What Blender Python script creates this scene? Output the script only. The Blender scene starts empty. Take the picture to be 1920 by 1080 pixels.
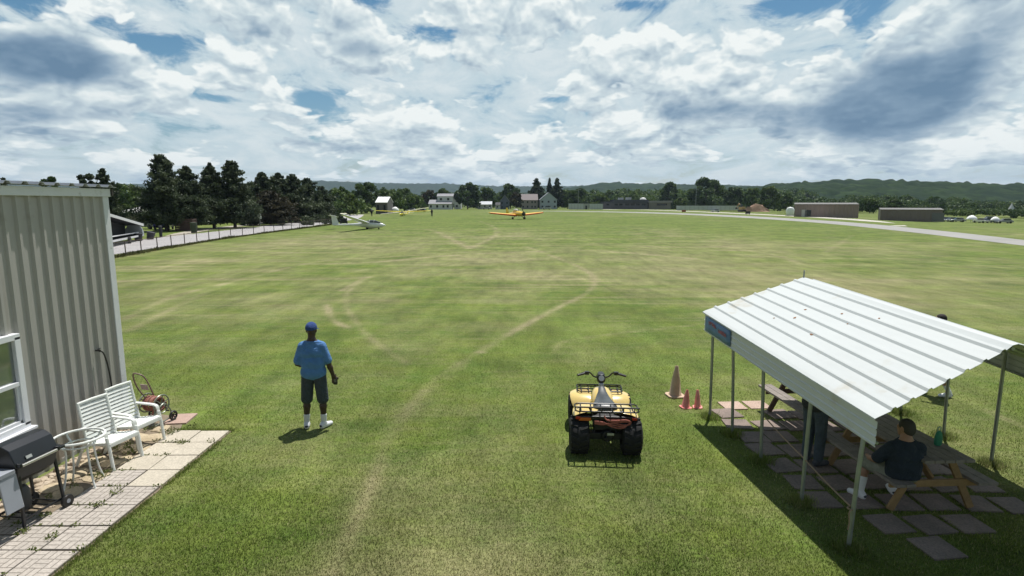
import bpy, math, random
import numpy as np
from mathutils import Vector, Matrix

R = math.radians
scene = bpy.context.scene
col = scene.collection
random.seed(11)
rng = np.random.default_rng(7)

# ------------------------------------------------------------------ camera
CAM_H = 3.7
PITCH = math.atan(160 / 1080)
cam_d = bpy.data.cameras.new('camera')
cam_d.lens = 20.25
cam_d.sensor_width = 36
cam_d.clip_start = 0.05
cam_d.clip_end = 40000
cam = bpy.data.objects.new('camera', cam_d)
cam.location = (0, 0, CAM_H)
cam.rotation_euler = (math.pi / 2 - PITCH, 0, 0)
col.objects.link(cam)
scene.camera = cam

# ------------------------------------------------------------------ exposure
vs = scene.view_settings
vs.view_transform = 'Standard'
vs.look = 'None'
vs.exposure = 0.14
vs.gamma = 1.0
vs.use_curve_mapping = False

# ------------------------------------------------------------------ sun
SUN = Vector((0.15, 0.31, 1.0)).normalized()
sun_d = bpy.data.lights.new('sun', 'SUN')
sun_d.energy = 5.0
sun_d.angle = R(0.5)
sun_d.color = (1.0, 0.965, 0.90)
sun = bpy.data.objects.new('sun', sun_d)
sun.rotation_euler = SUN.to_track_quat('Z', 'Y').to_euler()
sun.location = (20, 40, 120)
col.objects.link(sun)

# ------------------------------------------------------------------ node helper
class NT:
    def __init__(s, tree):
        s.t = tree
    def n(s, kind, props=None, **inp):
        nd = s.t.nodes.new(kind)
        for k, v in (props or {}).items():
            setattr(nd, k, v)
        for k, v in inp.items():
            key = int(k[1:]) if k[0] == 'i' and k[1:].isdigit() else k.replace('_', ' ')
            sk = nd.inputs[key]
            if isinstance(v, bpy.types.NodeSocket):
                s.t.links.new(v, sk)
            else:
                sk.default_value = v
        return nd
    def m(s, op, a, b=0.0, c=0.0, clamp=False):
        nd = s.n('ShaderNodeMath', {'operation': op, 'use_clamp': clamp}, i0=a, i1=b, i2=c)
        return nd.outputs[0]
    def noise(s, vec, scale, detail=4, rough=0.5, dist=0.0, lac=2.0):
        nd = s.n('ShaderNodeTexNoise', None, Vector=vec, Scale=scale, Detail=detail, Roughness=rough, Distortion=dist, Lacunarity=lac)
        return nd.outputs['Fac']
    def ramp(s, fac, stops, interp='LINEAR'):
        nd = s.n('ShaderNodeValToRGB', None, Fac=fac)
        cr = nd.color_ramp
        cr.interpolation = interp
        while len(cr.elements) < len(stops):
            cr.elements.new(0.5)
        for e, (p, c) in zip(cr.elements, stops):
            e.position = p
            e.color = (c, c, c, 1) if isinstance(c, (int, float)) else (*c, 1)
        return nd.outputs[0]
    def mix(s, fac, a, b, blend='MIX'):
        nd = s.n('ShaderNodeMix', {'data_type': 'RGBA', 'blend_type': blend})
        for sk, v in ((nd.inputs[0], fac), (nd.inputs[6], a), (nd.inputs[7], b)):
            if isinstance(v, bpy.types.NodeSocket):
                s.t.links.new(v, sk)
            else:
                sk.default_value = (*v, 1) if isinstance(v, tuple) and len(v) == 3 else v
        return nd.outputs[2]
    def smooth(s, v, lo, hi, a=0.0, b=1.0):
        nd = s.n('ShaderNodeMapRange', {'interpolation_type': 'SMOOTHSTEP'}, i0=v, i1=lo, i2=hi, i3=a, i4=b)
        return nd.outputs[0]
    def comb(s, x, y, z):
        return s.n('ShaderNodeCombineXYZ', None, X=x, Y=y, Z=z).outputs[0]
    def link(s, a, b):
        s.t.links.new(a, b)

# ------------------------------------------------------------------ world: sky with broken cumulus
world = bpy.data.worlds.new('World')
scene.world = world
world.use_nodes = True
wt = NT(world.node_tree)
world.node_tree.nodes.clear()
sky = wt.n('ShaderNodeTexSky', {'sky_type': 'NISHITA', 'sun_disc': False, 'sun_elevation': math.asin(SUN.z),
                                'sun_rotation': math.atan2(SUN.x, SUN.y), 'altitude': 250, 'air_density': 1.0,
                                'dust_density': 0.6, 'ozone_density': 2.0})
sky_hsv = wt.n('ShaderNodeHueSaturation', None, Hue=0.485, Saturation=1.25, Value=0.85, Color=sky.outputs[0])
bg_sky = wt.n('ShaderNodeBackground', None, Color=sky_hsv.outputs[0], Strength=0.085)
gen = wt.n('ShaderNodeTexCoord').outputs['Generated']
sep = wt.n('ShaderNodeSeparateXYZ', None, Vector=gen)
dx, dy, dz = sep.outputs
zc = wt.m('MAXIMUM', dz, 0.0)
# azimuth/elevation of blobs, measured from the heading of the field (+Y)
az = wt.m('ARCTAN2', dx, dy)
def cloud_density(kz, full=True):
    """cloud field sampled kz higher up the sky (puffs get flatter and smaller towards the horizon)"""
    z2 = wt.m('ADD', zc, kz)
    u = wt.m('MULTIPLY', az, 3.9)
    w = wt.m('MULTIPLY', wt.m('LOGARITHM', wt.m('ADD', z2, 0.13), 2.71828), 2.4)
    v = wt.comb(u, w, 0.0)
    def nz(scale, det, rough):
        return wt.n('ShaderNodeTexNoise', {'noise_dimensions': '2D'}, Vector=v, Scale=scale, Detail=det, Roughness=rough)
    warp = nz(3.0, 3.0 if full else 2.0, 0.6).outputs['Color']
    vv = wt.n('ShaderNodeVectorMath', {'operation': 'MULTIPLY_ADD'}, i0=warp, i1=(0.42, 0.42, 0.0), i2=v).outputs[0]
    puff = wt.n('ShaderNodeTexVoronoi', {'feature': 'F1', 'voronoi_dimensions': '2D'}, Vector=vv, Scale=2.1, Detail=2.0 if full else 1.0, Roughness=0.55, Lacunarity=2.3).outputs['Distance']
    base = nz(0.85, 7.0 if full else 4.0, 0.52).outputs['Fac']
    return wt.m('ADD', wt.m('MULTIPLY', base, 0.95), wt.m('MULTIPLY', puff, -0.29))

def blob(a_deg, e_deg, wa, we, flat=0.0):
    """soft oval patch round a heading (degrees right of +Y) and an elevation"""
    x = wt.m('DIVIDE', wt.m('SUBTRACT', az, R(a_deg)), R(wa))
    e = wt.m('DIVIDE', wt.m('SUBTRACT', wt.m('ARCSINE', dz), R(e_deg)), R(we))
    q = wt.m('ADD', wt.m('MULTIPLY', x, x), wt.m('MULTIPLY', e, e))
    return wt.m('POWER', 2.718, wt.m('MULTIPLY', q, -1.0))

def add(*a):
    o = a[0]
    for b in a[1:]:
        o = wt.m('ADD', o, b)
    return o

d0 = cloud_density(0.0)
d1 = cloud_density(0.017)
# where this particular afternoon's sky opens up, and where its heavy banks sit
gaps = add(wt.m('MULTIPLY', blob(-30.5, 12.6, 3.0, 1.1), 0.30), wt.m('MULTIPLY', blob(-33.5, 13.6, 3.0, 0.8), 0.16), wt.m('MULTIPLY', blob(-17.8, 9.2, 2.0, 0.9), 0.30),
           wt.m('MULTIPLY', blob(-39.5, 14.6, 2.0, 1.0), 0.3), wt.m('MULTIPLY', blob(-13.3, 17.6, 2.4, 0.7), 0.28), wt.m('MULTIPLY', blob(-8.5, 15.5, 2.4, .6), 0.2),
           wt.m('MULTIPLY', blob(24.5, 16.5, 4.0, 0.8), 0.30), wt.m('MULTIPLY', blob(11, 17.4, 2.6, 0.6), 0.26), wt.m('MULTIPLY', blob(-12.3, 11.2, 1.6, .4), 0.2), wt.m('MULTIPLY', blob(3.5, 9.7, 2.2, .35), 0.2), wt.m('MULTIPLY', blob(-26, 8.8, 2.0, .4), 0.2))
banks = add(wt.m('MULTIPLY', blob(32, 7.0, 7.0, 2.3), 0.46), wt.m('MULTIPLY', blob(33, 10.2, 5.0, 1.9), 0.44), wt.m('MULTIPLY', blob(-38.0, 10.6, 4.0, 2.0), 0.46),
            wt.m('MULTIPLY', blob(18, 8.2, 6, 1.1), 0.20), wt.m('MULTIPLY', blob(-38.5, 6.8, 4, 1.0), 0.2), wt.m('MULTIPLY', blob(39, 13, 4, 1.8), 0.22), wt.m('MULTIPLY', blob(-16, 13.8, 8, 1.1), 0.14), wt.m('MULTIPLY', blob(-21, 5.0, 9, .7), 0.15))
over = wt.smooth(dz, 0.34, 0.75, 0.0, 0.14)          # fewer clouds straight overhead
dens = wt.m('SUBTRACT', wt.m('ADD', d0, banks), wt.m('ADD', wt.m('MULTIPLY', gaps, 0.8), over))
cover = wt.smooth(dens, 0.19, 0.27)
thick = wt.smooth(dens, 0.26, 0.70)
lit = wt.m('SUBTRACT', d0, d1)
heavy = wt.smooth(wt.m('ADD', banks, wt.m('MULTIPLY', wt.m('SUBTRACT', d0, 0.33), 0.55)), 0.05, 0.32)
heavy = wt.m('MULTIPLY', heavy, wt.smooth(banks, 0.01, 0.10))
lit = wt.m('MULTIPLY', lit, wt.m('SUBTRACT', 1.0, wt.m('MULTIPLY', heavy, 0.6)))
shade = add(0.80, wt.m('MULTIPLY', lit, 2.3), wt.m('MULTIPLY', thick, -0.30), wt.m('MULTIPLY', heavy, -0.46))
shade_c = wt.m('MAXIMUM', wt.m('MINIMUM', shade, 1.0), 0.0)
ccol = wt.ramp(shade_c, [(0.0, (0.115, 0.205, 0.31)), (0.25, (0.21, 0.31, 0.415)), (0.50, (0.37, 0.465, 0.54)),
                         (0.74, (0.55, 0.64, 0.675)), (1.0, (0.82, 0.86, 0.845))])
haze_h = wt.smooth(dz, 0.0, 0.08, 0.5, 0.0)
ccol = wt.mix(haze_h, ccol, (0.52, 0.63, 0.70))
back = wt.m('MULTIPLY', wt.smooth(dy, -0.5, 0.3, 0.55, 1.0), wt.smooth(dz, 0.33, 0.62, 1.0, 0.5))
ccol = wt.mix(1.0, ccol, wt.comb(back, back, back), 'MULTIPLY')
bg_cloud = wt.n('ShaderNodeBackground', None, Color=ccol, Strength=1.0)
cover = wt.m('MAXIMUM', cover, wt.smooth(dz, 0.0, 0.05, 0.85, 0.0))
# a thin, high, broken sheet above the cumulus
vv = wt.comb(wt.m('DIVIDE', wt.m('MULTIPLY', az, 3.0), wt.m('ADD', zc, 0.5)), wt.m('MULTIPLY', wt.m('LOGARITHM', wt.m('ADD', zc, 0.08), 2.71828), 2.6), 0.0)
vn = wt.n('ShaderNodeTexNoise', {'noise_dimensions': '2D'}, Vector=vv, Scale=1.7, Detail=8.0, Roughness=0.66, Distortion=0.3).outputs['Fac']
veil = wt.smooth(wt.m('SUBTRACT', wt.m('SUBTRACT', vn, wt.m('MULTIPLY', gaps, 1.05)), wt.m('MULTIPLY', over, 1.6)), 0.27, 0.47, 0.0, 0.93)
vcol = wt.mix(wt.smooth(vn, 0.42, 0.68), (0.51, 0.62, 0.665), (0.66, 0.73, 0.745))
vcol = wt.mix(1.0, vcol, wt.comb(back, back, back), 'MULTIPLY')
bg_veil = wt.n('ShaderNodeBackground', None, Color=vcol, Strength=1.0)
mixv = wt.n('ShaderNodeMixShader', None, Fac=veil, i1=bg_sky.outputs[0], i2=bg_veil.outputs[0])
mixw = wt.n('ShaderNodeMixShader', None, Fac=cover, i1=mixv.outputs[0], i2=bg_cloud.outputs[0])
wout = wt.n('ShaderNodeOutputWorld', None, Surface=mixw.outputs[0])
world.cycles.sampling_method = 'MANUAL'
world.cycles.sample_map_resolution = 256

# ------------------------------------------------------------------ materials
def mat(name, color, rough=0.6, metal=0.0, var=0.0, scale=8.0, bump=0.0, bscale=40.0, spec=0.5, coat=0.0, dirt=None, dirt_amt=0.0, dirt_scale=2.0, bdist=0.01):
    m = bpy.data.materials.new(name)
    m.use_nodes = True
    t = NT(m.node_tree)
    b = m.node_tree.nodes['Principled BSDF']
    b.inputs['Roughness'].default_value = rough
    b.inputs['Metallic'].default_value = metal
    b.inputs['Specular IOR Level'].default_value = spec
    b.inputs['Coat Weight'].default_value = coat
    c = (*color, 1)
    b.inputs['Base Color'].default_value = c
    if var or bump or dirt:
        v = t.n('ShaderNodeTexCoord').outputs['Object']
        base = None
        if var:
            f = t.noise(v, scale, 4, 0.6)
            base = t.mix(t.ramp(f, [(0.3, 0.0), (0.7, 1.0)]), tuple(x * (1 - var) for x in color), tuple(min(1, x * (1 + var)) for x in color))
        if dirt:
            f = t.noise(v, dirt_scale, 6, 0.65)
            base = t.mix(t.smooth(f, 0.62 - dirt_amt, 0.72 - dirt_amt * 0.4), base if base is not None else color, dirt)
        if base is not None:
            t.link(base, b.inputs['Base Color'])
        if bump:
            bn = t.n('ShaderNodeBump', None, Strength=bump, Distance=bdist, Height=t.noise(v, bscale, 4, 0.6))
            t.link(bn.outputs[0], b.inputs['Normal'])
    m.diffuse_color = c
    return m

def leaf_mat(name, dark, light, rough=0.6, hue=None):
    """foliage: per-leaf tint from the mesh plus a bit of light through the leaf"""
    m = bpy.data.materials.new(name)
    m.use_nodes = True
    t = NT(m.node_tree)
    b = m.node_tree.nodes['Principled BSDF']
    a = t.n('ShaderNodeAttribute', {'attribute_name': 'tint'}).outputs['Fac']
    c = t.mix(a, dark, light)
    t.link(c, b.inputs['Base Color'])
    b.inputs['Roughness'].default_value = rough
    b.inputs['Specular IOR Level'].default_value = 0.25
    tr = t.n('ShaderNodeBsdfTranslucent', None, Color=c)
    mx = t.n('ShaderNodeMixShader', None, Fac=0.28, i1=b.outputs[0], i2=tr.outputs[0])
    t.link(mx.outputs[0], m.node_tree.nodes['Material Output'].inputs['Surface'])
    return m

# ------------------------------------------------------------------ mesh building
def raw_mesh(name, verts, faces_flat, nper, m, smooth=False, attrs=None):
    """fast mesh from numpy arrays (all faces with nper corners)"""
    me = bpy.data.meshes.new(name)
    nv, nf = len(verts), len(faces_flat) // nper
    me.vertices.add(nv)
    me.vertices.foreach_set('co', np.ascontiguousarray(verts, dtype=np.float32).ravel())
    me.loops.add(nf * nper)
    me.loops.foreach_set('vertex_index', np.ascontiguousarray(faces_flat, dtype=np.int32))
    me.polygons.add(nf)
    me.polygons.foreach_set('loop_start', np.arange(nf, dtype=np.int32) * nper)
    me.update(calc_edges=True)
    me.validate()
    me.polygons.foreach_set('use_smooth', np.full(len(me.polygons), smooth))
    for k, arr in (attrs or {}).items():
        at = me.attributes.new(k, 'FLOAT', 'POINT')
        at.data.foreach_set('value', np.ascontiguousarray(arr, dtype=np.float32))
    if m:
        me.materials.append(m)
    return me

class MB:
    """collects shapes into one mesh"""
    def __init__(s):
        s.v, s.f = [], []
    def add(s, vs, fs):
        o = len(s.v)
        s.v += [tuple(p) for p in vs]
        s.f += [tuple(i + o for i in f) for f in fs]
        return s
    def box(s, c, d, rot=None, taper=1.0):
        x, y, z = (k / 2 for k in d)
        P = [Vector((sx * x * (taper if sz > 0 else 1), sy * y * (taper if sz > 0 else 1), sz * z)) for sz in (-1, 1) for sy in (-1, 1) for sx in (-1, 1)]
        if rot is not None:
            P = [rot @ p for p in P]
        c = Vector(c)
        return s.add([p + c for p in P], [(0, 2, 3, 1), (4, 5, 7, 6), (0, 1, 5, 4), (2, 6, 7, 3), (0, 4, 6, 2), (1, 3, 7, 5)])
    def bar(s, p, q, w, h, up=(0, 0, 1)):
        """rectangular bar from p to q, w across, h along up"""
        p, q = Vector(p), Vector(q)
        d = (q - p).normalized()
        u = Vector(up)
        sd = d.cross(u)
        if sd.length < 1e-4:
            sd = d.cross(Vector((1, 0, 0)))
        sd.normalize()
        u = sd.cross(d).normalized()
        P = []
        for e in (p, q):
            P += [e + sd * (a * w / 2) + u * (b * h / 2) for a, b in ((-1, -1), (1, -1), (1, 1), (-1, 1))]
        return s.add(P, [(3, 2, 1, 0), (4, 5, 6, 7), (0, 1, 5, 4), (1, 2, 6, 5), (2, 3, 7, 6), (3, 0, 4, 7)])
    def tube(s, pts, r, n=8, closed=False, caps=True):
        pts = [Vector(p) for p in pts]
        m = len(pts)
        rs = r if isinstance(r, (list, tuple)) else [r] * m
        ring = []
        prev = None
        for i, p in enumerate(pts):
            if closed:
                t = (pts[(i + 1) % m] - pts[i - 1]).normalized()
            else:
                t = (pts[min(i + 1, m - 1)] - pts[max(i - 1, 0)]).normalized()
            if prev is None:
                a = t.cross(Vector((0, 0, 1)))
                if a.length < 0.1:
                    a = t.cross(Vector((1, 0, 0)))
            else:
                a = prev - t * prev.dot(t)
            a.normalize()
            prev = a
            b = t.cross(a)
            ring.append([p + (a * math.cos(2 * math.pi * k / n) + b * math.sin(2 * math.pi * k / n)) * rs[i] for k in range(n)])
        return s.loft(ring, closed, caps)
    def loft(s, rings, closed=False, caps=True):
        n = len(rings[0])
        vs = [p for r in rings for p in r]
        fs = []
        m = len(rings)
        for i in range(m if closed else m - 1):
            j = (i + 1) % m
            for k in range(n):
                l = (k + 1) % n
                fs.append((i * n + k, i * n + l, j * n + l, j * n + k))
        if caps and not closed:
            fs.append(tuple(range(n))[::-1])
            fs.append(tuple((m - 1) * n + k for k in range(n)))
        return s.add(vs, fs)
    def lathe(s, prof, c=(0, 0, 0), axis=(0, 0, 1), n=24, caps=True):
        """prof: (radius, height along axis)"""
        ax = Vector(axis).normalized()
        a = ax.orthogonal().normalized()
        b = ax.cross(a)
        c = Vector(c)
        rings = [[c + ax * h + (a * math.cos(2 * math.pi * k / n) + b * math.sin(2 * math.pi * k / n)) * max(r, 1e-4) for k in range(n)] for r, h in prof]
        return s.loft(rings, False, caps)
    def sheet(s, rows):
        """open grid of points"""
        n = len(rows[0])
        fs = [(i * n + k, i * n + k + 1, (i + 1) * n + k + 1, (i + 1) * n + k) for i in range(len(rows) - 1) for k in range(n - 1)]
        return s.add([p for r in rows for p in r], fs)
    def prism(s, poly, z0, z1):
        n = len(poly)
        return s.add([(x, y, z0) for x, y in poly] + [(x, y, z1) for x, y in poly],
                     [tuple(range(n))[::-1], tuple(range(n, 2 * n))] + [(k, (k + 1) % n, n + (k + 1) % n, n + k) for k in range(n)])
    def xform(s, M):
        s.v = [tuple(M @ Vector(p)) for p in s.v]
        return s
    def mesh(s, name, m, smooth=35, thick=0.0):
        me = bpy.data.meshes.new(name)
        me.from_pydata(s.v, [], s.f)
        me.update()
        if m:
            me.materials.append(m)
        if smooth:
            me.polygons.foreach_set('use_smooth', [True] * len(me.polygons))
            me.set_sharp_from_angle(angle=R(smooth))
        return me
    def build(s, name, m, parent=None, smooth=35, bevel=0.0, thick=0.0, seg=2):
        o = bpy.data.objects.new(name, s.mesh(name, m, smooth))
        col.objects.link(o)
        if parent is not None:
            o.parent = parent
        if thick:
            md = o.modifiers.new('thickness', 'SOLIDIFY')
            md.thickness = thick
            md.offset = 0
        if bevel:
            md = o.modifiers.new('edges', 'BEVEL')
            md.width = bevel
            md.segments = seg
            md.limit_method = 'ANGLE'
            md.angle_limit = R(40)
        return o

def put(name, me, parent=None, loc=(0, 0, 0), rz=0.0, sc=1.0):
    o = bpy.data.objects.new(name, me)
    col.objects.link(o)
    o.location = loc
    o.rotation_euler = (0, 0, rz)
    o.scale = (sc, sc, sc) if isinstance(sc, (int, float)) else sc
    if parent is not None:
        o.parent = parent
    return o

def tag(o, label=None, cat=None, group=None, kind=None):
    if label: o['label'] = label
    if cat: o['category'] = cat
    if group: o['group'] = group
    if kind: o['kind'] = kind
    return o

def thing(name, label, cat, loc=(0, 0, 0), rz=0.0, group=None):
    o = bpy.data.objects.new(name, None)
    o.empty_display_size = 0.2
    col.objects.link(o)
    o.location = loc
    o.rotation_euler = (0, 0, rz)
    return tag(o, label, cat, group)

def copy_tree(o, parent=None):
    c = o.copy()
    col.objects.link(c)
    if parent is not None:
        c.parent = parent
    for ch in list(o.children):
        copy_tree(ch, c)
    return c

def arc(c, r, a0, a1, n, ax=(1, 0, 0), ay=(0, 1, 0)):
    c, ax, ay = Vector(c), Vector(ax), Vector(ay)
    return [c + ax * (r * math.cos(R(a0 + (a1 - a0) * k / n))) + ay * (r * math.sin(R(a0 + (a1 - a0) * k / n))) for k in range(n + 1)]

def smooth_path(pts, n=6):
    """Catmull-Rom through the points"""
    pts = [Vector(p) for p in pts]
    out = []
    for i in range(len(pts) - 1):
        p0, p1, p2, p3 = pts[max(i - 1, 0)], pts[i], pts[i + 1], pts[min(i + 2, len(pts) - 1)]
        for k in range(n):
            t = k / n
            out.append(0.5 * ((2 * p1) + (p2 - p0) * t + (2 * p0 - 5 * p1 + 4 * p2 - p3) * t * t + (3 * p1 - p0 - 3 * p2 + p3) * t ** 3))
    out.append(pts[-1])
    return out

# smooth value noise on numpy arrays
def vnoise(x, y, seed=0):
    xi, yi = np.floor(x).astype(np.int64), np.floor(y).astype(np.int64)
    fx, fy = x - xi, y - yi
    fx, fy = fx * fx * (3 - 2 * fx), fy * fy * (3 - 2 * fy)
    def h(a, b):
        n = (a * 374761393 + b * 668265263 + seed * 974634777) & 0xFFFFFFFF
        n = ((n ^ (n >> 13)) * 1274126177) & 0xFFFFFFFF
        return ((n ^ (n >> 16)) & 0xFFFF) / 65535.0
    return (h(xi, yi) * (1 - fx) + h(xi + 1, yi) * fx) * (1 - fy) + (h(xi, yi + 1) * (1 - fx) + h(xi + 1, yi + 1) * fx) * fy

def fbm(x, y, seed=0, oct=4):
    s, a = 0, 0.5
    for k in range(oct):
        s = s + a * vnoise(x * 2 ** k, y * 2 ** k, seed + k * 7)
        a *= 0.5
    return s / (1 - 0.5 ** oct)

def seg_dist(x, y, path):
    d = np.full(np.shape(x), 1e9)
    for (ax, ay), (bx, by) in zip(path[:-1], path[1:]):
        vx, vy = bx - ax, by - ay
        t = np.clip(((x - ax) * vx + (y - ay) * vy) / (vx * vx + vy * vy + 1e-9), 0, 1)
        d = np.minimum(d, np.hypot(x - ax - t * vx, y - ay - t * vy))
    return d

# ------------------------------------------------------------------ ground: one mown field out to the horizon
def ground_at(px, py):
    """where a ray through a spot of the 1920-wide survey picture meets the field"""
    u, v = (px - 960) / 1080, (540 - py) / 1080
    c, s = math.cos(PITCH), math.sin(PITCH)
    t = CAM_H / (s - v * c)
    return (u * t, (c + v * s) * t)

def spath(pts, n=5):
    return [(p.x, p.y) for p in smooth_path([(*ground_at(*q), 0) for q in pts], n)]

TRACKS = [  # (path, half width, strength): worn wheel tracks and combed clippings
    (spath([(985, 462), (1030, 478), (1085, 500), (1113, 520), (1105, 545), (1040, 580), (965, 620), (900, 660)], 8), 0.15, 0.85),
    (spath([(900, 660), (830, 700), (770, 760), (720, 850), (680, 950), (625, 1075)]), 0.11, 0.33),
    (spath([(900, 660), (820, 720), (745, 800), (700, 890), (650, 1000), (600, 1090)]), 0.20, 0.24),
    (spath([(690, 520), (655, 545), (650, 575), (690, 630), (760, 680)]), 0.12, 0.55),
    (spath([(612, 572), (625, 600), (655, 615)]), 0.12, 1.1),
    (spath([(240, 620), (320, 580), (420, 532)]), 0.16, 0.5),
    (spath([(230, 600), (330, 555), (470, 520), (600, 490), (760, 480), (920, 470)]), 0.2, 0.5),
    (spath([(690, 520), (600, 524), (450, 524), (330, 524), (212, 528)]), 0.28, 1.0),
    (spath([(640, 545), (680, 522)]), 0.12, 0.9),
    (spath([(880, 466), (930, 440), (925, 425), (900, 415)]), 0.3, 0.8),
    (spath([(880, 466), (850, 450), (810, 432), (780, 430)]), 0.4, 0.8),
    (spath([(540, 495), (700, 492), (860, 478), (1100, 470), (1300, 485)]), 0.35, 0.7),
    (spath([(1190, 440), (1215, 435), (1260, 432)]), 0.3, 0.5),
    (spath([(1040, 660), (1060, 640), (1160, 625), (1300, 610)]), 0.1, 0.4),
    (spath([(1850, 770), (1920, 800)]), 0.07, 0.8),
    (spath([(1400, 470), (1460, 480), (1500, 495)]), 0.3, 0.5),
    (spath([(1545, 475), (1585, 450), (1600, 440)]), 0.25, 0.4),
]

def terrain(x, y):
    a = np.clip((np.asarray(x, float) - 62) / 88, 0, 1); c = np.clip((np.asarray(y, float) - 70) / 80, 0, 1)
    return -2.6 * a * a * (3 - 2 * a) * c * c * (3 - 2 * c)

def wear(x, y):
    """0 green .. 1 dry straw"""
    d = 0.30 * fbm(x * 0.10, y * 0.06, 3, 4) + 0.25 * fbm(x * 0.6, y * 0.6, 9, 3)
    d = (d - 0.235) * 2.3
    # mown in long passes across the view: clippings lie in rows
    far = np.clip((y - 11) / 14, 0, 1) * np.clip((260 - y) / 200, 0, 1)
    bend = y + 0.02 * x + 0.0016 * (x + 4) ** 2 * np.clip((y - 8) / 30, 0, 1) * 0.35
    rows = vnoise(bend * 0.7, x * 0.05, 21) * 0.4 + vnoise(bend * 1.9, x * 0.11, 33) * 0.35 + vnoise(bend * 4.3, x * 0.25, 37) * 0.25
    d = d + far * (rows - 0.48) * 0.95 * (0.25 + 1.3 * fbm(x * 0.09, y * 0.09, 41, 3) ** 1.5)
    blot = fbm(x * 0.35, y * 0.22, 61, 4)
    d = d + 0.55 * (blot - 0.5) * (0.6 + 0.4 * far)
    d = d + 0.20 * np.exp(-((y - 34) / 16) ** 2) + 0.22 * np.exp(-((y - 62) / 30) ** 2) * np.exp(-((x + 2) / 26) ** 2)
    d = d + 0.30 * np.exp(-((x - 13) / 7) ** 2 - ((y - 24) / 9) ** 2) - 0.2 * np.exp(-((x - 1) / 8) ** 2 - ((y - 21) / 5) ** 2)
    d = d - 0.14 * np.exp(-((y - 13.5) / 5) ** 2) - 0.25 * np.exp(-((y - 110) / 30) ** 2)
    d = d + 0.34 * np.exp(-((x + 0.9 + (y - 8) * 0.1) / 1.3) ** 2 - ((y - 6.2) / 2.6) ** 2)
    for path, w, s in TRACKS:
        q = np.exp(-(seg_dist(x, y, path) / w) ** 2)
        d = d + 0.90 * s * q * (0.06 + 1.35 * fbm(x * 1.7, y * 1.1, 55, 3))
    return np.clip(d, 0, 1)

ys = [1.5]
while ys[-1] < 9000:
    ys.append(ys[-1] * 1.0105 + 0.01)
ys = np.array([-60, -20, -5] + ys)
us = np.concatenate([[-40, -12, -5, -2.6, -1.8], np.arange(-1.25, 1.2501, 0.0062), [1.8, 2.6, 5, 12, 40]])
gx = np.outer(np.maximum(np.abs(ys), 4.0), us)
gy = np.repeat(ys[:, None], len(us), 1)
gw = wear(gx.ravel(), gy.ravel())
nr, nc = gx.shape
ii = (np.arange(nr - 1)[:, None] * nc + np.arange(nc - 1)[None, :]).ravel()
gf = np.stack([ii, ii + 1, ii + nc + 1, ii + nc], 1).ravel()

def grass_colour(t, pos, dry):
    """shared by the field and the blades that stand on it"""
    big = t.noise(pos, 0.09, 3, 0.55)
    mid = t.noise(pos, 0.9, 4, 0.6)
    green = t.mix(t.ramp(big, [(0.35, 0.0), (0.65, 1.0)]), (0.064, 0.112, 0.018), (0.112, 0.154, 0.033))
    green = t.mix(t.ramp(mid, [(0.35, 0.0), (0.7, 1.0)]), green, (0.130, 0.164, 0.032))
    return t.mix(dry, green, (0.245, 0.222, 0.118))

m_field = bpy.data.materials.new('mown_grass')
m_field.use_nodes = True
t = NT(m_field.node_tree)
b = m_field.node_tree.nodes['Principled BSDF']
pos = t.n('ShaderNodeNewGeometry').outputs['Position']
dry = t.n('ShaderNodeAttribute', {'attribute_name': 'dry'}).outputs['Fac']
fine = t.noise(pos, 22, 3, 0.7)
blot = t.noise(pos, 5, 4, 0.7)
lay = t.n('ShaderNodeMapping', None, Vector=pos, Scale=(0.35, 3.2, 1.0)).outputs[0]
streak = t.noise(lay, 1.6, 5, 0.65)
dry2 = t.m('ADD', dry, t.m('MULTIPLY', t.m('SUBTRACT', blot, 0.5), 0.75), clamp=True)
dry2 = t.m('ADD', dry2, t.m('MULTIPLY', t.m('SUBTRACT', streak, 0.5), 0.75), clamp=True)
mow = t.noise(t.n('ShaderNodeMapping', None, Vector=pos, Scale=(0.07, 0.55, 1.0), Rotation=(0, 0, 0.03)).outputs[0], 1.7, 6, 0.7)
dry2 = t.m('ADD', dry2, t.m('MULTIPLY', t.m('SUBTRACT', mow, 0.5), 0.55), clamp=True)
py_ = t.n('ShaderNodeSeparateXYZ', None, Vector=pos).outputs[1]
farm = t.m('MULTIPLY', t.smooth(py_, 12, 24), t.smooth(py_, 150, 90))
thin = t.noise(t.n('ShaderNodeMapping', None, Vector=pos, Scale=(0.06, 1.5, 1.0), Rotation=(0, 0, -0.02)).outputs[0], 1.5, 5, 0.6)
gate = t.smooth(t.noise(pos, 0.06, 3, 0.6), 0.42, 0.6)
dry2 = t.m('ADD', dry2, t.m('MULTIPLY', t.m('MULTIPLY', t.smooth(thin, 0.53, 0.63), 0.60), t.m('MULTIPLY', farm, gate)), clamp=True)
patch = t.noise(pos, 0.33, 5, 0.62)
c = grass_colour(t, pos, dry2)
c = t.mix(1.0, c, t.ramp(patch, [(0.3, 0.82), (0.7, 1.26)]), 'MULTIPLY')
spk = t.noise(t.n('ShaderNodeMapping', None, Vector=pos, Scale=(1.5, 0.45, 1.0)).outputs[0], 1.0, 4, 0.7)
c = t.mix(1.0, c, t.ramp(spk, [(0.28, 0.72), (0.72, 1.28)]), 'MULTIPLY')
c = t.mix(1.0, c, t.ramp(fine, [(0.25, 0.55), (0.75, 1.45)]), 'MULTIPLY')
t.link(c, b.inputs['Base Color'])
b.inputs['Roughness'].default_value = 0.9
b.inputs['Specular IOR Level'].default_value = 0.15
bh = t.m('ADD', t.m('MULTIPLY', fine, 0.6), t.m('MULTIPLY', t.noise(pos, 70, 2, 0.6), 0.5))
bn = t.n('ShaderNodeBump', None, Strength=0.9, Distance=0.03, Height=bh)
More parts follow.
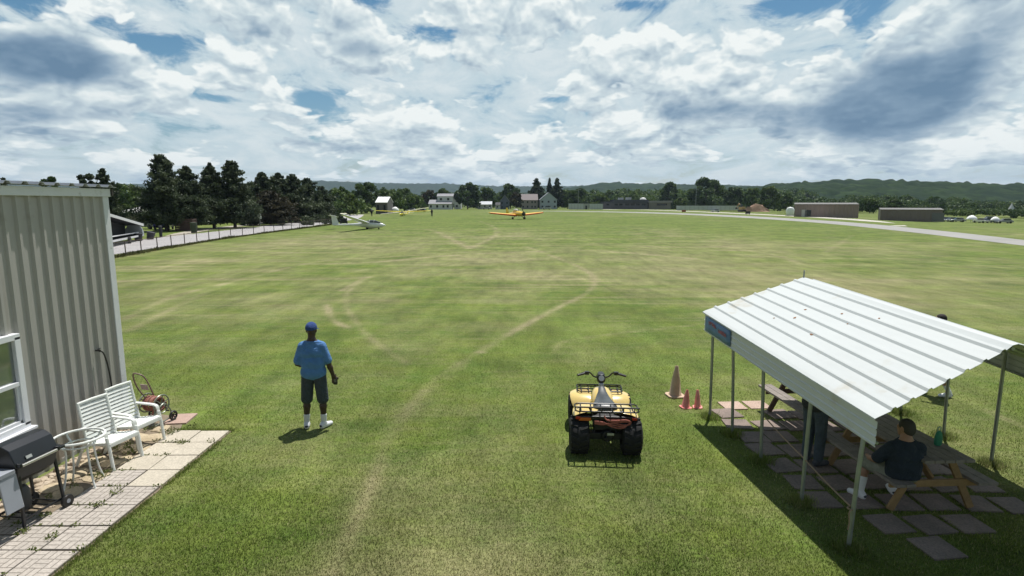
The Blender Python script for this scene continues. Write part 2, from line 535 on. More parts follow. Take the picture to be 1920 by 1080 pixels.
t.link(bn.outputs[0], b.inputs['Normal'])
field = put('field', raw_mesh('field', np.stack([gx.ravel(), gy.ravel(), terrain(gx.ravel(), gy.ravel())], 1), gf, 4, m_field, True, {'dry': gw}))
tag(field, kind='structure')

# areas that the short grass keeps off
WALL_X = -6.4
PATIO = (-5.52, 4.2, -4.6, 8.95)          # x0, y0, x1, y1
SHED_FLOOR = []                            # filled with the slabs under the canopy

def sheet_mat(name, c0, c1, scale=1.5, rough=0.9, bump=0.25, speck=60):
    m = bpy.data.materials.new(name)
    m.use_nodes = True
    t = NT(m.node_tree)
    b = m.node_tree.nodes['Principled BSDF']
    p = t.n('ShaderNodeNewGeometry').outputs['Position']
    f = t.noise(p, scale, 5, 0.65)
    c = t.mix(t.ramp(f, [(0.3, 0.0), (0.7, 1.0)]), c0, c1)
    sp = t.noise(p, speck, 2, 0.6)
    c = t.mix(1.0, c, t.ramp(sp, [(0.3, 0.8), (0.7, 1.2)]), 'MULTIPLY')
    t.link(c, b.inputs['Base Color'])
    b.inputs['Roughness'].default_value = rough
    t.link(t.n('ShaderNodeBump', None, Strength=bump, Distance=0.01, Height=sp).outputs[0], b.inputs['Normal'])
    return m

def strip(name, pts, widths, m, z=0.012, kind='structure'):
    """ribbon of paving along a path on the field"""
    P = smooth_path([(x, y, z + float(terrain(x, y))) for x, y in pts], 6)
    W = np.interp(np.linspace(0, len(widths) - 1, len(P)), np.arange(len(widths)), widths)
    rows = []
    for i, p in enumerate(P):
        d = (P[min(i + 1, len(P) - 1)] - P[max(i - 1, 0)]).normalized()
        n = Vector((-d.y, d.x, 0))
        rows.append([p + n * W[i] / 2, p, p - n * W[i] / 2])
    o = MB().sheet(rows).build(name, m, None, 0)
    return tag(o, kind=kind)

m_road = sheet_mat('weathered_road', (0.33, 0.315, 0.32), (0.41, 0.39, 0.39), 0.4)
m_runway = sheet_mat('weathered_runway', (0.25, 0.245, 0.235), (0.33, 0.32, 0.305), 0.15)
m_conc = sheet_mat('pale_apron', (0.44, 0.41, 0.36), (0.52, 0.49, 0.43), 0.2)
strip('road', [(-32.6, 20), (-32.0, 38), (-33.2, 50), (-34.6, 70), (-35.6, 90), (-37.2, 112), (-41, 140), (-50, 180)], [7, 7, 7.0, 7.0, 7.2, 7.5, 8, 8], m_road)
strip('runway', [(38.5, 20), (43.2, 37), (47.6, 53.5), (54.3, 77.6), (60.5, 110), (61.5, 150), (57, 190), (46, 225), (24, 252), (8, 262)], [4.2, 4.2, 4.3, 5.5, 7, 9, 11, 13, 12, 5], m_runway)
strip('apron', [(62, 92), (74, 122), (84, 160), (88, 200), (84, 250), (70, 300), (50, 330)], [1.5, 6, 9, 10, 11, 12, 8], m_conc, 0.008)
m_drive = sheet_mat('gravel_drive', (0.30, 0.27, 0.22), (0.42, 0.38, 0.31), 0.3)
strip('side_path', [(-36.5, 62), (-40.5, 72), (-43.5, 86), (-45, 104), (-50, 128), (-50, 160)], [2.2, 2.0, 2, 2.5, 3, 3], m_drive, 0.006)

# ------------------------------------------------------------------ standing grass blades near the camera
N = 540000
yb = 4.4 * (26.0 / 4.4) ** (rng.random(N) ** 1.25)
xb = (rng.random(N) * 2 - 1) * (yb * 1.15 + 0.8)
keep = ~((xb < PATIO[2] - 0.02 + 0.04 * vnoise(yb * 3, yb * 0, 5)) & (yb < PATIO[3] + 0.03 * vnoise(xb * 5, yb * 0, 6)))
keep &= ~((xb < WALL_X + 0.95) & (yb < 9.9))
SLABS = []          # slabs of the canopy floor: centre x, y, size, turn
srng = random.Random(5)
for r_ in range(11):
    for c_ in range(6):
        x_ = 3.80 + 0.46 * c_ + 0.035 * r_ * 0.4 + srng.uniform(-.03, .03)
        y_ = 9.75 - 0.50 * r_ + srng.uniform(-.03, .03) - 0.02 * c_
        if r_ > 8 or (r_ == 8 and c_ != 1) or (r_ == 7 and c_ > 3) or c_ == 0 and r_ > 6 or srng.random() < 0.06:
            continue
        SLABS.append((x_ + (0.20 if r_ > 7 else 0), y_, 0.385 if r_ > 4 else 0.42, srng.uniform(-.12, .12) + 0.05))
for x_, y_, s_, a_ in SLABS:
    ca, sa = math.cos(a_), math.sin(a_)
    lx, ly = (xb - x_) * ca + (yb - y_) * sa, -(xb - x_) * sa + (yb - y_) * ca
    keep &= ~((np.abs(lx) < s_ / 2 - .015) & (np.abs(ly) < s_ / 2 - .015))
xb, yb = xb[keep], yb[keep]
# longer tufts that the mower misses: round posts, cones and along the paving edges
TUFTS = [(3.44, 9.58), (3.55, 8.84), (3.60, 7.88), (3.60, 6.70), (3.63, 5.74), (6.90, 9.79), (6.88, 8.74), (6.84, 7.77), (6.86, 6.75)]
n_tuft = 9000
ti_ = rng.integers(0, len(TUFTS), n_tuft)
tx = np.array(TUFTS)[ti_] + rng.normal(size=(n_tuft, 2)) * 0.075
ey = rng.random(2600) * 4.6 + 4.35
ey = ey[vnoise(ey * 2.3, ey * 0, 91) > 0.35]
ex = PATIO[2] + 0.015 + np.abs(rng.normal(size=len(ey))) * 0.035
ex2 = -5.5 + rng.random(700) * 0.95
xb = np.concatenate([xb, tx[:, 0], ex, ex2]); yb = np.concatenate([yb, tx[:, 1], ey, 8.97 + np.abs(rng.normal(size=700)) * 0.05])
is_tuft = np.arange(len(xb)) >= keep.sum()
N = len(xb)
wb = wear(xb, yb)
fade = np.clip((24 - yb) / 15, 0.25, 1)
hb = fade * (0.012 + 0.022 * rng.random(N)) * (0.7 + 0.7 * fbm(xb * 1.3, yb * 1.3, 77, 2)) * (1.15 - 0.5 * wb)
edge = (np.abs(xb - PATIO[2]) < 0.06) & (yb < PATIO[3])
hb = np.where(edge, hb * 1.6, hb)
ang = rng.random(N) * 2 * math.pi
lean = rng.random(N) * 0.8
wd = 0.0035 + 0.0025 * rng.random(N)
la = rng.random(N) * 2 * math.pi
bx, by = np.cos(ang) * wd, np.sin(ang) * wd
hb = np.where(is_tuft, np.where(xb > 2, 0.035 + 0.075 * rng.random(N), 0.02 + 0.035 * rng.random(N)), hb)
straw = (rng.random(N) < 0.006) & ~is_tuft
hb = np.where(straw, 0.05 + 0.07 * rng.random(N), hb)
lean = np.where(straw, 1.0, lean)
zt = np.where(straw, 0.022, hb)
wb = np.where(straw, 1.0, wb)
V = np.zeros((N, 3, 3), np.float32)
V[:, 0] = np.stack([xb - bx, yb - by, np.full(N, -0.002)], 1)
V[:, 1] = np.stack([xb + bx, yb + by, np.full(N, -0.002)], 1)
V[:, 2] = np.stack([xb + np.cos(la) * hb * lean, yb + np.sin(la) * hb * lean, zt], 1)
att = np.repeat(np.clip(wb + (rng.random(N) - 0.5) * 0.5 + (rng.random(N) < 0.13) * 0.6, 0, 1), 3)
shade_at = np.repeat(1.0 + 1.0 * rng.random(N), 3)
m_blade = bpy.data.materials.new('grass_blades')
m_blade.use_nodes = True
t = NT(m_blade.node_tree)
b = m_blade.node_tree.nodes['Principled BSDF']
pos = t.n('ShaderNodeNewGeometry').outputs['Position']
c = grass_colour(t, pos, t.n('ShaderNodeAttribute', {'attribute_name': 'dry'}).outputs['Fac'])
c = t.mix(1.0, c, t.ramp(t.noise(pos, 0.33, 5, 0.62), [(0.3, 0.82), (0.7, 1.26)]), 'MULTIPLY')
sh = t.n('ShaderNodeAttribute', {'attribute_name': 'tone'}).outputs['Fac']
c = t.mix(1.0, c, t.comb(sh, sh, sh), 'MULTIPLY')
t.link(c, b.inputs['Base Color'])
b.inputs['Roughness'].default_value = 0.6
b.inputs['Specular IOR Level'].default_value = 0.2
tr = t.n('ShaderNodeBsdfTranslucent', None, Color=c)
mx = t.n('ShaderNodeMixShader', None, Fac=0.5, i1=b.outputs[0], i2=tr.outputs[0])
t.link(mx.outputs[0], m_blade.node_tree.nodes['Material Output'].inputs['Surface'])
grass = put('grass', raw_mesh('grass', V.reshape(-1, 3), np.arange(N * 3), 3, m_blade, False, {'dry': att, 'tone': shade_at}))
tag(grass, 'short mown grass growing over the near field', 'grass', kind='stuff')

# ------------------------------------------------------------------ metal building on the left
m_siding = mat('painted_steel_siding', (0.365, 0.352, 0.33), 0.45, 0.0, 0.04, 0.7, 0, dirt=(0.30, 0.285, 0.26), dirt_amt=0.03, dirt_scale=1.2)
def splash(m, tone=(0.20, 0.165, 0.12)):
    t = NT(m.node_tree)
    b = m.node_tree.nodes['Principled BSDF']
    src = b.inputs['Base Color'].links[0].from_socket
    z = t.n('ShaderNodeSeparateXYZ', None, Vector=t.n('ShaderNodeNewGeometry').outputs['Position']).outputs[2]
    nz = t.noise(t.n('ShaderNodeNewGeometry').outputs['Position'], 7, 5, 0.7)
    f = t.smooth(t.m('SUBTRACT', t.m('MULTIPLY', nz, 0.9), z), -0.1, 0.5, 0.0, 0.75)
    run = t.noise(t.n('ShaderNodeMapping', None, Vector=t.n('ShaderNodeNewGeometry').outputs['Position'], Scale=(9, 9, 0.5)).outputs[0], 1.0, 4, 0.6)
    c = t.mix(t.smooth(run, 0.55, 0.75, 0.0, 0.22), src, tone)
    t.link(t.mix(f, c, tone), b.inputs['Base Color'])
splash(m_siding)
m_wtrim = mat('white_painted_trim', (0.62, 0.635, 0.66), 0.4, 0.0, 0.05, 2.0, dirt=(0.42, 0.42, 0.41), dirt_amt=0.05, dirt_scale=4)
m_roofm = mat('galvanised_roofing', (0.42, 0.43, 0.44), 0.35, 0.6, 0.1, 2.0)
m_darkin = mat('dark_timber', (0.05, 0.045, 0.04), 0.9)  # one dark brown colour for the closure under the eave
m_vinyl = mat('white_vinyl', (0.72, 0.73, 0.76), 0.35, 0, 0.03, 3)

m_glass = bpy.data.materials.new('window_glass')
m_glass.use_nodes = True
b = m_glass.node_tree.nodes['Principled BSDF']
b.inputs['Base Color'].default_value = (0.30, 0.32, 0.32, 1)
b.inputs['Metallic'].default_value = 0.7
b.inputs['Roughness'].default_value = 0.03
b.inputs['Specular IOR Level'].default_value = 0.9

hall = thing('metal_building', 'beige ribbed steel building with white corner trim and window beside the patio', 'building', (WALL_X - 0.085, 9.29, 0))
HH = 3.86
def rib_profile(y0, y1, pitch, w0, w1, d):
    pts, y = [], y0
    while y < y1 - 1e-6:
        c = y + pitch / 2
        pts += [(y, 0), (c - w0 / 2, 0), (c - w1 / 2, d), (c + w1 / 2, d), (c + w0 / 2, 0)]
        y += pitch
    pts.append((y1, 0))
    return pts
prof = rib_profile(-13.2, 0, 0.20, 0.085, 0.04, 0.033)
MB().sheet([[(d, y, 0.06) for y, d in prof], [(d, y, HH - 0.02) for y, d in prof]]).build('wall', m_siding, hall, 0)
prof2 = rib_profile(-9.0, 0, 0.20, 0.085, 0.04, 0.033)
MB().sheet([[(x, d, 0.06) for x, d in prof2], [(x, d, HH) for x, d in prof2]]).build('wall', m_siding, hall, 0)
w = MB()
w.box((-9, -6.6, HH / 2), (0.06, 13.1, HH)); w.box((-4.5, -13.25, HH / 2), (9, 0.06, HH))
w.build('wall', m_siding, hall, 0)
MB().box((-4.5, -6.6, 0.03), (9.02, 13.22, 0.06)).build('foundation', mat('concrete_footing', (0.33, 0.32, 0.30), 0.9, 0, 0.1, 3), hall)
tr = MB()
tr.box((0.02, -0.045, HH / 2), (0.045, 0.13, HH)); tr.box((-0.06, 0.02, HH / 2), (0.12, 0.044, HH))
tr.build('corner_trim', m_wtrim, hall, 0, 0.006)
MB().box((0.035, -6.6, HH - 0.005), (0.05, 13.3, 0.125)).build('fascia', m_wtrim, hall, 0, 0.005)
# roof: standing ribs run up the slope
rp = rib_profile(-13.4, 0.10, 0.27, 0.12, 0.06, 0.035)
def roofrow(x):
    z = HH + 0.085 + 0.03 * min(-x, x + 9.0)
    return [(x, y, z + d) for y, d in rp]
MB().sheet([roofrow(0.13), roofrow(-4.5), roofrow(-9.15)]).build('roof', m_roofm, hall, 0, thick=0.008)
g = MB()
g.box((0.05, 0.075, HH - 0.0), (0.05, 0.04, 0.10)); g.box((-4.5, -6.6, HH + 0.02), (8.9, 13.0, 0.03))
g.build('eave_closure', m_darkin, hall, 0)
# window with a horizontal meeting rail
win = MB()
wy0, wy1, wz0, wz1 = -3.35, -2.02, 0.80, 1.985
for (cy, cz, ly, lz) in ((wy0, (wz0 + wz1) / 2, 0.09, wz1 - wz0), (wy1, (wz0 + wz1) / 2, 0.09, wz1 - wz0), ((wy0 + wy1) / 2, wz1, wy1 - wy0 + 0.09, 0.08), ((wy0 + wy1) / 2, wz0, wy1 - wy0 + 0.09, 0.08)):
    win.box((0.045, cy, cz), (0.09, ly, lz))
wf = win.build('window', m_vinyl, hall, 0, 0.006)
MB().box((0.038, (wy0 + wy1) / 2, (wz0 + wz1) / 2), (0.012, wy1 - wy0 - 0.02, wz1 - wz0 - 0.02)).build('pane', m_glass, wf, 0)
MB().box((0.06, (wy0 + wy1) / 2, 1.37), (0.05, wy1 - wy0 - 0.09, 0.055)).build('sash_rail', m_vinyl, wf, 0, 0.004)
sf = MB()
for (cy, cz, ly, lz) in ((wy1 - 0.065, 1.1, 0.035, 0.5), (wy0 + 0.065, 1.1, 0.035, 0.5), ((wy0 + wy1) / 2, 0.862, wy1 - wy0 - 0.1, 0.04)):
    sf.box((0.055, cy, cz), (0.03, ly, lz))
sf.build('sash', m_vinyl, wf, 0)
MB().box((0.085, (wy0 + wy1) / 2, 0.745), (0.13, wy1 - wy0 + 0.16, 0.035)).build('sill', m_vinyl, wf, 0, 0.005)

# ------------------------------------------------------------------ black hose from the tap on the wall
m_rubber = mat('black_rubber', (0.012, 0.012, 0.013), 0.45)
hose = thing('water_hose', 'thin black hose hanging from a wall tap behind the white chairs', 'hose', (-6.405, 8.70, 0))
MB().tube(smooth_path([(0.0, 0, 1.42), (0.02, 0.05, 1.38), (0.025, 0.10, 1.22), (0.03, 0.13, 1.0), (0.03, 0.15, 0.75), (0.04, 0.16, 0.4), (0.08, 0.2, 0.1), (0.2, 0.35, 0.03), (0.3, 0.55, 0.025)], 6), 0.011, 8).build('hose_line', m_rubber, hose)
tp = MB(); tp.tube([(-0.06, 0, 1.43), (0.02, 0, 1.43)], 0.014, 8); tp.tube([(0.0, -0.03, 1.46), (0.0, 0.03, 1.46)], 0.008, 6); tp.tube([(0.0, 0, 1.43), (0.0, 0, 1.46)], 0.006, 6)
tp.build('tap', m_rubber, hose)

# ------------------------------------------------------------------ patio
m_pave = sheet_mat('smooth_concrete_pavers', (0.42, 0.375, 0.30), (0.50, 0.45, 0.37), 1.6, 0.9, 0.2, 45)
m_brick = bpy.data.materials.new('brick_pattern_pavers')
m_brick.use_nodes = True
t = NT(m_brick.node_tree)
b = m_brick.node_tree.nodes['Principled BSDF']
p = t.n('ShaderNodeTexCoord').outputs['UV']
gp = t.n('ShaderNodeNewGeometry').outputs['Position']
# basket weave: pairs of bricks alternate in direction
sp_ = t.n('ShaderNodeSeparateXYZ', None, Vector=p)
cx_, cy_ = t.m('MULTIPLY', sp_.outputs[0], 3.0), t.m('MULTIPLY', sp_.outputs[1], 3.0)
chk = t.m('MODULO', t.m('ADD', t.m('FLOOR', cx_), t.m('FLOOR', cy_)), 2.0)
fx, fy = t.m('FRACT', cx_), t.m('FRACT', cy_)
def groove(f, k):
    q = t.m('FRACT', t.m('MULTIPLY', f, k))
    e = t.m('MINIMUM', q, t.m('SUBTRACT', 1.0, q))
    return t.m('DIVIDE', e, k)
ga = t.m('MINIMUM', groove(fx, 1.0), groove(fy, 2.0))
gb = t.m('MINIMUM', groove(fx, 2.0), groove(fy, 1.0))
gd = t.m('ADD', t.m('MULTIPLY', ga, t.m('SUBTRACT', 1.0, chk)), t.m('MULTIPLY', gb, chk))
lines = t.smooth(gd, 0.012, 0.055)
f = t.noise(gp, 1.4, 5, 0.65)
c = t.mix(t.ramp(f, [(0.3, 0.0), (0.7, 1.0)]), (0.35, 0.315, 0.28), (0.45, 0.405, 0.36))
c = t.mix(1.0, c, t.ramp(t.noise(gp, 45, 2, 0.6), [(0.3, 0.82), (0.7, 1.18)]), 'MULTIPLY')
c = t.mix(lines, (0.20, 0.175, 0.15), c)
t.link(c, b.inputs['Base Color'])
b.inputs['Roughness'].default_value = 0.9
t.link(t.n('ShaderNodeBump', None, Strength=0.8, Distance=0.006, Height=lines).outputs[0], b.inputs['Normal'])

def slabs(name, cells, m, z=0.032, uv=False, kind='structure'):
    mb = MB()
    for (x, y, sx, sy, a) in cells:
        rot = Matrix.Rotation(a, 3, 'Z') @ Matrix.Rotation(random.uniform(-.008, .008), 3, 'X') @ Matrix.Rotation(random.uniform(-.008, .008), 3, 'Y')
        mb.box((x, y, z - 0.03 + random.uniform(-.004, .004)), (sx, sy, 0.06), rot)
    me = mb.mesh(name, m, 0)
    if uv:
        ul = me.uv_layers.new(name='UVMap')
        for i, (x, y, sx, sy, a) in enumerate(cells):
            for pl in me.polygons[i * 6:(i + 1) * 6]:
                for li in pl.loop_indices:
                    co = me.vertices[me.loops[li].vertex_index].co
                    ul.data[li].uv = ((co.x - x) / sx + 0.5, (co.y - y) / sy + 0.5)
    o = put(name, me)
    bv = o.modifiers.new('edges', 'BEVEL'); bv.width = 0.006; bv.segments = 2; bv.limit_method = 'ANGLE'
    return tag(o, kind=kind)

PX = [-4.83, -5.285]
smooth_cells, brick_cells = [], []
for r_ in range(10):
    y_ = 8.715 - 0.468 * r_
    for k_, x_ in enumerate(PX):
        cell = (x_ + random.uniform(-.006, .006), y_ + random.uniform(-.006, .006), 0.442, 0.452, random.uniform(-.012, .012))
        (smooth_cells if r_ < 3 or (r_ == 3 and k_ == 0) else brick_cells).append(cell)
for r_ in range(5):
    brick_cells.append((-5.745, 6.20 - 0.468 * r_, 0.442, 0.452, random.uniform(-.01, .01)))
slabs('patio', smooth_cells, m_pave)
slabs('brick_patio', brick_cells, m_brick, uv=True)
slabs('reddish_patio', [(-5.72, 9.48, 0.40, 0.46, 0.1)], sheet_mat('reddish_paver', (0.36, 0.25, 0.20), (0.44, 0.31, 0.26), 2, 0.9))
m_soil = sheet_mat('dry_soil', (0.16, 0.125, 0.085), (0.26, 0.21, 0.15), 4, 0.95, 0.6, 90)
o = MB().sheet([[(-6.4, 4.0, 0.006), (-4.58, 4.0, 0.006)], [(-6.4, 8.98, 0.006), (-4.58, 8.98, 0.006)]]).build('soil', m_soil, None, 0)
tag(o, kind='structure')
o = MB().sheet([[(-6.4, 8.98, 0.006), (-5.45, 8.98, 0.006)], [(-6.4, 9.8, 0.006), (-5.65, 9.55, 0.006)]]).build('soil', m_soil, None, 0)
tag(o, kind='structure')
# flagstones and rubble between the pavers and the wall
def rock(mb, x, y, z, r, flat, n=9):
    ph = random.uniform(0, 6)
    base = [r * random.uniform(0.75, 1.12) for _ in range(n)]
    rings = []
    for s_, h_ in ((0.9, 0.0), (1.0, 0.45), (0.82, 0.85), (0.35, 1.0)):
        rings.append([(x + base[k] * s_ * math.cos(ph + 2 * math.pi * k / n), y + base[k] * s_ * math.sin(ph + 2 * math.pi * k / n), z + flat * h_ * random.uniform(0.9, 1.1)) for k in range(n)])
    mb.loft(rings)
m_flag = sheet_mat('flagstone', (0.36, 0.29, 0.19), (0.47, 0.39, 0.27), 3, 0.85, 0.4, 30)
fl = MB()
for x_, y_, r_ in ((-5.72, 6.95, .21), (-6.02, 7.05, .16), (-5.66, 7.42, .19), (-6.0, 7.45, .18), (-5.7, 7.85, .2), (-6.02, 7.86, .17), (-5.7, 8.28, .19), (-6.0, 8.3, .19), (-5.68, 8.7, .18), (-5.98, 8.72, .17), (-5.78, 9.05, .15)):
    rock(fl, x_, y_, 0.0, r_, 0.035, 11)
tag(fl.build('flagstone_path', m_flag, None, 30), kind='structure')
rb = MB()
for _ in range(150):
    y_ = random.uniform(4.6, 9.2)
    rock(rb, random.uniform(-6.34, -6.14), y_, 0.0, random.uniform(0.025, 0.075), random.uniform(0.02, 0.07), 8)
for _ in range(60):
    rock(rb, random.uniform(-6.2, -5.55), random.uniform(6.5, 9.0), 0.0, random.uniform(0.012, 0.03), 0.02, 7)
m_rub = sheet_mat('wall_rubble', (0.33, 0.26, 0.18), (0.48, 0.40, 0.31), 6, 0.9, 0.4, 40)
tag(rb.build('rubble', m_rub, None, 40), 'loose stones lying along the foot of the beige wall', 'stones', kind='stuff')
# weeds in the joints
m_weed = leaf_mat('weed_leaves', (0.08, 0.12, 0.025), (0.20, 0.22, 0.07))
def leaf_cloud(C, size, tint, up=0.5, aspect=0.45, seed=0):
    """one narrow quad per centre; C n x 3, size n, tint n"""
    n = len(C)
    r = np.random.default_rng(seed)
    d = r.normal(size=(n, 3)); d[:, 2] = np.abs(d[:, 2]) * up * 2
    d /= np.linalg.norm(d, axis=1)[:, None]
    e = np.cross(d, r.normal(size=(n, 3)))
    e /= np.linalg.norm(e, axis=1)[:, None] + 1e-9
    s = size[:, None]
    V = np.stack([C - e * s * aspect * .5, C + d * s * .5 + e * s * aspect * .1, C + d * s + 0 * e, C + d * s * .45 - e * s * aspect], 1)
    V[:, 0] = C; V[:, 1] = C + d * s * .5 + e * s * aspect; V[:, 2] = C + d * s; V[:, 3] = C + d * s * .5 - e * s * aspect
    return V.reshape(-1, 3), np.arange(n * 4), np.repeat(tint, 4)
wc = []
wr = np.random.default_rng(3)
def tuft(x, y, n, rad, h):
    a = wr.random(n) * 6.28; q = np.sqrt(wr.random(n)) * rad
    wc.append(np.stack([x + q * np.cos(a), y + q * np.sin(a), 0.02 + wr.random(n) * h], 1))
for r_ in range(9):
    y_ = 8.715 - 0.468 * r_ - 0.234
    for x_ in (-5.06, -4.62):
        if wr.random() < 0.6:
            tuft(x_ + wr.normal() * .05, y_ + wr.normal() * .02, int(8 + 22 * wr.random()), 0.03 + 0.05 * wr.random(), 0.04)
    for _ in range(5):
        tuft(-5.06 - 0.45 * wr.random() + 0.25 * (wr.random() < .3), y_ + wr.normal() * 0.012, 9, 0.03, 0.012)
for _ in range(30):
    tuft(-5.5 - 0.65 * wr.random(), 5.9 + 3.2 * wr.random(), int(10 + 40 * wr.random()), 0.04 + 0.03 * wr.random(), 0.05)
for x_, y_ in ((-5.5, 8.78), (-5.45, 8.9), (-5.1, 8.45), (-5.52, 6.35), (-5.06, 6.9), (-5.07, 6.6), (-5.1, 5.9), (-5.5, 6.0), (-5.55, 7.35), (-5.3, 9.1)):
    tuft(x_, y_, 55, 0.07, 0.04)
C_ = np.concatenate(wc)
v_, f_, t_ = leaf_cloud(C_, 0.015 + 0.028 * wr.random(len(C_)), wr.random(len(C_)), 0.7, 0.25, 4)
tag(put('weeds', raw_mesh('weeds', v_, f_, 4, m_weed, False, {'tint': t_})), 'green weeds sprouting from the joints of the patio pavers', 'weeds', kind='stuff')

# ------------------------------------------------------------------ white strap chairs
m_chair = mat('white_resin', (0.74, 0.76, 0.73), 0.4, 0, 0.03, 5, dirt=(0.6, 0.6, 0.55), dirt_amt=0.03, dirt_scale=6)
def make_chair(label, loc, rz):
    c = thing('patio_chair', label, 'chair', loc, rz, 'white slatted patio chairs against the beige wall')
    W = 0.235
    for s_ in (-1, 1):
        # front leg runs up and bends into the armrest
        MB().tube([(0.30, s_ * W, 0.0), (0.265, s_ * W, 0.30), (0.235, s_ * W, 0.47)], 0.022, 8).build('leg', m_chair, c)
        arm = MB()
        pth = smooth_path([(0.235, s_ * W, 0.45), (0.222, s_ * W, 0.535), (0.16, s_ * W, 0.565), (-0.02, s_ * W, 0.572), (-0.19, s_ * W * 0.98, 0.575)], 5)
        arm.loft([[p + Vector((0, a_, b_)) for a_, b_ in ((-.026, -.012), (.026, -.012), (.026, .008), (.012, .016), (-.012, .016), (-.026, .008))] for p in pth])
        arm.build('armrest', m_chair, c, 50)
        MB().tube([(-0.36, s_ * W * 0.92, 0.0), (-0.24, s_ * W * 0.95, 0.22), (-0.13, s_ * W * 0.95, 0.40)], 0.02, 8).build('leg', m_chair, c)
    seat = MB()
    for s_ in (-1, 1):
        seat.bar((0.27, s_ * (W - 0.02), 0.385), (-0.15, s_ * (W - 0.02), 0.325), 0.03, 0.04)
    for k in range(8):
        q = k / 7
        x_, z_ = 0.255 - 0.38 * q, 0.40 - 0.058 * q + (-0.03 if k == 0 else 0) * 0
        seat.box((x_, 0, z_), (0.046, 2 * W - 0.03, 0.012), Matrix.Rotation(0.15 if k else 0.6, 3, 'Y'))
    seat.bar((0.268, -W, 0.36), (0.268, W, 0.36), 0.02, 0.05)
    seat.build('seat', m_chair, c, 0, 0.004)
    back = MB()
    for s_ in (-1, 1):
        back.tube([(-0.12, s_ * (W - 0.015), 0.335), (-0.165, s_ * (W - 0.015), 0.57), (-0.225, s_ * (W - 0.02), 0.915)], 0.018, 8)
    for k in range(11):
        q = k / 10
        x_, z_ = -0.125 - 0.10 * q - 0.008 * math.sin(q * 3.1), 0.375 + 0.53 * q
        a_ = math.atan2(0.52, -0.2) - math.pi / 2
        rows = []
        for yy in (-1, -.5, 0, .5, 1):
            bow = -0.012 * (1 - yy * yy)
            rows.append([(x_ + bow + dx_, yy * (W - 0.02), z_ + dz_) for dx_, dz_ in ((0.012, -0.015), (-0.004, 0.023))])
        back.loft([[Vector(r[0]) + Vector((.004, 0, 0)), Vector(r[1]) + Vector((.004, 0, 0)), Vector(r[1]) - Vector((.004, 0, 0)), Vector(r[0]) - Vector((.004, 0, 0))] for r in rows])
    back.tube([(-0.225, -W + 0.01, 0.918), (-0.235, 0, 0.922), (-0.225, W - 0.01, 0.918)], 0.017, 8)
    back.build('backrest', m_chair, c, 35)
    return c
make_chair('white slatted patio chair standing closest to the round glass table', (-5.755, 7.82, 0.02), R(-13))
make_chair('white slatted patio chair standing beside the hose reel cart', (-5.79, 8.42, 0.02), R(-12))

# ------------------------------------------------------------------ round glass table
m_clear = bpy.data.materials.new('table_glass')
m_clear.use_nodes = True
b = m_clear.node_tree.nodes['Principled BSDF']
b.inputs['Base Color'].default_value = (0.93, 0.96, 0.95, 1)
b.inputs['Roughness'].default_value = 0.02
b.inputs['Transmission Weight'].default_value = 1.0
b.inputs['IOR'].default_value = 1.02
tb = thing('round_table', 'round white metal table with a clear glass top between grill and chairs', 'table', (-5.64, 7.13, 0.02), R(20))
TR, TZ = 0.285, 0.665
MB().tube([(TR * math.cos(k * .1309), TR * math.sin(k * .1309), TZ) for k in range(48)], 0.0165, 8, True).build('table_rim', m_chair, tb)
MB().lathe([(0.0, TZ - 0.002), (TR - 0.012, TZ - 0.002), (TR - 0.012, TZ + 0.003), (0.0, TZ + 0.003)], n=48, caps=False).build('glass_top', m_clear, tb)
MB().tube([(0.17 * math.cos(k * .196), 0.17 * math.sin(k * .196), TZ - 0.10) for k in range(32)], 0.011, 8, True).build('brace_ring', m_chair, tb)
for k in range(4):
    a = k * math.pi / 2 + math.pi / 4
    ca, sa = math.cos(a), math.sin(a)
    MB().tube([(r_ * ca, r_ * sa, z_) for r_, z_ in ((p.x, p.z) for p in smooth_path([(0.27, 0, TZ - 0.015), (0.24, 0, TZ - 0.06), (0.175, 0, TZ - 0.12), (0.17, 0, 0.42), (0.20, 0, 0.18), (0.25, 0, 0.0)], 5))], 0.0125, 8).build('leg', m_chair, tb)

# ------------------------------------------------------------------ gas grill
m_gblack = mat('black_enamel', (0.014, 0.016, 0.020), 0.28, 0, 0.15, 4, spec=0.5)
m_ggrey = mat('grey_plastic_shelf', (0.30, 0.32, 0.36), 0.5, 0, 0.06, 5)
m_steel = mat('brushed_steel', (0.55, 0.54, 0.50), 0.35, 0.7)
gr = thing('gas_grill', 'black gas grill with a grey folding side shelf under the window', 'grill', (-5.70, 6.33, 0.02), R(-7))
fb = MB()
fb.loft([[(x_, y_, z_) for x_, y_ in ((-sx, -sy), (sx, -sy), (sx, sy), (-sx, sy))] for sx, sy, z_ in ((0.10, 0.14, 0.52), (0.19, 0.235, 0.60), (0.215, 0.25, 0.74))])
fb.build('firebox', m_gblack, gr, 0, 0.008)
lid = MB()
rows = []
for q in [(0.222, 0.745), (0.212, 0.80), (0.15, 0.945), (0.06, 0.995), (-0.06, 0.995), (-0.17, 0.93), (-0.222, 0.80), (-0.222, 0.745)]:
    rows.append(q)
lid.loft([[Vector((x_, y_, z_)) for x_, z_ in rows] for y_ in (-0.265, 0.265)])
ld = lid.build('lid', m_gblack, gr, 25, 0.01)
MB().box((0.245, 0, 0.765), (0.03, 0.44, 0.03)).build('handle', m_steel, ld, 0, 0.008)
for s_ in (-1, 1):
    MB().box((0.235, s_ * 0.235, 0.775), (0.05, 0.03, 0.05)).build('handle_mount', m_gblack, ld, 0, 0.006)

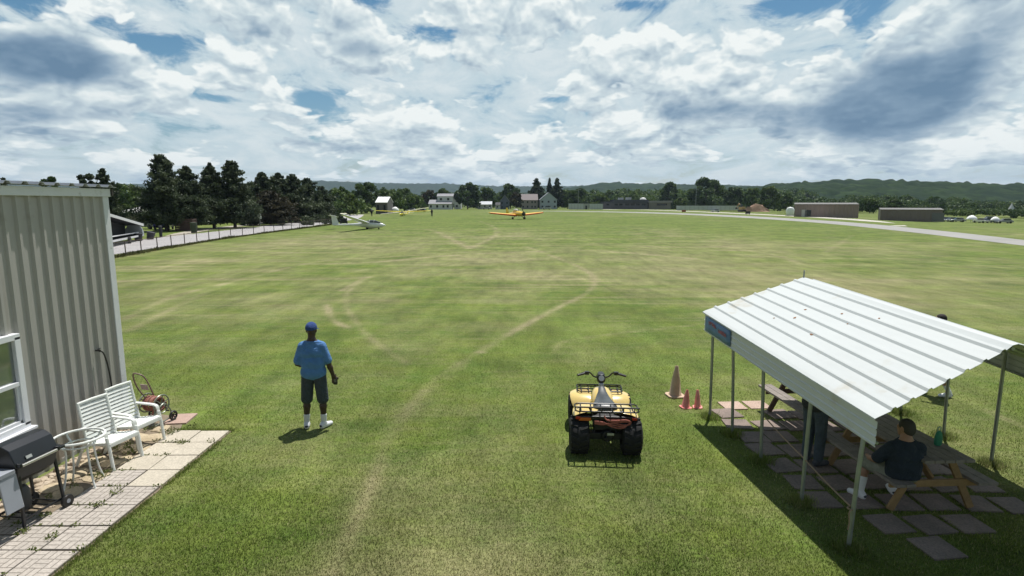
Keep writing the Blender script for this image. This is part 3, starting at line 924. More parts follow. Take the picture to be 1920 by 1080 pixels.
MB().box((0.2155, -0.10, 0.825), (0.006, 0.07, 0.035), Matrix.Rotation(-0.35, 3, 'Y')).build('name_plate', m_steel, ld, 0)
for x_, y_, wheel in ((0.19, 0.24, True), (-0.19, 0.24, True), (0.19, -0.22, False), (-0.19, -0.22, False)):
    MB().bar((x_ * 0.95, y_ * 0.95, 0.70), (x_ * 1.08, y_ * 1.12, 0.075 if wheel else 0.0), 0.028, 0.028, (1, 0, 0)).build('leg', m_gblack, gr, 0, 0.004)
    if wheel:
        wl = MB().lathe([(0.05, -0.018), (0.075, -0.018), (0.08, -0.008), (0.08, 0.008), (0.075, 0.018), (0.05, 0.018)], (x_ * 1.1 + (0.03 if x_ > 0 else -0.03), y_ * 1.12 + 0.01, 0.08), (1, 0, 0), 20).build('wheel', m_rubber, gr)
        MB().lathe([(0.0, -0.02), (0.026, -0.02), (0.03, 0.0), (0.026, 0.02), (0.0, 0.02)], (x_ * 1.1 + (0.03 if x_ > 0 else -0.03), y_ * 1.12 + 0.01, 0.08), (1, 0, 0), 12).build('hub', m_ggrey, wl)
rk = MB()
for x_ in (-0.19, 0.19):
    rk.bar((x_, -0.24, 0.12), (x_, 0.26, 0.12), 0.02, 0.02)
for k in range(5):
    rk.bar((-0.19, -0.2 + 0.1 * k, 0.125), (0.19, -0.2 + 0.1 * k, 0.125), 0.012, 0.012)
rk.build('bottom_rack', m_gblack, gr, 0)
MB().lathe([(0.0, 0.13), (0.085, 0.13), (0.10, 0.17), (0.10, 0.34), (0.07, 0.40), (0.03, 0.42), (0.0, 0.42)], (-0.06, -0.02, 0), n=20).build('gas_bottle', mat('dark_gas_bottle', (0.05, 0.052, 0.055), 0.5), gr)
sh = MB()
sh.box((0, -0.40, 0.735), (0.40, 0.235, 0.028)); sh.box((0, -0.275, 0.725), (0.42, 0.02, 0.045)); sh.box((0.205, -0.40, 0.725), (0.02, 0.25, 0.05))
sh.build('side_shelf', m_ggrey, gr, 0, 0.006)
MB().box((0.225, -0.36, 0.50), (0.02, 0.20, 0.40), Matrix.Rotation(-0.14, 3, 'Y')).build('folding_panel', m_ggrey, gr, 0, 0.006)
MB().box((0, 0.335, 0.735), (0.36, 0.12, 0.03)).build('side_shelf', m_gblack, gr, 0, 0.006)
tg = MB(); tg.bar((0.1, 0.3, 0.765), (-0.12, 0.40, 0.77), 0.022, 0.012); tg.bar((0.1, 0.32, 0.765), (-0.12, 0.42, 0.785), 0.022, 0.012)
tag(tg.xform(Matrix.Translation((-5.70, 6.33, 0.02)) @ Matrix.Rotation(R(-7), 4, 'Z')).build('grill_tongs', m_steel, None, 0), 'steel tongs lying on the black side shelf of the grill', 'tongs')

# ------------------------------------------------------------------ hose reel cart
m_grn = mat('grey_green_tube', (0.22, 0.24, 0.20), 0.4, 0.3)
m_hose = mat('faded_red_hose', (0.30, 0.125, 0.095), 0.6, 0, 0.25, 14)
rl = thing('hose_reel_cart', 'hose reel cart wound with faded red hose behind the white chairs', 'hose reel', (-6.02, 9.30, 0.03), R(-14))
for x_ in (-0.15, 0.15):
    fl_ = MB().tube([(x_, 0.155 * math.cos(k * .2618), 0.33 + 0.155 * math.sin(k * .2618)) for k in range(24)], 0.012, 6, True)
    for k in range(3):
        a = k * math.pi / 3 + .3
        fl_.tube([(x_, 0.155 * math.cos(a), 0.33 + 0.155 * math.sin(a)), (x_, -0.155 * math.cos(a), 0.33 - 0.155 * math.sin(a))], 0.008, 6)
    fl_.build('reel_flange', m_grn, rl)
coil = []
for k in range(9 * 18 + 1):
    a = k / 18 * 2 * math.pi
    rr_ = 0.105 + 0.012 * math.sin(k * 0.13)
    coil.append((-0.125 + 0.25 * k / (9 * 18), rr_ * math.cos(a), 0.33 + rr_ * math.sin(a)))
hs = MB().tube(coil, 0.016, 6)
hs.tube(smooth_path([(0.10, -0.11, 0.36), (0.11, -0.14, 0.25), (0.09, -0.15, 0.12), (0.06, -0.17, 0.03)], 5), 0.014, 6)
hs.build('wound_hose', m_hose, rl)
fr = MB()
for x_ in (-0.185, 0.185):
    fr.tube(smooth_path([(x_, -0.20, 0.02), (x_, -0.17, 0.20), (x_, 0.0, 0.34), (x_, 0.12, 0.22), (x_, 0.16, 0.06)], 5), 0.012, 6)
    fr.tube([(x_, -0.20, 0.02), (x_, 0.16, 0.06)], 0.011, 6)
fr.tube([(-0.19, 0, 0.33), (0.24, 0, 0.33)], 0.01, 6); fr.tube([(-0.185, -0.2, 0.03), (0.185, -0.2, 0.03)], 0.011, 6)
fr.build('cart_frame', m_grn, rl)
MB().tube(smooth_path([(-0.05, 0.10, 0.30), (-0.08, 0.02, 0.62), (-0.12, -0.04, 0.80), (-0.20, -0.08, 0.85), (-0.29, -0.08, 0.83), (-0.30, -0.02, 0.6), (-0.20, 0.10, 0.28)], 6), 0.012, 8).build('push_handle', mat('brown_handle_tube', (0.20, 0.13, 0.11), 0.5), rl)
MB().box((-0.17, 0.0, 0.60), (0.15, 0.01, 0.10), Matrix.Rotation(0.2, 3, 'X')).build('tray', mat('faded_pink_tray', (0.52, 0.40, 0.38), 0.6), rl, 0, 0.005)
for x_ in (-0.215, 0.215):
    wl = MB().tube([(x_, 0.155 + 0.068 * math.cos(k * .314), 0.085 + 0.068 * math.sin(k * .314)) for k in range(20)], 0.017, 8, True).build('wheel', m_rubber, rl)
    sp = MB()
    for k in range(3):
        a = k * math.pi / 3
        sp.bar((x_, 0.155 + 0.06 * math.cos(a), 0.085 + 0.06 * math.sin(a)), (x_, 0.155 - 0.06 * math.cos(a), 0.085 - 0.06 * math.sin(a)), 0.014, 0.014)
    sp.build('spokes', m_rubber, wl, 0)
ck = MB(); ck.tube([(0.24, 0, 0.33), (0.25, -0.02, 0.24)], 0.008, 6); ck.tube([(0.25, -0.02, 0.24), (0.31, -0.02, 0.24)], 0.012, 8)
ck.build('crank_handle', m_rubber, rl)

# ------------------------------------------------------------------ quad bike
m_yel = mat('yellow_quad_plastic', (0.72, 0.54, 0.20), 0.25, 0, 0.06, 4, coat=0.4, dirt=(0.55, 0.47, 0.30), dirt_amt=0.04, dirt_scale=7)
m_orange = mat('orange_tail_plastic', (0.55, 0.13, 0.015), 0.4)
m_seat = mat('grey_black_vinyl', (0.055, 0.062, 0.068), 0.38, 0, 0.2, 12)
m_rack = mat('black_rack_tube', (0.012, 0.012, 0.013), 0.35)
m_tyre = mat('knobbly_tyre', (0.014, 0.014, 0.014), 0.85, 0, 0.3, 20)
m_mech = mat('dark_machinery', (0.035, 0.036, 0.038), 0.5, 0.5, 0.3, 10)
m_chrome = mat('pale_instrument_plastic', (0.45, 0.46, 0.47), 0.25, 0.4)
m_strap = mat('faded_red_strap', (0.36, 0.115, 0.085), 0.7, 0, 0.2, 20)
av = thing('quad_bike', 'yellow quad bike with black racks parked on the grass and seen from behind', 'quad bike', (1.425, 8.72, 0), R(-4))

def wheel(x, y, r, w, rim):
    mb = MB()
    prof = [(r * 0.52, -w / 2), (r * 0.80, -w / 2), (r * 0.95, -w * 0.42), (r, -w * 0.22), (r * 1.005, 0), (r, w * 0.22), (r * 0.95, w * 0.42), (r * 0.80, w / 2), (r * 0.52, w / 2)]
    mb.lathe(prof, (x, y, r), (1, 0, 0), 36, False)
    for k in range(18):                       # tread knobs
        for s_ in (-1, 1):
            a = 2 * math.pi * (k + (0.5 if s_ > 0 else 0)) / 18
            rot = Matrix.Rotation(a, 3, 'X') @ Matrix.Rotation(0.35 * s_, 3, 'Z')
            c = Vector((x + s_ * w * 0.23, y, r)) + Matrix.Rotation(a, 3, 'X') @ Vector((0, 0, r * 1.0))
            mb.box(c, (w * 0.40, r * 0.11, r * 0.09), Matrix.Rotation(a, 3, 'X') @ Matrix.Rotation(0.35 * s_, 3, 'Z'))
    o = mb.build('wheel', m_tyre, av, 40)
    h = MB().lathe([(0.0, -w * 0.30), (r * 0.30, -w * 0.32), (r * 0.50, -w * 0.40), (r * 0.55, -w * 0.46), (r * 0.55, w * 0.46), (r * 0.50, w * 0.40), (r * 0.30, w * 0.32), (0.0, w * 0.30)], (x, y, r), (1, 0, 0), 24, False)
    h.build('rim', m_mech, o)
for s_ in (-1, 1):
    wheel(s_ * 0.385, -0.53, 0.27, 0.29, True)
    wheel(s_ * 0.415, 0.56, 0.265, 0.20, True)

# chassis, engine, axle
ch = MB()
ch.box((0, 0.02, 0.36), (0.30, 0.85, 0.24)); ch.box((0, -0.53, 0.27), (0.52, 0.10, 0.10)); ch.box((0, 0.56, 0.29), (0.62, 0.08, 0.07))
ch.box((0.0, -0.45, 0.42), (0.34, 0.22, 0.14))
ch.lathe([(0.0, -0.06), (0.085, -0.06), (0.095, 0.0), (0.085, 0.06), (0.0, 0.06)], (0.03, -0.56, 0.28), (0, 1, 0), 16)
for s_ in (-1, 1):
    ch.tube([(s_ * 0.14, -0.44, 0.48), (s_ * 0.17, -0.56, 0.28)], 0.022, 8)
    ch.bar((s_ * 0.27, -0.22, 0.24), (s_ * 0.27, 0.30, 0.24), 0.13, 0.025)
ch.build('chassis', m_mech, av, 30, 0.01)
ex = MB().tube([(0.20, 0.1, 0.36), (0.22, -0.25, 0.40)], 0.022, 8)
ex.lathe([(0.0, 0), (0.05, 0.0), (0.058, 0.03), (0.058, 0.30), (0.03, 0.34), (0.03, 0.36), (0.0, 0.36)], (0.21, -0.27, 0.40), (0, -1, 0.05), 14)
ex.build('exhaust', m_mech, av)
MB().box((0.07, -0.665, 0.335), (0.10, 0.008, 0.035)).build('tow_plate', m_chrome, av, 0)
MB().tube([(0, -0.60, 0.27), (0, -0.70, 0.27)], 0.02, 8).build('tow_hitch', m_mech, av)

def shell(name, rows, m, sub=2, thick=0.012, parent=None):
    o = MB().sheet(rows).build(name, m, parent or av, 60)
    md = o.modifiers.new('thickness', 'SOLIDIFY'); md.thickness = thick; md.offset = -1
    md = o.modifiers.new('smooth', 'SUBSURF'); md.levels = sub; md.render_levels = sub
    return o
# rear body: two fender pans joined over the tail
for s_ in (-1, 1):
    shell('rear_fender', [[(s_ * x_, y_, z_) for x_, y_, z_ in row] for row in (
        [(0.10, -0.60, 0.655), (0.24, -0.64, 0.655), (0.40, -0.66, 0.63), (0.485, -0.66, 0.57)],
        [(0.10, -0.50, 0.66), (0.24, -0.50, 0.675), (0.40, -0.50, 0.665), (0.49, -0.50, 0.60)],
        [(0.11, -0.30, 0.655), (0.24, -0.28, 0.675), (0.38, -0.28, 0.665), (0.47, -0.29, 0.60)],
        [(0.12, -0.16, 0.59), (0.24, -0.12, 0.60), (0.34, -0.12, 0.57), (0.42, -0.14, 0.52)],
        [(0.12, -0.08, 0.46), (0.22, -0.03, 0.42), (0.30, -0.03, 0.38), (0.36, -0.05, 0.36)])], m_yel)
    shell('front_fender', [[(s_ * x_, y_, z_) for x_, y_, z_ in row] for row in (
        [(0.15, 0.26, 0.46), (0.26, 0.25, 0.42), (0.38, 0.25, 0.40), (0.45, 0.27, 0.37)],
        [(0.14, 0.36, 0.55), (0.26, 0.36, 0.55), (0.40, 0.37, 0.54), (0.49, 0.38, 0.50)],
        [(0.14, 0.55, 0.575), (0.26, 0.56, 0.585), (0.42, 0.57, 0.575), (0.51, 0.57, 0.54)],
        [(0.14, 0.76, 0.56), (0.26, 0.78, 0.565), (0.38, 0.77, 0.55), (0.46, 0.75, 0.51)],
        [(0.14, 0.88, 0.54), (0.24, 0.90, 0.52), (0.32, 0.88, 0.49), (0.40, 0.84, 0.46)])], m_yel)
# tank cover flares out from the seat
tk = []
for y_, hw, z0, z1 in ((-0.12, 0.145, 0.50, 0.655), (0.0, 0.175, 0.52, 0.73), (0.14, 0.175, 0.54, 0.775), (0.28, 0.14, 0.56, 0.775), (0.42, 0.13, 0.52, 0.715), (0.56, 0.14, 0.5, 0.66)):
    tk.append([Vector((x_, y_, z_)) for x_, z_ in ((-hw, z0), (-hw * 1.05, (z0 + z1) / 2), (-hw * 0.75, z1 - 0.015), (0, z1), (hw * 0.75, z1 - 0.015), (hw * 1.05, (z0 + z1) / 2), (hw, z0), (0, z0 - 0.02))])
o = MB().loft(tk).build('tank_cover', m_yel, av, 60)
md = o.modifiers.new('smooth', 'SUBSURF'); md.levels = 2; md.render_levels = 2
st = []
for y_, hw, zt in ((-0.56, 0.17, 0.70), (-0.50, 0.19, 0.735), (-0.38, 0.18, 0.735), (-0.2, 0.15, 0.715), (-0.02, 0.105, 0.725), (0.12, 0.075, 0.772), (0.20, 0.055, 0.80), (0.24, 0.04, 0.79)):
    st.append([Vector((x_, y_, z_)) for x_, z_ in ((-hw, zt - 0.10), (-hw, zt - 0.035), (-hw * 0.7, zt - 0.004), (0, zt + 0.004), (hw * 0.7, zt - 0.004), (hw, zt - 0.035), (hw, zt - 0.10), (0, zt - 0.12))])
o = MB().loft(st).build('seat', m_seat, av, 60)
md = o.modifiers.new('smooth', 'SUBSURF'); md.levels = 2; md.render_levels = 2
MB().lathe([(0.0, 0.0), (0.045, 0.0), (0.045, 0.03), (0.035, 0.045), (0.0, 0.05)], (0, 0.28, 0.772), (0, 0, 1), 16).build('fuel_cap', m_chrome, av)
# tail panel and lamps
tl = MB()
tl.loft([[(x_, -0.655, z_) for x_, z_ in ((-0.46, 0.545), (0.46, 0.545), (0.44, 0.60), (-0.44, 0.60))], [(x_, -0.56, z_) for x_, z_ in ((-0.44, 0.50), (0.44, 0.50), (0.44, 0.62), (-0.44, 0.62))]])
tl.build('tail_panel', m_rack, av, 0, 0.01)
MB().box((-0.31, -0.668, 0.56), (0.18, 0.02, 0.05)).build('reflector', m_orange, av, 0, 0.008)
for s_ in (-1, 1):
    MB().box((s_ * 0.41, -0.672, 0.58), (0.07, 0.02, 0.04)).build('tail_lamp', mat('red_lens', (0.45, 0.03, 0.015), 0.15), av, 0, 0.006)

def rack(name, y0, y1, hw, z, nbar, lip):
    lh = 0.065 if lip < 0 else 0.028
    mb = MB()
    r = 0.0115
    loop = [(-hw, y0 + 0.04, z), (-hw, y1 - 0.04, z), (-hw + 0.04, y1, z), (hw - 0.04, y1, z), (hw, y1 - 0.04, z), (hw, y0 + 0.04, z), (hw - 0.04, y0, z), (-hw + 0.04, y0, z)]
    mb.tube(loop, r, 8, True)
    for k in range(nbar):
        x_ = -hw * 0.82 + 2 * hw * 0.82 * k / (nbar - 1)
        mb.tube([(x_, y0, z), (x_, y1, z)], r * 0.85, 6)
    mb.tube([(-hw, (y0 + y1) / 2, z), (hw, (y0 + y1) / 2, z)], r * 0.85, 6)
    ye = y0 if lip < 0 else y1
    mb.tube(smooth_path([(-hw, ye - lip * 0.14, z + 0.005), (-hw, ye - lip * 0.02, z + lh - 0.01), (-hw + 0.05, ye, z + lh), (0, ye, z + lh), (hw - 0.05, ye, z + lh), (hw, ye - lip * 0.02, z + lh - 0.01), (hw, ye - lip * 0.14, z + 0.005)], 4), r, 8)
    for k in range(6):
        x_ = -hw * 0.85 + 2 * hw * 0.85 * k / 5
        mb.tube([(x_, ye, z), (x_, ye, z + lh)], r * 0.8, 6)
    for s_ in (-1, 1):
        mb.tube([(s_ * hw * 0.55, (y0 + y1) / 2, z), (s_ * hw * 0.40, (y0 + y1) / 2, z - 0.14)], r, 6)
    return mb.build(name, m_rack, av)
rack('rear_rack', -0.80, -0.46, 0.455, 0.725, 6, -1)
rack('front_rack', 0.48, 0.76, 0.37, 0.60, 6, 1)
# handlebar
hb_ = MB()
hb_.tube([(0, 0.42, 0.66), (0, 0.34, 0.92)], 0.026, 8)
hb_.tube(smooth_path([(-0.375, 0.22, 0.985), (-0.20, 0.30, 1.01), (-0.10, 0.34, 0.925), (0.10, 0.34, 0.925), (0.20, 0.30, 1.01), (0.375, 0.22, 0.985)], 5), 0.0125, 8)
hb = hb_.build('handlebar', m_rack, av)
hb.location.z = -0.03
for s_ in (-1, 1):
    MB().tube([(s_ * 0.25, 0.28, 1.004), (s_ * 0.385, 0.215, 0.983)], 0.019, 10).build('grip', m_rubber, hb)
    lv = MB(); lv.box((s_ * 0.235, 0.287, 1.005), (0.07, 0.05, 0.05)); lv.tube([(s_ * 0.22, 0.32, 1.01), (s_ * 0.28, 0.33, 1.0), (s_ * 0.37, 0.28, 0.98)], 0.008, 6)
    lv.build('brake_lever', m_rack, hb)
pod = MB().loft([[Vector((x_ * k_, y_, z_)) for x_, z_ in ((-0.06, 0.85), (-0.075, 0.92), (-0.045, 0.985), (0.045, 0.985), (0.075, 0.92), (0.06, 0.85))] for y_, k_ in ((0.26, 0.8), (0.30, 1.0), (0.40, 1.0), (0.46, 0.75))])
pd = pod.build('headlamp_pod', m_rack, hb, 40, 0.012)
MB().lathe([(0.0, 0), (0.046, 0), (0.046, 0.012), (0.0, 0.012)], (0, 0.252, 0.93), (0, -1, 0.35), 18).build('instrument_dial', m_chrome, pd)
MB().lathe([(0.0, 0), (0.05, 0), (0.04, 0.02), (0.0, 0.025)], (0, 0.458, 0.92), (0, 1, 0), 18).build('headlamp', m_chrome, pd)
# strap wound on the tail
sp_ = MB()
for k in range(3):
    sp_.tube(smooth_path([(-0.17, -0.69, 0.505 + 0.018 * k), (-0.05, -0.71, 0.50 + 0.016 * k), (0.10, -0.715, 0.525 - 0.03 * k), (0.24, -0.71, 0.50 - 0.022 * k), (0.33, -0.70, 0.505 + 0.008 * k), (0.35, -0.70, 0.545), (0.28, -0.70, 0.572 - 0.012 * k), (0.12, -0.71, 0.565 - 0.012 * k), (0.0, -0.71, 0.575), (-0.03, -0.69, 0.63)], 5), 0.0105, 6)
sp_.build('tow_strap', m_strap, av)

# ------------------------------------------------------------------ cones
def cone(label, loc, h, r0, r1, base, color, tilt, thick):
    c = thing('traffic_cone', label, 'cone', loc, random.uniform(0, 1), None)
    c.rotation_euler = (tilt[0], tilt[1], random.uniform(-.3, .3))
    m = mat('weathered_cone', color, 0.75, 0, 0.12, 7, dirt=tuple(x * 0.7 for x in color), dirt_amt=0.0, dirt_scale=5)
    MB().lathe([(r0 * 1.12, thick), (r0, thick + 0.015), (r0 * 0.55 + r1 * 0.45, thick + h * 0.5), (r1, h - 0.01), (r1 * 0.85, h), (r1 * 0.55, h - 0.012), (r1 * 0.4, h * 0.7)], n=24, caps=False).build('cone_body', m, c, 40)
    MB().prism([(base * math.cos(a), base * math.sin(a)) for a in [math.pi / 4 + k * math.pi / 2 + d for k in range(4) for d in (-.22, .22)]], 0.0, thick).build('cone_base', m, c, 0, 0.006)
    return c
cone('tall sun-bleached tan cone standing behind the two small red cones', (3.155, 10.72, 0), 0.60, 0.115, 0.032, 0.20, (0.48, 0.35, 0.25), (0, R(1)), 0.03)
cone('small faded red cone leaning beside the foot of the tall tan cone', (3.165, 10.08, 0), 0.335, 0.072, 0.022, 0.115, (0.80, 0.27, 0.25), (0, R(4)), 0.02)
cone('small faded red cone nearest the first canopy post', (3.385, 10.08, 0), 0.335, 0.058, 0.024, 0.10, (0.80, 0.31, 0.29), (0, R(-2)), 0.02)

# ------------------------------------------------------------------ metal canopy
m_white_roof = mat('white_painted_roofing', (0.56, 0.585, 0.58), 0.42, 0.0, 0.025, 0.8, dirt=(0.50, 0.485, 0.43), dirt_amt=0.05, dirt_scale=1.1)
m_spot = mat('rust_spot', (0.26, 0.12, 0.05), 0.9)
m_galv = mat('galvanised_post', (0.33, 0.35, 0.34), 0.4, 0.55, 0.15, 6)
shed = thing('metal_canopy', 'open white metal canopy on thin posts sheltering the picnic tables', 'canopy', (5.15, 7.7, 0))
# the frame has settled: it sits a little lower at the near end
ROOF_F, ROOF_N = 9.82, 5.50
SEC_F = dict(el=3.335, er=6.86, ze=1.865, xr=5.02, zr=2.43, sk=0.37)
SEC_N = dict(el=3.655, er=6.96, ze=1.60, xr=4.96, zr=2.33, sk=0.345)
def section(S, side, n=8):
    """profile from the skirt foot over the eave to the ridge, with raised ribs that run the length of the roof"""
    e = S['el'] if side < 0 else S['er']
    ze, sk, xr, zr = S['ze'], S['sk'], S['xr'], S['zr']
    dirx = 1 if side < 0 else -1
    run = abs(xr - e)
    pts = []
    pts += [(e - dirx * 0.03, ze - 0.052), (e - dirx * 0.028, ze - 0.036), (e + dirx * 0.012, ze - 0.014)]
    slope = (zr - ze) / (run - 0.05)
    ribs = 7
    for k in range(ribs):
        u0 = 0.06 + (run - 0.12) * (k + 0.55) / ribs
        for du, h in ((-0.028, 0), (-0.012, 0.022), (0.012, 0.022), (0.028, 0)):
            pts.append((e + dirx * (u0 + du), ze + slope * (u0 + du - 0.05) + h))
    pts.append((xr - dirx * 0.05, zr - 0.012))
    pts.append((xr, zr))
    return pts
L0 = Vector((5.15, 7.7, 0))
def roof_half(side):
    f, n_ = section(SEC_F, side), section(SEC_N, side)
    rows = []
    for k in range(9):
        q = k / 8
        rows.append([Vector((a[0] * (1 - q) + b_[0] * q, ROOF_F * (1 - q) + ROOF_N * q, a[1] * (1 - q) + b_[1] * q)) - L0 for a, b_ in zip(f, n_)])
    return rows
for side in (-1, 1):
    MB().sheet(roof_half(side)).build('roof_panel', m_white_roof, shed, 0, thick=0.004)
def skirt_section(S, side):
    e, dirx = (S['el'], 1) if side < 0 else (S['er'], -1)
    out = []
    for q in (0.0, 0.05, 0.09, 0.14, 0.36, 0.40, 0.45, 0.66, 0.70, 0.75, 0.90, 1.0):
        rib = 0.012 if q in (0.09, 0.40, 0.70) else 0.0
        out.append((e + dirx * (0.012 - rib), S['ze'] - S['sk'] + S['sk'] * q * 0.78))
    return out
for side in (-1, 1):
    f, n_ = skirt_section(SEC_F, side), skirt_section(SEC_N, side)
    MB().sheet([[Vector((a[0] * (1 - q) + b_[0] * q, (ROOF_F - 0.02) * (1 - q) + (ROOF_N + 0.02) * q, a[1] * (1 - q) + b_[1] * q)) - L0 for a, b_ in zip(f, n_)] for q in [k / 8 for k in range(9)]]).build('skirt_panel', m_white_roof, shed, 0, thick=0.004)
def lerp_sec(y):
    q = (ROOF_F - y) / (ROOF_F - ROOF_N)
    return {k: SEC_F[k] * (1 - q) + SEC_N[k] * q for k in SEC_F}
POST_L = [(3.44, 9.58), (3.55, 8.84), (3.60, 7.88), (3.60, 6.70), (3.63, 5.74)]
POST_R = [(6.90, 9.79), (6.88, 8.74), (6.84, 7.77), (6.86, 6.75), (6.88, 5.80)]
for (xl, yl), (xr_, yr) in zip(POST_L, POST_R):
    S = lerp_sec(yl)
    for x_, y_, e, s_ in ((xl, yl, S['el'] + 0.06, 1), (xr_, yr, S['er'] - 0.06, -1)):
        xr2, yy = (S['xr'], (yl + yr) / 2)
        top = S['ze'] - 0.10
        MB().tube([Vector(p) - L0 for p in ((x_, y_, 0.0), (x_ * 0.5 + e * 0.5, y_, top * 0.6), (e, y_, top), (e + s_ * 0.06, y_, S['ze'] - 0.045), (e + s_ * 0.16, y_ * 0.9 + yy * .1, S['ze'] + 0.0), (xr2, yy, S['zr'] - 0.055))], 0.0235, 10).build('post', m_galv, shed)
pl = MB()
for S in ('el', 'er'):
    off = 0.05 if S == 'el' else -0.05
    pl.tube([Vector((SEC_F[S] + off, ROOF_F - 0.05, SEC_F['ze'] - SEC_F['sk'] + 0.03)) - L0, Vector((SEC_N[S] + off, ROOF_N + 0.05, SEC_N['ze'] - SEC_N['sk'] + 0.03)) - L0], 0.016, 6)
pl.tube([Vector((SEC_F['xr'], ROOF_F - 0.05, SEC_F['zr'] - 0.06)) - L0, Vector((SEC_N['xr'], ROOF_N + 0.05, SEC_N['zr'] - 0.06)) - L0], 0.02, 6)
pl.build('rail', m_galv, shed)
sp = MB()
for u_, v_, r_ in ((0.36, 0.52, .028), (0.44, 0.36, .02), (0.50, 0.42, .016), (0.58, 0.33, .016), (0.25, 0.43, .012), (0.62, 0.55, .012), (0.70, 0.47, .014), (0.33, 0.30, .012), (0.8, 0.6, .012)):
    S = lerp_sec(ROOF_F + (ROOF_N - ROOF_F) * v_)
    x_ = S['el'] + (S['xr'] - S['el']) * u_
    k_ = (S['zr'] - S['ze']) / (S['xr'] - S['el'] - 0.05)
    z_ = S['ze'] + k_ * (x_ - S['el'] - 0.05) + 0.004
    y_ = ROOF_F + (ROOF_N - ROOF_F) * v_
    sp.loft([[Vector((x_ + r_ * rr_ * math.cos(a) * random.uniform(.7, 1.2), y_ + r_ * 1.3 * rr_ * math.sin(a) * random.uniform(.7, 1.2), z_ + h_ + k_ * r_ * rr_ * math.cos(a))) - L0 for a in [k * .785 for k in range(8)]] for rr_, h_ in ((1, 0), (0.9, 0.004))])
tag(sp.build('fallen_leaves', m_spot, None, 0), 'brown leaves and specks lying on the white canopy roof', 'leaves', kind='stuff').location = L0
# pole sticking up behind the ridge
MB().tube([Vector((5.02, 9.83, 2.38)) - L0, Vector((5.02, 9.83, 2.55)) - L0], 0.012, 6).build('ridge_pin', m_galv, shed)

# banner on the skirt at the far corner
m_ban = mat('faded_blue_banner', (0.105, 0.20, 0.36), 0.55, 0, 0.1, 5)
m_red = mat('faded_red_lettering', (0.40, 0.13, 0.17), 0.6)
ban = thing('hanging_banner', 'faded blue banner with red lettering hung on the canopy skirt', 'banner', (3.34, 9.3, 1.7))
B0 = Vector((3.34, 9.3, 1.7))
def skirt_pt(y, q, off):
    S = lerp_sec(y)
    return Vector((S['el'] + 0.012 - off, y, S['ze'] - S['sk'] + S['sk'] * q * 0.80)) - B0
rows = [[skirt_pt(9.72 - 0.95 * k / 6, q + 0.012 * math.sin(k * 2.1), 0.020 + 0.004 * math.sin(k * 1.7 + q * 3)) for q in (0.12, 0.4, 0.7, 0.97)] for k in range(7)]
MB().sheet(rows).build('banner_cloth', m_ban, ban, 60, thick=0.003)
lr = random.Random(2)
def stroke(y0, q0, y1, q1, w=0.013):
    lt.bar(skirt_pt(y0, q0, 0.028), skirt_pt(y1, q1, 0.028), 0.003, w, (0, 0, 1) if abs(q1 - q0) < 0.02 else (0, 1, 0))
# two lines of worn red strokes, too faded to read
for (ya, yb_, q) in ((9.58, 9.28, 0.62), (9.20, 8.90, 0.50)):
    lt = MB()
    y_ = ya
    while y_ > yb_:
        w_ = lr.uniform(0.028, 0.045)
        for _ in range(3):
            stroke(y_ - lr.uniform(0, w_ * .7), q + lr.choice((0, 0.09, 0.16)), y_ - lr.uniform(0, w_ * .7), q + lr.choice((0, .16)), 0.014)
        stroke(y_, q + lr.choice((0, 0.085, 0.17)), y_ - w_ * .75, q + lr.choice((0.0, 0.085, 0.17)) * 0 + lr.choice((0, 0.17)), 0.014)
        y_ -= w_
    lt.build('lettering', m_red, ban, 0)

# rope slung between the posts
m_rope = mat('brown_rope', (0.30, 0.21, 0.14), 0.9)
rope = thing('rope', 'thin brown rope slung between the near posts of the canopy', 'rope', (3.6, 6.7, 0.7))
rp_ = MB().tube([Vector(p) - Vector((3.6, 6.7, 0.7)) for p in smooth_path([(3.60, 7.86, 0.68), (3.62, 7.3, 0.60), (3.60, 6.73, 0.58), (3.63, 6.2, 0.50), (3.64, 5.78, 0.47)], 6)], 0.0085, 6)
rp_.tube([Vector(p) - Vector((3.6, 6.7, 0.7)) for p in smooth_path([(3.62, 5.72, 0.47), (3.58, 5.70, 0.44), (3.585, 5.69, 0.34), (3.57, 5.68, 0.26)], 4)], 0.008, 6)
rp_.tube([Vector((3.63 + 0.032 * math.cos(a * .5236), 5.76 + 0.032 * math.sin(a * .5236), 0.46)) - Vector((3.6, 6.7, 0.7)) for a in range(12)], 0.008, 6, True)
rp_.build('rope_line', m_rope, rope)

# slabs of the shaded floor
m_slab = sheet_mat('reddish_slab_shade_tone', (0.15, 0.12, 0.105), (0.26, 0.20, 0.175), 2.2, 0.9, 0.3, 40)  # darker copy of the slab colour, canopy shade painted in
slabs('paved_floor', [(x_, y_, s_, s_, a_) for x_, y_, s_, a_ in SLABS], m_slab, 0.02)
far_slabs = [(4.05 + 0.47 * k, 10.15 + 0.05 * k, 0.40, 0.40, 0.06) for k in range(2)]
slabs('sunlit_slabs', far_slabs, sheet_mat('pink_slab_sun_tone', (0.40, 0.29, 0.23), (0.50, 0.37, 0.31), 2.2, 0.9, 0.3, 40), 0.02)  # lighter copy of the slab colour, sunlight painted in

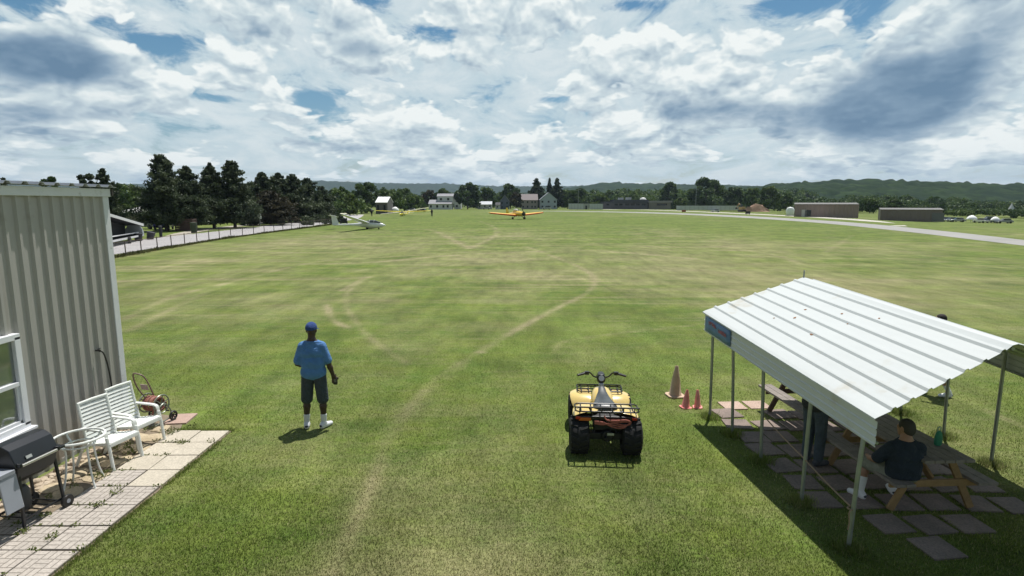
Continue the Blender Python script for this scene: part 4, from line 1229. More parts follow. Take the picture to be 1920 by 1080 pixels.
# ------------------------------------------------------------------ picnic tables
m_oldwood = mat('weathered_grey_boards', (0.23, 0.20, 0.18), 0.8, 0, 0.2, 9)
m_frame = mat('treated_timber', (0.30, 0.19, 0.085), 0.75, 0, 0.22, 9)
def picnic(label, loc, rz, L, top_m, frame_m, W=0.62, TH=0.70):
    t_ = thing('picnic_table', label, 'table', loc, rz, 'picnic tables under the canopy')
    tp = MB()
    for k in range(5):
        tp.box((-W / 2 + W / 10 + k * W / 5, 0, TH), (W / 5 - 0.008, L, 0.036))
    tp.build('tabletop', top_m, t_, 0, 0.004)
    for s_ in (-1, 1):
        bn = MB()
        for k in range(2):
            bn.box((s_ * (W / 2 + 0.13 + 0.125 * k), 0, 0.41), (0.118, L, 0.036))
        bn.build('bench', top_m, t_, 0, 0.004)
    for e in (-1, 1):
        y_ = e * (L / 2 - 0.22)
        for s_ in (-1, 1):
            MB().bar((s_ * 0.17, y_, TH - 0.02), (s_ * (W / 2 + 0.20), y_, 0.0), 0.036, 0.085, (1, 0, 0.4)).build('leg', frame_m, t_, 0, 0.004)
        MB().bar((-W / 2 - 0.26, y_ + e * 0.037, 0.352), (W / 2 + 0.26, y_ + e * 0.037, 0.352), 0.036, 0.085).build('crossbeam', frame_m, t_, 0, 0.004)
        MB().bar((-W / 2 + 0.02, y_ + e * 0.037, TH - 0.06), (W / 2 - 0.02, y_ + e * 0.037, TH - 0.06), 0.036, 0.08).build('top_cleat', frame_m, t_, 0, 0.004)
        MB().bar((0, y_ - e * 0.02, 0.37), (0, e * 0.15, TH - 0.03), 0.036, 0.08).build('brace', frame_m, t_, 0, 0.004)
    return t_
picnic('picnic table with the man in navy seated on its bench', (5.05, 7.15, 0.02), R(3), 1.66, m_oldwood, m_frame)
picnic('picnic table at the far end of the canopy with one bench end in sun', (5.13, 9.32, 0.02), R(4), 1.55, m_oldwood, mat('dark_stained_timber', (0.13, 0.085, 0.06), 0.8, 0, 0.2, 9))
bag = thing('green_bag', 'green bag standing on the near picnic table', 'bag', (5.23, 6.72, 0.74), 0.3)
o = MB().loft([[Vector((x_ * k_, y_ * k_, z_)) for x_, y_ in ((-.045, -.03), (.045, -.035), (.055, 0.0), (.045, .035), (-.045, .03), (-.05, 0))] for z_, k_ in ((0, 0.9), (0.05, 1.08), (0.12, 1.0), (0.17, 0.75), (0.20, 0.5))]).build('bag_body', mat('green_fabric', (0.02, 0.20, 0.12), 0.6, 0, 0.2, 12), bag, 60)
bag.children[0].modifiers.new('smooth', 'SUBSURF').render_levels = 2
MB().tube(smooth_path([(-.02, 0, .19), (-.025, 0, .24), (.025, 0, .24), (.02, 0, .19)], 4), 0.006, 6).build('bag_handle', mat('pale_green_strap', (0.20, 0.36, 0.30), 0.6), bag)

# ------------------------------------------------------------------ people: one smooth surface grown round a posed skeleton
def surface_nets(V, org, h):
    S = V < 0
    nx, ny, nz = V.shape
    def c(a, i, j, k):
        return a[i:nx - 1 + i, j:ny - 1 + j, k:nz - 1 + k]
    cnt = sum(c(S, i, j, k).astype(np.int8) for i in (0, 1) for j in (0, 1) for k in (0, 1))
    act = (cnt > 0) & (cnt < 8)
    idx = np.full(act.shape, -1, np.int64)
    n = int(act.sum())
    idx[act] = np.arange(n)
    base = np.stack(np.nonzero(act), 1).astype(np.float64)
    acc, num = np.zeros((n, 3)), np.zeros(n)
    cor = {(i, j, k): c(V, i, j, k)[act] for i in (0, 1) for j in (0, 1) for k in (0, 1)}
    for ax in range(3):
        o = [a for a in range(3) if a != ax]
        for p in (0, 1):
            for q in (0, 1):
                A = [0, 0, 0]; A[o[0]] = p; A[o[1]] = q
                B = list(A); B[ax] = 1
                va, vb = cor[tuple(A)], cor[tuple(B)]
                m = (va < 0) != (vb < 0)
                tt = np.where(m, va / np.where(m, va - vb, 1), 0)
                pos = np.repeat(np.array(A, float)[None], n, 0)
                pos[:, ax] = tt
                acc[m] += pos[m]; num[m] += 1
    P = (base + acc / num[:, None]) * h + np.array(org)
    F = []
    for ax in range(3):
        sl0, sl1 = [slice(1, -1)] * 3, [slice(1, -1)] * 3
        sl0[ax] = slice(0, -1); sl1[ax] = slice(1, None)
        a, b_ = S[tuple(sl0)], S[tuple(sl1)]
        ch = a != b_
        I = np.stack(np.nonzero(ch), 1)
        o = [x for x in range(3) if x != ax]
        I[:, o[0]] += 1; I[:, o[1]] += 1
        quad = []
        for p, q in ((-1, -1), (0, -1), (0, 0), (-1, 0)):
            J = I.copy(); J[:, o[0]] += p; J[:, o[1]] += q
            quad.append(idx[J[:, 0], J[:, 1], J[:, 2]])
        Q = np.stack(quad, 1)
        flip = a[ch] if ax != 1 else ~a[ch]
        Q[~flip] = Q[~flip][:, ::-1]
        F.append(Q)
    return P, np.concatenate(F)

def sdf_mesh(name, prims, m, h=0.007, k=0.02, cuts=(), grow=0.0):
    """prims: ('c', p, q, r0, r1) tapered capsule, ('e', centre, radii[, rotation]) ellipsoid. cuts: (point, normal) keep the side against the normal"""
    lo, hi = np.full(3, 1e9), np.full(3, -1e9)
    for p in prims:
        if p[0] == 'c':
            for q, r in ((p[1], p[3]), (p[2], p[4])):
                lo = np.minimum(lo, np.array(q) - r); hi = np.maximum(hi, np.array(q) + r)
        else:
            r = max(p[2]); lo = np.minimum(lo, np.array(p[1]) - r); hi = np.maximum(hi, np.array(p[1]) + r)
    pad = grow + 4 * h
    lo -= pad; hi += pad
    n = np.ceil((hi - lo) / h).astype(int) + 1
    V = np.full(n, 0.5, np.float32)
    ax = [lo[i] + h * np.arange(n[i]) for i in range(3)]
    mar = 0.06 + grow
    for p in prims:
        if p[0] == 'c':
            a, b_ = np.array(p[1], float), np.array(p[2], float)
            r = max(p[3], p[4])
            l2, h2 = np.minimum(a, b_) - r - mar, np.maximum(a, b_) + r + mar
        else:
            r = max(p[2]); l2, h2 = np.array(p[1]) - r - mar, np.array(p[1]) + r + mar
        i0 = np.clip(((l2 - lo) / h).astype(int), 0, n); i1 = np.clip(((h2 - lo) / h).astype(int) + 2, 0, n)
        X, Y, Z = np.meshgrid(*[ax[i][i0[i]:i1[i]] for i in range(3)], indexing='ij')
        if p[0] == 'c':
            d = b_ - a
            L = float(d @ d) + 1e-12
            t_ = np.clip(((X - a[0]) * d[0] + (Y - a[1]) * d[1] + (Z - a[2]) * d[2]) / L, 0, 1)
            D = np.sqrt((X - a[0] - t_ * d[0]) ** 2 + (Y - a[1] - t_ * d[1]) ** 2 + (Z - a[2] - t_ * d[2]) ** 2) - (p[3] + (p[4] - p[3]) * t_)
        else:
            q = [X - p[1][0], Y - p[1][1], Z - p[1][2]]
            if len(p) > 3:
                M = np.array(p[3].transposed())
                q = [M[i][0] * q[0] + M[i][1] * q[1] + M[i][2] * q[2] for i in range(3)]
            s = np.sqrt(sum((q[i] / p[2][i]) ** 2 for i in range(3)) + 1e-9)
            g_ = np.sqrt(sum((q[i] / p[2][i] ** 2) ** 2 for i in range(3)) + 1e-9)
            D = s * (s - 1) / g_
        sl = tuple(slice(i0[i], i1[i]) for i in range(3))
        A = V[sl]
        hh = np.clip(0.5 + 0.5 * (A - D) / k, 0, 1)
        V[sl] = A * (1 - hh) + D * hh - k * hh * (1 - hh)
    V -= grow
    if cuts:
        X, Y, Z = np.meshgrid(*ax, indexing='ij')
        for pt, nm in cuts:
            nm = np.array(nm, float) / np.linalg.norm(nm)
            V = np.maximum(V, (X - pt[0]) * nm[0] + (Y - pt[1]) * nm[1] + (Z - pt[2]) * nm[2])
    P, F = surface_nets(V.astype(np.float64), lo, h)
    return raw_mesh(name, P, F.ravel(), 4, m, True)

def v3(*a):
    return np.array(a, float)

def hand(prims, wrist, direction, palm_n, size=1.0, curl=0.5):
    """palm, four unequal fingers and a thumb set off the side of the palm"""
    d = np.array(direction, float); d /= np.linalg.norm(d)
    nrm = np.array(palm_n, float); nrm -= d * (nrm @ d); nrm /= np.linalg.norm(nrm)
    s = np.cross(d, nrm)
    S = size
    w = np.array(wrist, float)
    pc = w + d * 0.045 * S
    for o in (-0.025, -0.008, 0.009, 0.026):
        prims.append(('c', w + s * o * 0.7 * S, w + d * 0.09 * S + s * o * S, 0.014 * S, 0.0125 * S))
    for o, ln in ((-0.028, 0.062), (-0.0095, 0.072), (0.009, 0.077), (0.0275, 0.070)):
        a = w + d * 0.09 * S + s * o * S
        ang = 0.0
        seg = ln * S / 2.6
        for j in range(3):
            ang += curl * (0.55 + 0.35 * j)
            dirv = d * math.cos(ang) + nrm * math.sin(ang)
            b_ = a + dirv * seg * (1.0, 0.85, 0.7)[j]
            prims.append(('c', a, b_, (0.0088, 0.0082, 0.0075)[j] * S, (0.0082, 0.0075, 0.0066)[j] * S))
            a = b_
    a = w + d * 0.025 * S + s * 0.028 * S
    b_ = a + (d * 0.6 + s * 0.65 + nrm * 0.35) * 0.042 * S
    c_ = b_ + (d * 0.85 + s * 0.1 + nrm * 0.5 * (0.4 + curl)) * 0.032 * S
    prims.append(('c', a, b_, 0.013 * S, 0.0105 * S)); prims.append(('c', b_, c_, 0.010 * S, 0.0085 * S))

def head_prims(top, yaw, pitch, sc=1.0):
    """skull, jaw, nose, brows, eye hollows filled by lids, lips and ears; head centre from the crown point, facing +Y turned by yaw"""
    Mr = Matrix.Rotation(yaw, 3, 'Z') @ Matrix.Rotation(pitch, 3, 'X')
    c = np.array(top, float) + np.array(Mr @ Vector((0, 0, -0.115))) * sc
    def L(x, y, z):
        return c + np.array(Mr @ Vector((x, y, z))) * sc
    P = [('e', L(0, -0.012, 0.025), tuple(sc * r for r in (0.075, 0.095, 0.092)), Mr),
         ('e', L(0, 0.022, -0.035), tuple(sc * r for r in (0.062, 0.068, 0.080)), Mr),
         ('c', L(-0.022, 0.062, -0.088), L(0.022, 0.062, -0.088), 0.023 * sc, 0.023 * sc),
         ('c', L(0, 0.084, 0.005), L(0, 0.102, -0.030), 0.010 * sc, 0.0145 * sc),
         ('c', L(-0.014, 0.092, -0.034), L(0.014, 0.092, -0.034), 0.0095 * sc, 0.0095 * sc),
         ('c', L(-0.045, 0.072, 0.018), L(0.045, 0.072, 0.018), 0.0125 * sc, 0.0125 * sc),
         ('c', L(-0.02, 0.083, -0.060), L(0.02, 0.083, -0.060), 0.009 * sc, 0.009 * sc),
         ('c', L(-0.018, 0.081, -0.070), L(0.018, 0.081, -0.070), 0.0095 * sc, 0.0095 * sc)]
    for s_ in (-1, 1):
        P.append(('e', L(s_ * 0.030, 0.076, 0.0), tuple(sc * r for r in (0.014, 0.010, 0.010)), Mr))
        P.append(('e', L(s_ * 0.078, -0.008, -0.008), tuple(sc * r for r in (0.010, 0.020, 0.033)), Mr))
    return P, L, Mr

m_skin_d = mat('dark_brown_skin', (0.050, 0.028, 0.019), 0.5, 0, 0.1, 20)
m_skin_l = mat('tanned_skin', (0.36, 0.20, 0.135), 0.5, 0, 0.08, 20)
m_sock = mat('white_cotton', (0.70, 0.70, 0.70), 0.9)
m_shoe = mat('white_trainers', (0.72, 0.72, 0.74), 0.5, 0, 0.04, 20)
m_sole = mat('dark_shoe_trim', (0.05, 0.055, 0.07), 0.7)

def cloth_mat(name, color, rough=0.9, bump=0.5):
    return mat(name, color, rough, 0, 0.10, 9, 0.9, 11, bdist=0.05)

def person(label, loc, rz, J, skin, shirt, short, cap=None, hair=None, sc=1.0, long_trousers=False, sock=True, face=(0, 0), hands=None, belly=1.0, brim=0.0):
    p = thing('person', label, 'person', loc, rz)
    p.scale = (sc, sc, sc)
    hp, L, Mr = head_prims(J['crown'], face[0], face[1])
    B = list(hp)
    neck, chest, pel = v3(*J['neck']), v3(*J['chest']), v3(*J['pelvis'])
    hc = L(0, -0.01, -0.03)
    B.append(('c', neck, hc, 0.058, 0.056))
    sh = [v3(*J['shoulder'][i]) for i in (0, 1)]
    hip = [v3(*J['hip'][i]) for i in (0, 1)]
    fw = v3(*J.get('front', (0, 1, 0)))
    sdv = (sh[1] - sh[0]) / np.linalg.norm(sh[1] - sh[0])
    up = (chest - pel) / np.linalg.norm(chest - pel)
    torso = [('c', sh[0] * 0.90 + sh[1] * 0.10, sh[0] * 0.10 + sh[1] * 0.90, 0.060, 0.060),
             ('c', sh[0] * 0.88 + sh[1] * 0.12, neck - up * 0.01, 0.056, 0.056), ('c', sh[1] * 0.88 + sh[0] * 0.12, neck - up * 0.01, 0.056, 0.056),
             ('c', chest - sdv * 0.075, chest + sdv * 0.075, 0.115, 0.115),
             ('c', (chest + pel) / 2 - sdv * 0.06 + fw * 0.01, (chest + pel) / 2 + sdv * 0.06 + fw * 0.01, 0.112 * belly, 0.112 * belly),
             ('c', pel - sdv * 0.07, pel + sdv * 0.07, 0.112, 0.112),
             ('c', chest + up * 0.12, neck, 0.085, 0.06)]
    B += torso
    arms, legs, feet, socks = [], [], [], []
    for i in (0, 1):
        el, wr_ = v3(*J['elbow'][i]), v3(*J['wrist'][i])
        arms.append(('c', sh[i], el, 0.056, 0.043))
        B += [('c', sh[i], el, 0.055, 0.042), ('c', el, el * 0.65 + wr_ * 0.35, 0.041, 0.041), ('c', el * 0.65 + wr_ * 0.35, wr_, 0.041, 0.028)]
        hd, hn, hs_ = (hands or {}).get(i, (wr_ - el, -sdv if i else sdv, 0.45))
        hand(B, wr_, hd, hn, 1.0, hs_)
        kn, an, toe = v3(*J['knee'][i]), v3(*J['ankle'][i]), v3(*J['toe'][i])
        legs.append(('c', hip[i], kn, 0.088, 0.060))
        B += [('c', hip[i], kn, 0.085, 0.056), ('c', kn, kn * 0.68 + an * 0.32, 0.052, 0.056), ('c', kn * 0.68 + an * 0.32, an, 0.056, 0.036)]
        hl = an + (an - toe) / np.linalg.norm(an - toe) * 0.045
        hl[2] = toe[2] + 0.005
        B += [('c', an, hl * 0.5 + toe * 0.5, 0.036, 0.03)]
        feet.append([('c', hl, toe * 0.45 + hl * 0.55 + v3(0, 0, 0.012), 0.036, 0.042), ('c', toe * 0.45 + hl * 0.55 + v3(0, 0, 0.008), toe, 0.043, 0.033), ('c', hl + v3(0, 0, 0.02), an, 0.04, 0.043)])
        socks.append(('c', kn * 0.30 + an * 0.70 if not sock == 'long' else kn * 0.45 + an * 0.55, an, 0.050 if sock != 'long' else 0.056, 0.041))
    put('body', sdf_mesh('body', B, skin, 0.0065, 0.022), p)
    # shirt: torso and upper arms, cut at hem and sleeve ends
    S_ = list(torso) + [('c', pel - sdv * 0.07 + up * .02, pel + sdv * 0.07 + up * .02, 0.118, 0.118), ('c', (chest + pel) / 2 - sdv * 0.07, (chest + pel) / 2 + sdv * 0.07, 0.11 * belly, 0.11 * belly)]
    for i in (0, 1):
        el = v3(*J['elbow'][i])
        e2 = sh[i] + (el - sh[i]) * J.get('sleeve', 0.80)
        S_.append(('c', sh[i], e2, 0.056, 0.060))
    hem = pel + up * J.get('hem', -0.10)
    cuts = [(hem, tuple(-up)), (neck - up * 0.012, tuple(up))]
    put('shirt', sdf_mesh('shirt', S_, shirt, 0.0075, 0.03, cuts, 0.014), p)
    L_ = [('c', pel - sdv * 0.07, pel + sdv * 0.07, 0.116, 0.116)]
    cuts2 = [(pel + up * 0.09, tuple(up))]
    for i in (0, 1):
        kn, an = v3(*J['knee'][i]), v3(*J['ankle'][i])
        if long_trousers:
            L_ += [('c', hip[i], kn, 0.095, 0.072), ('c', kn, an + (kn - an) * 0.08, 0.072, 0.062)]
        else:
            e2 = hip[i] + (kn - hip[i]) * J.get('leglen', 0.92)
            L_ += [('c', hip[i], e2, 0.098, 0.088)]
    put('trousers' if long_trousers else 'shorts', sdf_mesh('shorts', L_, short, 0.0075, 0.018, cuts2, 0.006), p)
    for i in (0, 1):
        f_ = put('shoe', sdf_mesh('shoe', feet[i], m_shoe if sock else m_sole, 0.006, 0.015, [((0, 0, v3(*J['toe'][i])[2] - 0.028), (0, 0, -1))], 0.004), p)
        if sock and not long_trousers:
            hl_, to_ = v3(*J['ankle'][i]), v3(*J['toe'][i])
            dv = (to_ - hl_) * v3(1, 1, 0); dv /= np.linalg.norm(dv)
            b0 = hl_ - dv * 0.066; b0[2] = to_[2] + 0.012
            put('heel_patch', sdf_mesh('heel_patch', [('e', b0 + dv * 0.008 + v3(0, 0, 0.01), (0.034, 0.034, 0.028))], m_sole, 0.006, 0.01), f_)
            put('sock', sdf_mesh('sock', [socks[i]], m_sock, 0.006, 0.01, (), 0.002), p)
    if hair is not None:
        H_ = [('e', L(0, -0.018, 0.030), (0.083, 0.098, 0.094), Mr), ('e', L(0, -0.045, -0.02), (0.074, 0.070, 0.075), Mr)]
        put('hair', sdf_mesh('hair', H_, hair, 0.006, 0.02, [(tuple(L(0, 0.055, 0.03)), tuple(Mr @ Vector((0, 0.8, -0.6))))]), p)
    if cap is not None:
        C2 = [('e', L(0, -0.012, 0.034), (0.092, 0.112, 0.102), Mr)]
        cp = put('cap', sdf_mesh('cap', C2, cap, 0.006, 0.01, [(tuple(L(0, 0, 0.012)), tuple(Mr @ Vector((0, 0.05, -1))))]), p)
        bm_ = MB()
        top, bot = [], []
        rows = []
        for k in range(9):
            a = R(-55 + 110 * k / 8)
            rows.append([Vector(L(0.082 * math.sin(a) * f, 0.0 + 0.088 * math.cos(a) * f + (f - 1) * 0.045 * math.cos(a) * 2, 0.022 - 0.012 * (f - 1) * 3 - 0.010 * abs(math.sin(a)))) for f in (0.98, 1.25, 1.48)])
        bm_.sheet(rows).build('brim', cap, cp, 60, thick=0.005)
    return p

# man standing on the grass, seen from behind
J = dict(crown=(0.0, 0.01, 1.775), neck=(0.0, -0.01, 1.50), chest=(0, 0.0, 1.30), pelvis=(0, 0, 0.95),
         shoulder=((-0.158, -0.01, 1.395), (0.158, -0.01, 1.395)), elbow=((-0.245, -0.02, 1.11), (0.245, 0.0, 1.11)), wrist=((-0.19, 0.20, 1.00), (0.305, 0.05, 0.87)),
         hip=((-0.095, 0, 0.90), (0.095, 0, 0.90)), knee=((-0.135, 0.02, 0.50), (0.125, 0.01, 0.50)), ankle=((-0.15, -0.01, 0.10), (0.13, -0.01, 0.10)),
         toe=((-0.185, 0.15, 0.035), (0.205, 0.12, 0.035)), sleeve=0.84, hem=-0.12, leglen=1.0)
m_blue_shirt = cloth_mat('sky_blue_cotton', (0.085, 0.21, 0.46))
m_shorts = cloth_mat('dark_grey_blue_shorts', (0.042, 0.056, 0.070))
man = person('man in blue t-shirt, dark shorts and blue cap standing on the grass', (-3.25, 9.13, 0), R(3), J, m_skin_d, m_blue_shirt, m_shorts, cap=cloth_mat('royal_blue_cap', (0.025, 0.06, 0.20)), face=(0.0, -0.05),
             hands={1: (v3(0.12, 0.02, -1), v3(-0.2, 0.9, 0.0), 0.75), 0: (v3(0.7, 0.7, -0.3), v3(0.5, -0.3, -0.6), 0.5)}, belly=1.06)
ph = thing('handheld_radio', 'small dark handheld radio in the right hand of the man in blue', 'radio', (-2.925, 9.215, 0.78), R(3))
MB().box((0, 0.0, 0.0), (0.062, 0.06, 0.12)).build('radio_case', m_rubber, ph, 0, 0.012)
MB().box((0.0, -0.033, 0.012), (0.044, 0.004, 0.05)).build('radio_face', mat('grey_radio_face', (0.16, 0.15, 0.14), 0.4), ph, 0, 0.001)
MB().tube([(0.012, 0, 0.05), (0.013, 0, 0.12)], 0.006, 6).build('radio_aerial', m_rubber, ph)

# man in navy seated on the bench of the near table, facing out over the field
J = dict(crown=(0.0, 0.03, 1.245), neck=(0.0, -0.025, 1.005), chest=(0, -0.04, 0.78), pelvis=(0, -0.02, 0.53),
         shoulder=((-0.175, -0.03, 0.885), (0.175, -0.03, 0.885)), elbow=((-0.30, 0.06, 0.67), (0.25, 0.10, 0.67)), wrist=((-0.27, 0.27, 0.60), (0.16, 0.32, 0.63)),
         hip=((-0.10, 0.02, 0.50), (0.10, 0.02, 0.50)), knee=((-0.27, 0.36, 0.50), (0.14, 0.45, 0.50)), ankle=((-0.33, 0.30, 0.10), (0.17, 0.46, 0.10)),
         toe=((-0.40, 0.43, 0.035), (0.20, 0.62, 0.035)), front=(0, 1, 0), sleeve=0.85, hem=-0.03, leglen=0.90)
person('man in navy t-shirt and khaki shorts seated on a picnic bench', (4.68, 6.52, 0.0), R(-6), J, m_skin_l, cloth_mat('navy_cotton', (0.018, 0.028, 0.045)), cloth_mat('khaki_cotton', (0.23, 0.235, 0.20)),
       hair=mat('short_dark_hair', (0.05, 0.045, 0.04), 0.8), sc=0.93, face=(0.45, -0.12), sock='long', belly=1.12)

# person standing at the end of the far table; the canopy skirt hides the upper half from the camera
J = dict(crown=(0.0, 0.01, 1.70), neck=(0.0, -0.01, 1.44), chest=(0, 0.0, 1.25), pelvis=(0, 0, 0.93),
         shoulder=((-0.175, 0, 1.37), (0.175, 0, 1.37)), elbow=((-0.24, 0.0, 1.10), (0.24, 0.02, 1.10)), wrist=((-0.22, 0.10, 0.87), (0.20, 0.18, 0.92)),
         hip=((-0.09, 0, 0.88), (0.09, 0, 0.88)), knee=((-0.09, 0.03, 0.50), (0.10, 0.02, 0.50)), ankle=((-0.095, 0, 0.10), (0.11, -0.02, 0.10)),
         toe=((-0.12, 0.16, 0.035), (0.15, 0.14, 0.035)), hem=-0.12)
person('person in dark blue-grey trousers standing in the shade behind the canopy posts', (4.28, 7.78, 0.02), R(-60), J, m_skin_l, cloth_mat('charcoal_cotton', (0.035, 0.038, 0.042)), cloth_mat('blue_grey_denim', (0.065, 0.085, 0.105)),
       hair=mat('brown_hair', (0.06, 0.04, 0.025), 0.8), sc=0.94, long_trousers=True, sock=None)

# person striding across the grass beyond the canopy
J = dict(crown=(0.0, 0.04, 1.72), neck=(0.0, 0.0, 1.46), chest=(0, 0.0, 1.27), pelvis=(0, 0, 0.95),
         shoulder=((-0.17, -0.03, 1.39), (0.17, 0.03, 1.39)), elbow=((-0.24, 0.06, 1.13), (0.23, -0.10, 1.13)), wrist=((-0.22, 0.24, 0.98), (0.21, -0.10, 0.89)),
         hip=((-0.09, 0, 0.90), (0.09, 0, 0.90)), knee=((-0.10, -0.02, 0.50), (0.10, 0.16, 0.52)), ankle=((-0.10, -0.20, 0.14), (0.10, 0.17, 0.11)),
         toe=((-0.10, -0.06, 0.035), (0.11, 0.32, 0.04)), leglen=0.85)
person('person in dark clothes walking on the grass beyond the canopy', (8.2, 10.76, 0), R(75), J, m_skin_l, cloth_mat('black_cotton', (0.02, 0.02, 0.022)), cloth_mat('dark_shorts', (0.05, 0.045, 0.05)),
       hair=mat('dark_hair', (0.022, 0.017, 0.015), 0.8), sc=0.93)

# ------------------------------------------------------------------ gliders and tow plane
m_gel = mat('white_gelcoat', (0.78, 0.79, 0.80), 0.2, 0, 0.02, 1, coat=0.3)
m_yelw = mat('yellow_wing_paint', (0.72, 0.60, 0.05), 0.3, 0, 0.04, 1, coat=0.3)
m_cream = mat('cream_fabric', (0.74, 0.70, 0.52), 0.4, 0, 0.04, 1)
m_orgw = mat('orange_yellow_paint', (0.80, 0.50, 0.03), 0.3, 0, 0.05, 1, coat=0.3)
m_redw = mat('red_orange_paint', (0.55, 0.10, 0.02), 0.35, 0, 0.05, 1)
m_canopy = mat('tinted_canopy', (0.05, 0.06, 0.065), 0.05, spec=0.8)
m_prop = mat('dark_propeller', (0.02, 0.02, 0.02), 0.4)

def tubes_body(stations, n=14):
    """stations: (y, half width, z bottom, z top)"""
    rings = []
    for y, hw, z0, z1 in stations:
        zc_, hz = (z0 + z1) / 2, (z1 - z0) / 2
        rings.append([Vector((hw * math.cos(2 * math.pi * k / n), y, zc_ + hz * math.sin(2 * math.pi * k / n))) for k in range(n)])
    return MB().loft(rings)

def wing_mb(root, tip, c0, c1, t0, t1, taper_sweep=0.0):
    rings = []
    for q, c_, t_ in ((0, c0, t0), (0.6, c0 * 0.45 + c1 * 0.55, (t0 + t1) / 2), (1.0, c1, t1), (1.02, c1 * 0.5, t1 * .3)):
        p = Vector(root).lerp(Vector(tip), q)
        rings.append([p + Vector((0, y_ * c_, z_ * t_)) for y_, z_ in ((0.32, 0.0), (0.27, 0.5), (0.08, 0.85), (-0.25, 0.5), (-0.68, 0.02), (-0.25, -0.25), (0.1, -0.45), (0.27, -0.35))])
    return MB().loft(rings)

def glider(label, loc, rz, roll, span, length, m_body, m_wing, ttail=True, wz=0.85, two=True, h=0.0):
    g_ = thing('glider', label, 'glider', loc, rz)
    g_.rotation_euler = (0, roll, rz)
    k = length / 8.2
    B = [(3.15, 0.02, 0.55, 0.60), (2.95, 0.16, 0.42, 0.72), (2.5, 0.29, 0.28, 0.92), (1.8, 0.36, 0.20, 1.05), (0.8, 0.36, 0.20, 1.10), (0.0, 0.30, 0.27, 1.08), (-0.9, 0.20, 0.40, 0.92), (-2.2, 0.13, 0.48, 0.80), (-4.5, 0.09, 0.50, 0.74), (-4.9, 0.05, 0.52, 0.72)]
    B = [(y * k, hw, a, b_) for y, hw, a, b_ in B]
    tubes_body(B).build('fuselage', m_body, g_, 50)
    Cn = [(2.65, 0.05, 0.82, 0.88), (2.3, 0.24, 0.78, 1.04), (1.7, 0.31, 0.8, 1.26), (1.0, 0.31, 0.8, 1.32), (0.4, 0.24, 0.85, 1.24), (0.1, 0.12, 0.95, 1.12)]
    c_ = tubes_body([(y * k, hw, a, b_) for y, hw, a, b_ in Cn]).build('canopy', m_canopy, g_, 50)
    fr_ = MB()
    for y in (1.45, 0.75):
        fr_.tube([(0.325 * math.cos(R(a)), y * k, 0.88 + 0.455 * math.sin(R(a))) for a in range(0, 181, 20)], 0.02, 6)
    fr_.build('canopy_frame', m_body, c_)
    for s_ in (-1, 1):
        wing_mb((s_ * 0.2, 0.3 * k, wz + 0.05), (s_ * span / 2, 0.0, wz + 0.05 + span * 0.022), 1.35, 0.6, 0.20, 0.09).build('wing', m_wing, g_, 50)
    MB().loft([[Vector((x_ * t_, y_ * k, z_)) for x_, y_ in ((0, yf), (0.05, yf - .3), (0.03, yb_ + .2), (0, yb_), (-0.03, yb_ + .2), (-0.05, yf - .3))] for t_, z_, yf, yb_ in ((1, 0.6, -3.85, -4.95), (0.6, 1.85 if ttail else 1.6, -4.45, -5.15))]).build('fin', m_body, g_, 40)
    zt = 1.82 if ttail else 0.78
    for s_ in (-1, 1):
        wing_mb((0, -4.65 * k, zt), (s_ * 1.5, -4.75 * k, zt), 0.6, 0.38, 0.06, 0.03).build('tailplane', m_body, g_, 50)
    MB().lathe([(0.08, -.05), (0.18, -.05), (0.19, 0), (0.18, .05), (0.08, .05)], (0, 0.35 * k, 0.19), (1, 0, 0), 16).build('main_wheel', m_tyre, g_)
    MB().lathe([(0.03, -.04), (0.11, -.04), (0.12, 0), (0.11, .04), (0.03, .04)], (0, 2.1 * k, 0.13), (1, 0, 0), 12).build('nose_wheel', m_tyre, g_)
    return g_
# roll keeps one wing tip high, the other on the grass
glider('white T-tailed glider resting on the grass with one wing raised', (-20.6, 81.0, 0.0), R(-94), R(-6.5), 16.4, 7.7, m_gel, m_gel)
glider('yellow glider with level wings, facing the camera between two wing holders', (-30.0, 160, 0.0), R(172), R(0.0), 15.6, 7.5, m_yelw, m_yelw, False, 1.12)
glider('pale cream glider with one wing low, standing behind the yellow glider', (-31.0, 168, 0.0), R(170), R(7.5), 14.6, 7.5, m_cream, m_cream, False, 1.0)

tp_ = thing('tow_plane', 'yellow and orange low-wing tow plane standing on the far grass', 'aeroplane', (0.9, 131, -0.10), R(180 + 27))
tp_.scale = (1.13, 1.13, 1.13)
tubes_body([(3.3, 0.12, 1.05, 1.30), (3.2, 0.40, 0.85, 1.50), (2.6, 0.50, 0.75, 1.62), (1.6, 0.52, 0.70, 1.70), (0.4, 0.50, 0.68, 1.78), (-0.8, 0.40, 0.72, 1.62), (-2.5, 0.25, 0.80, 1.35), (-4.2, 0.08, 0.95, 1.20)]).build('fuselage', m_orgw, tp_, 50)
tubes_body([(0.9, 0.10, 1.6, 1.72), (0.5, 0.34, 1.6, 2.10), (-0.1, 0.38, 1.6, 2.20), (-0.7, 0.30, 1.55, 2.05), (-1.2, 0.1, 1.5, 1.7)]).build('canopy', mat('pale_canopy', (0.45, 0.44, 0.38), 0.1, spec=0.8), tp_, 50)  # canopy in one pale cream colour, lighter than the glider canopies
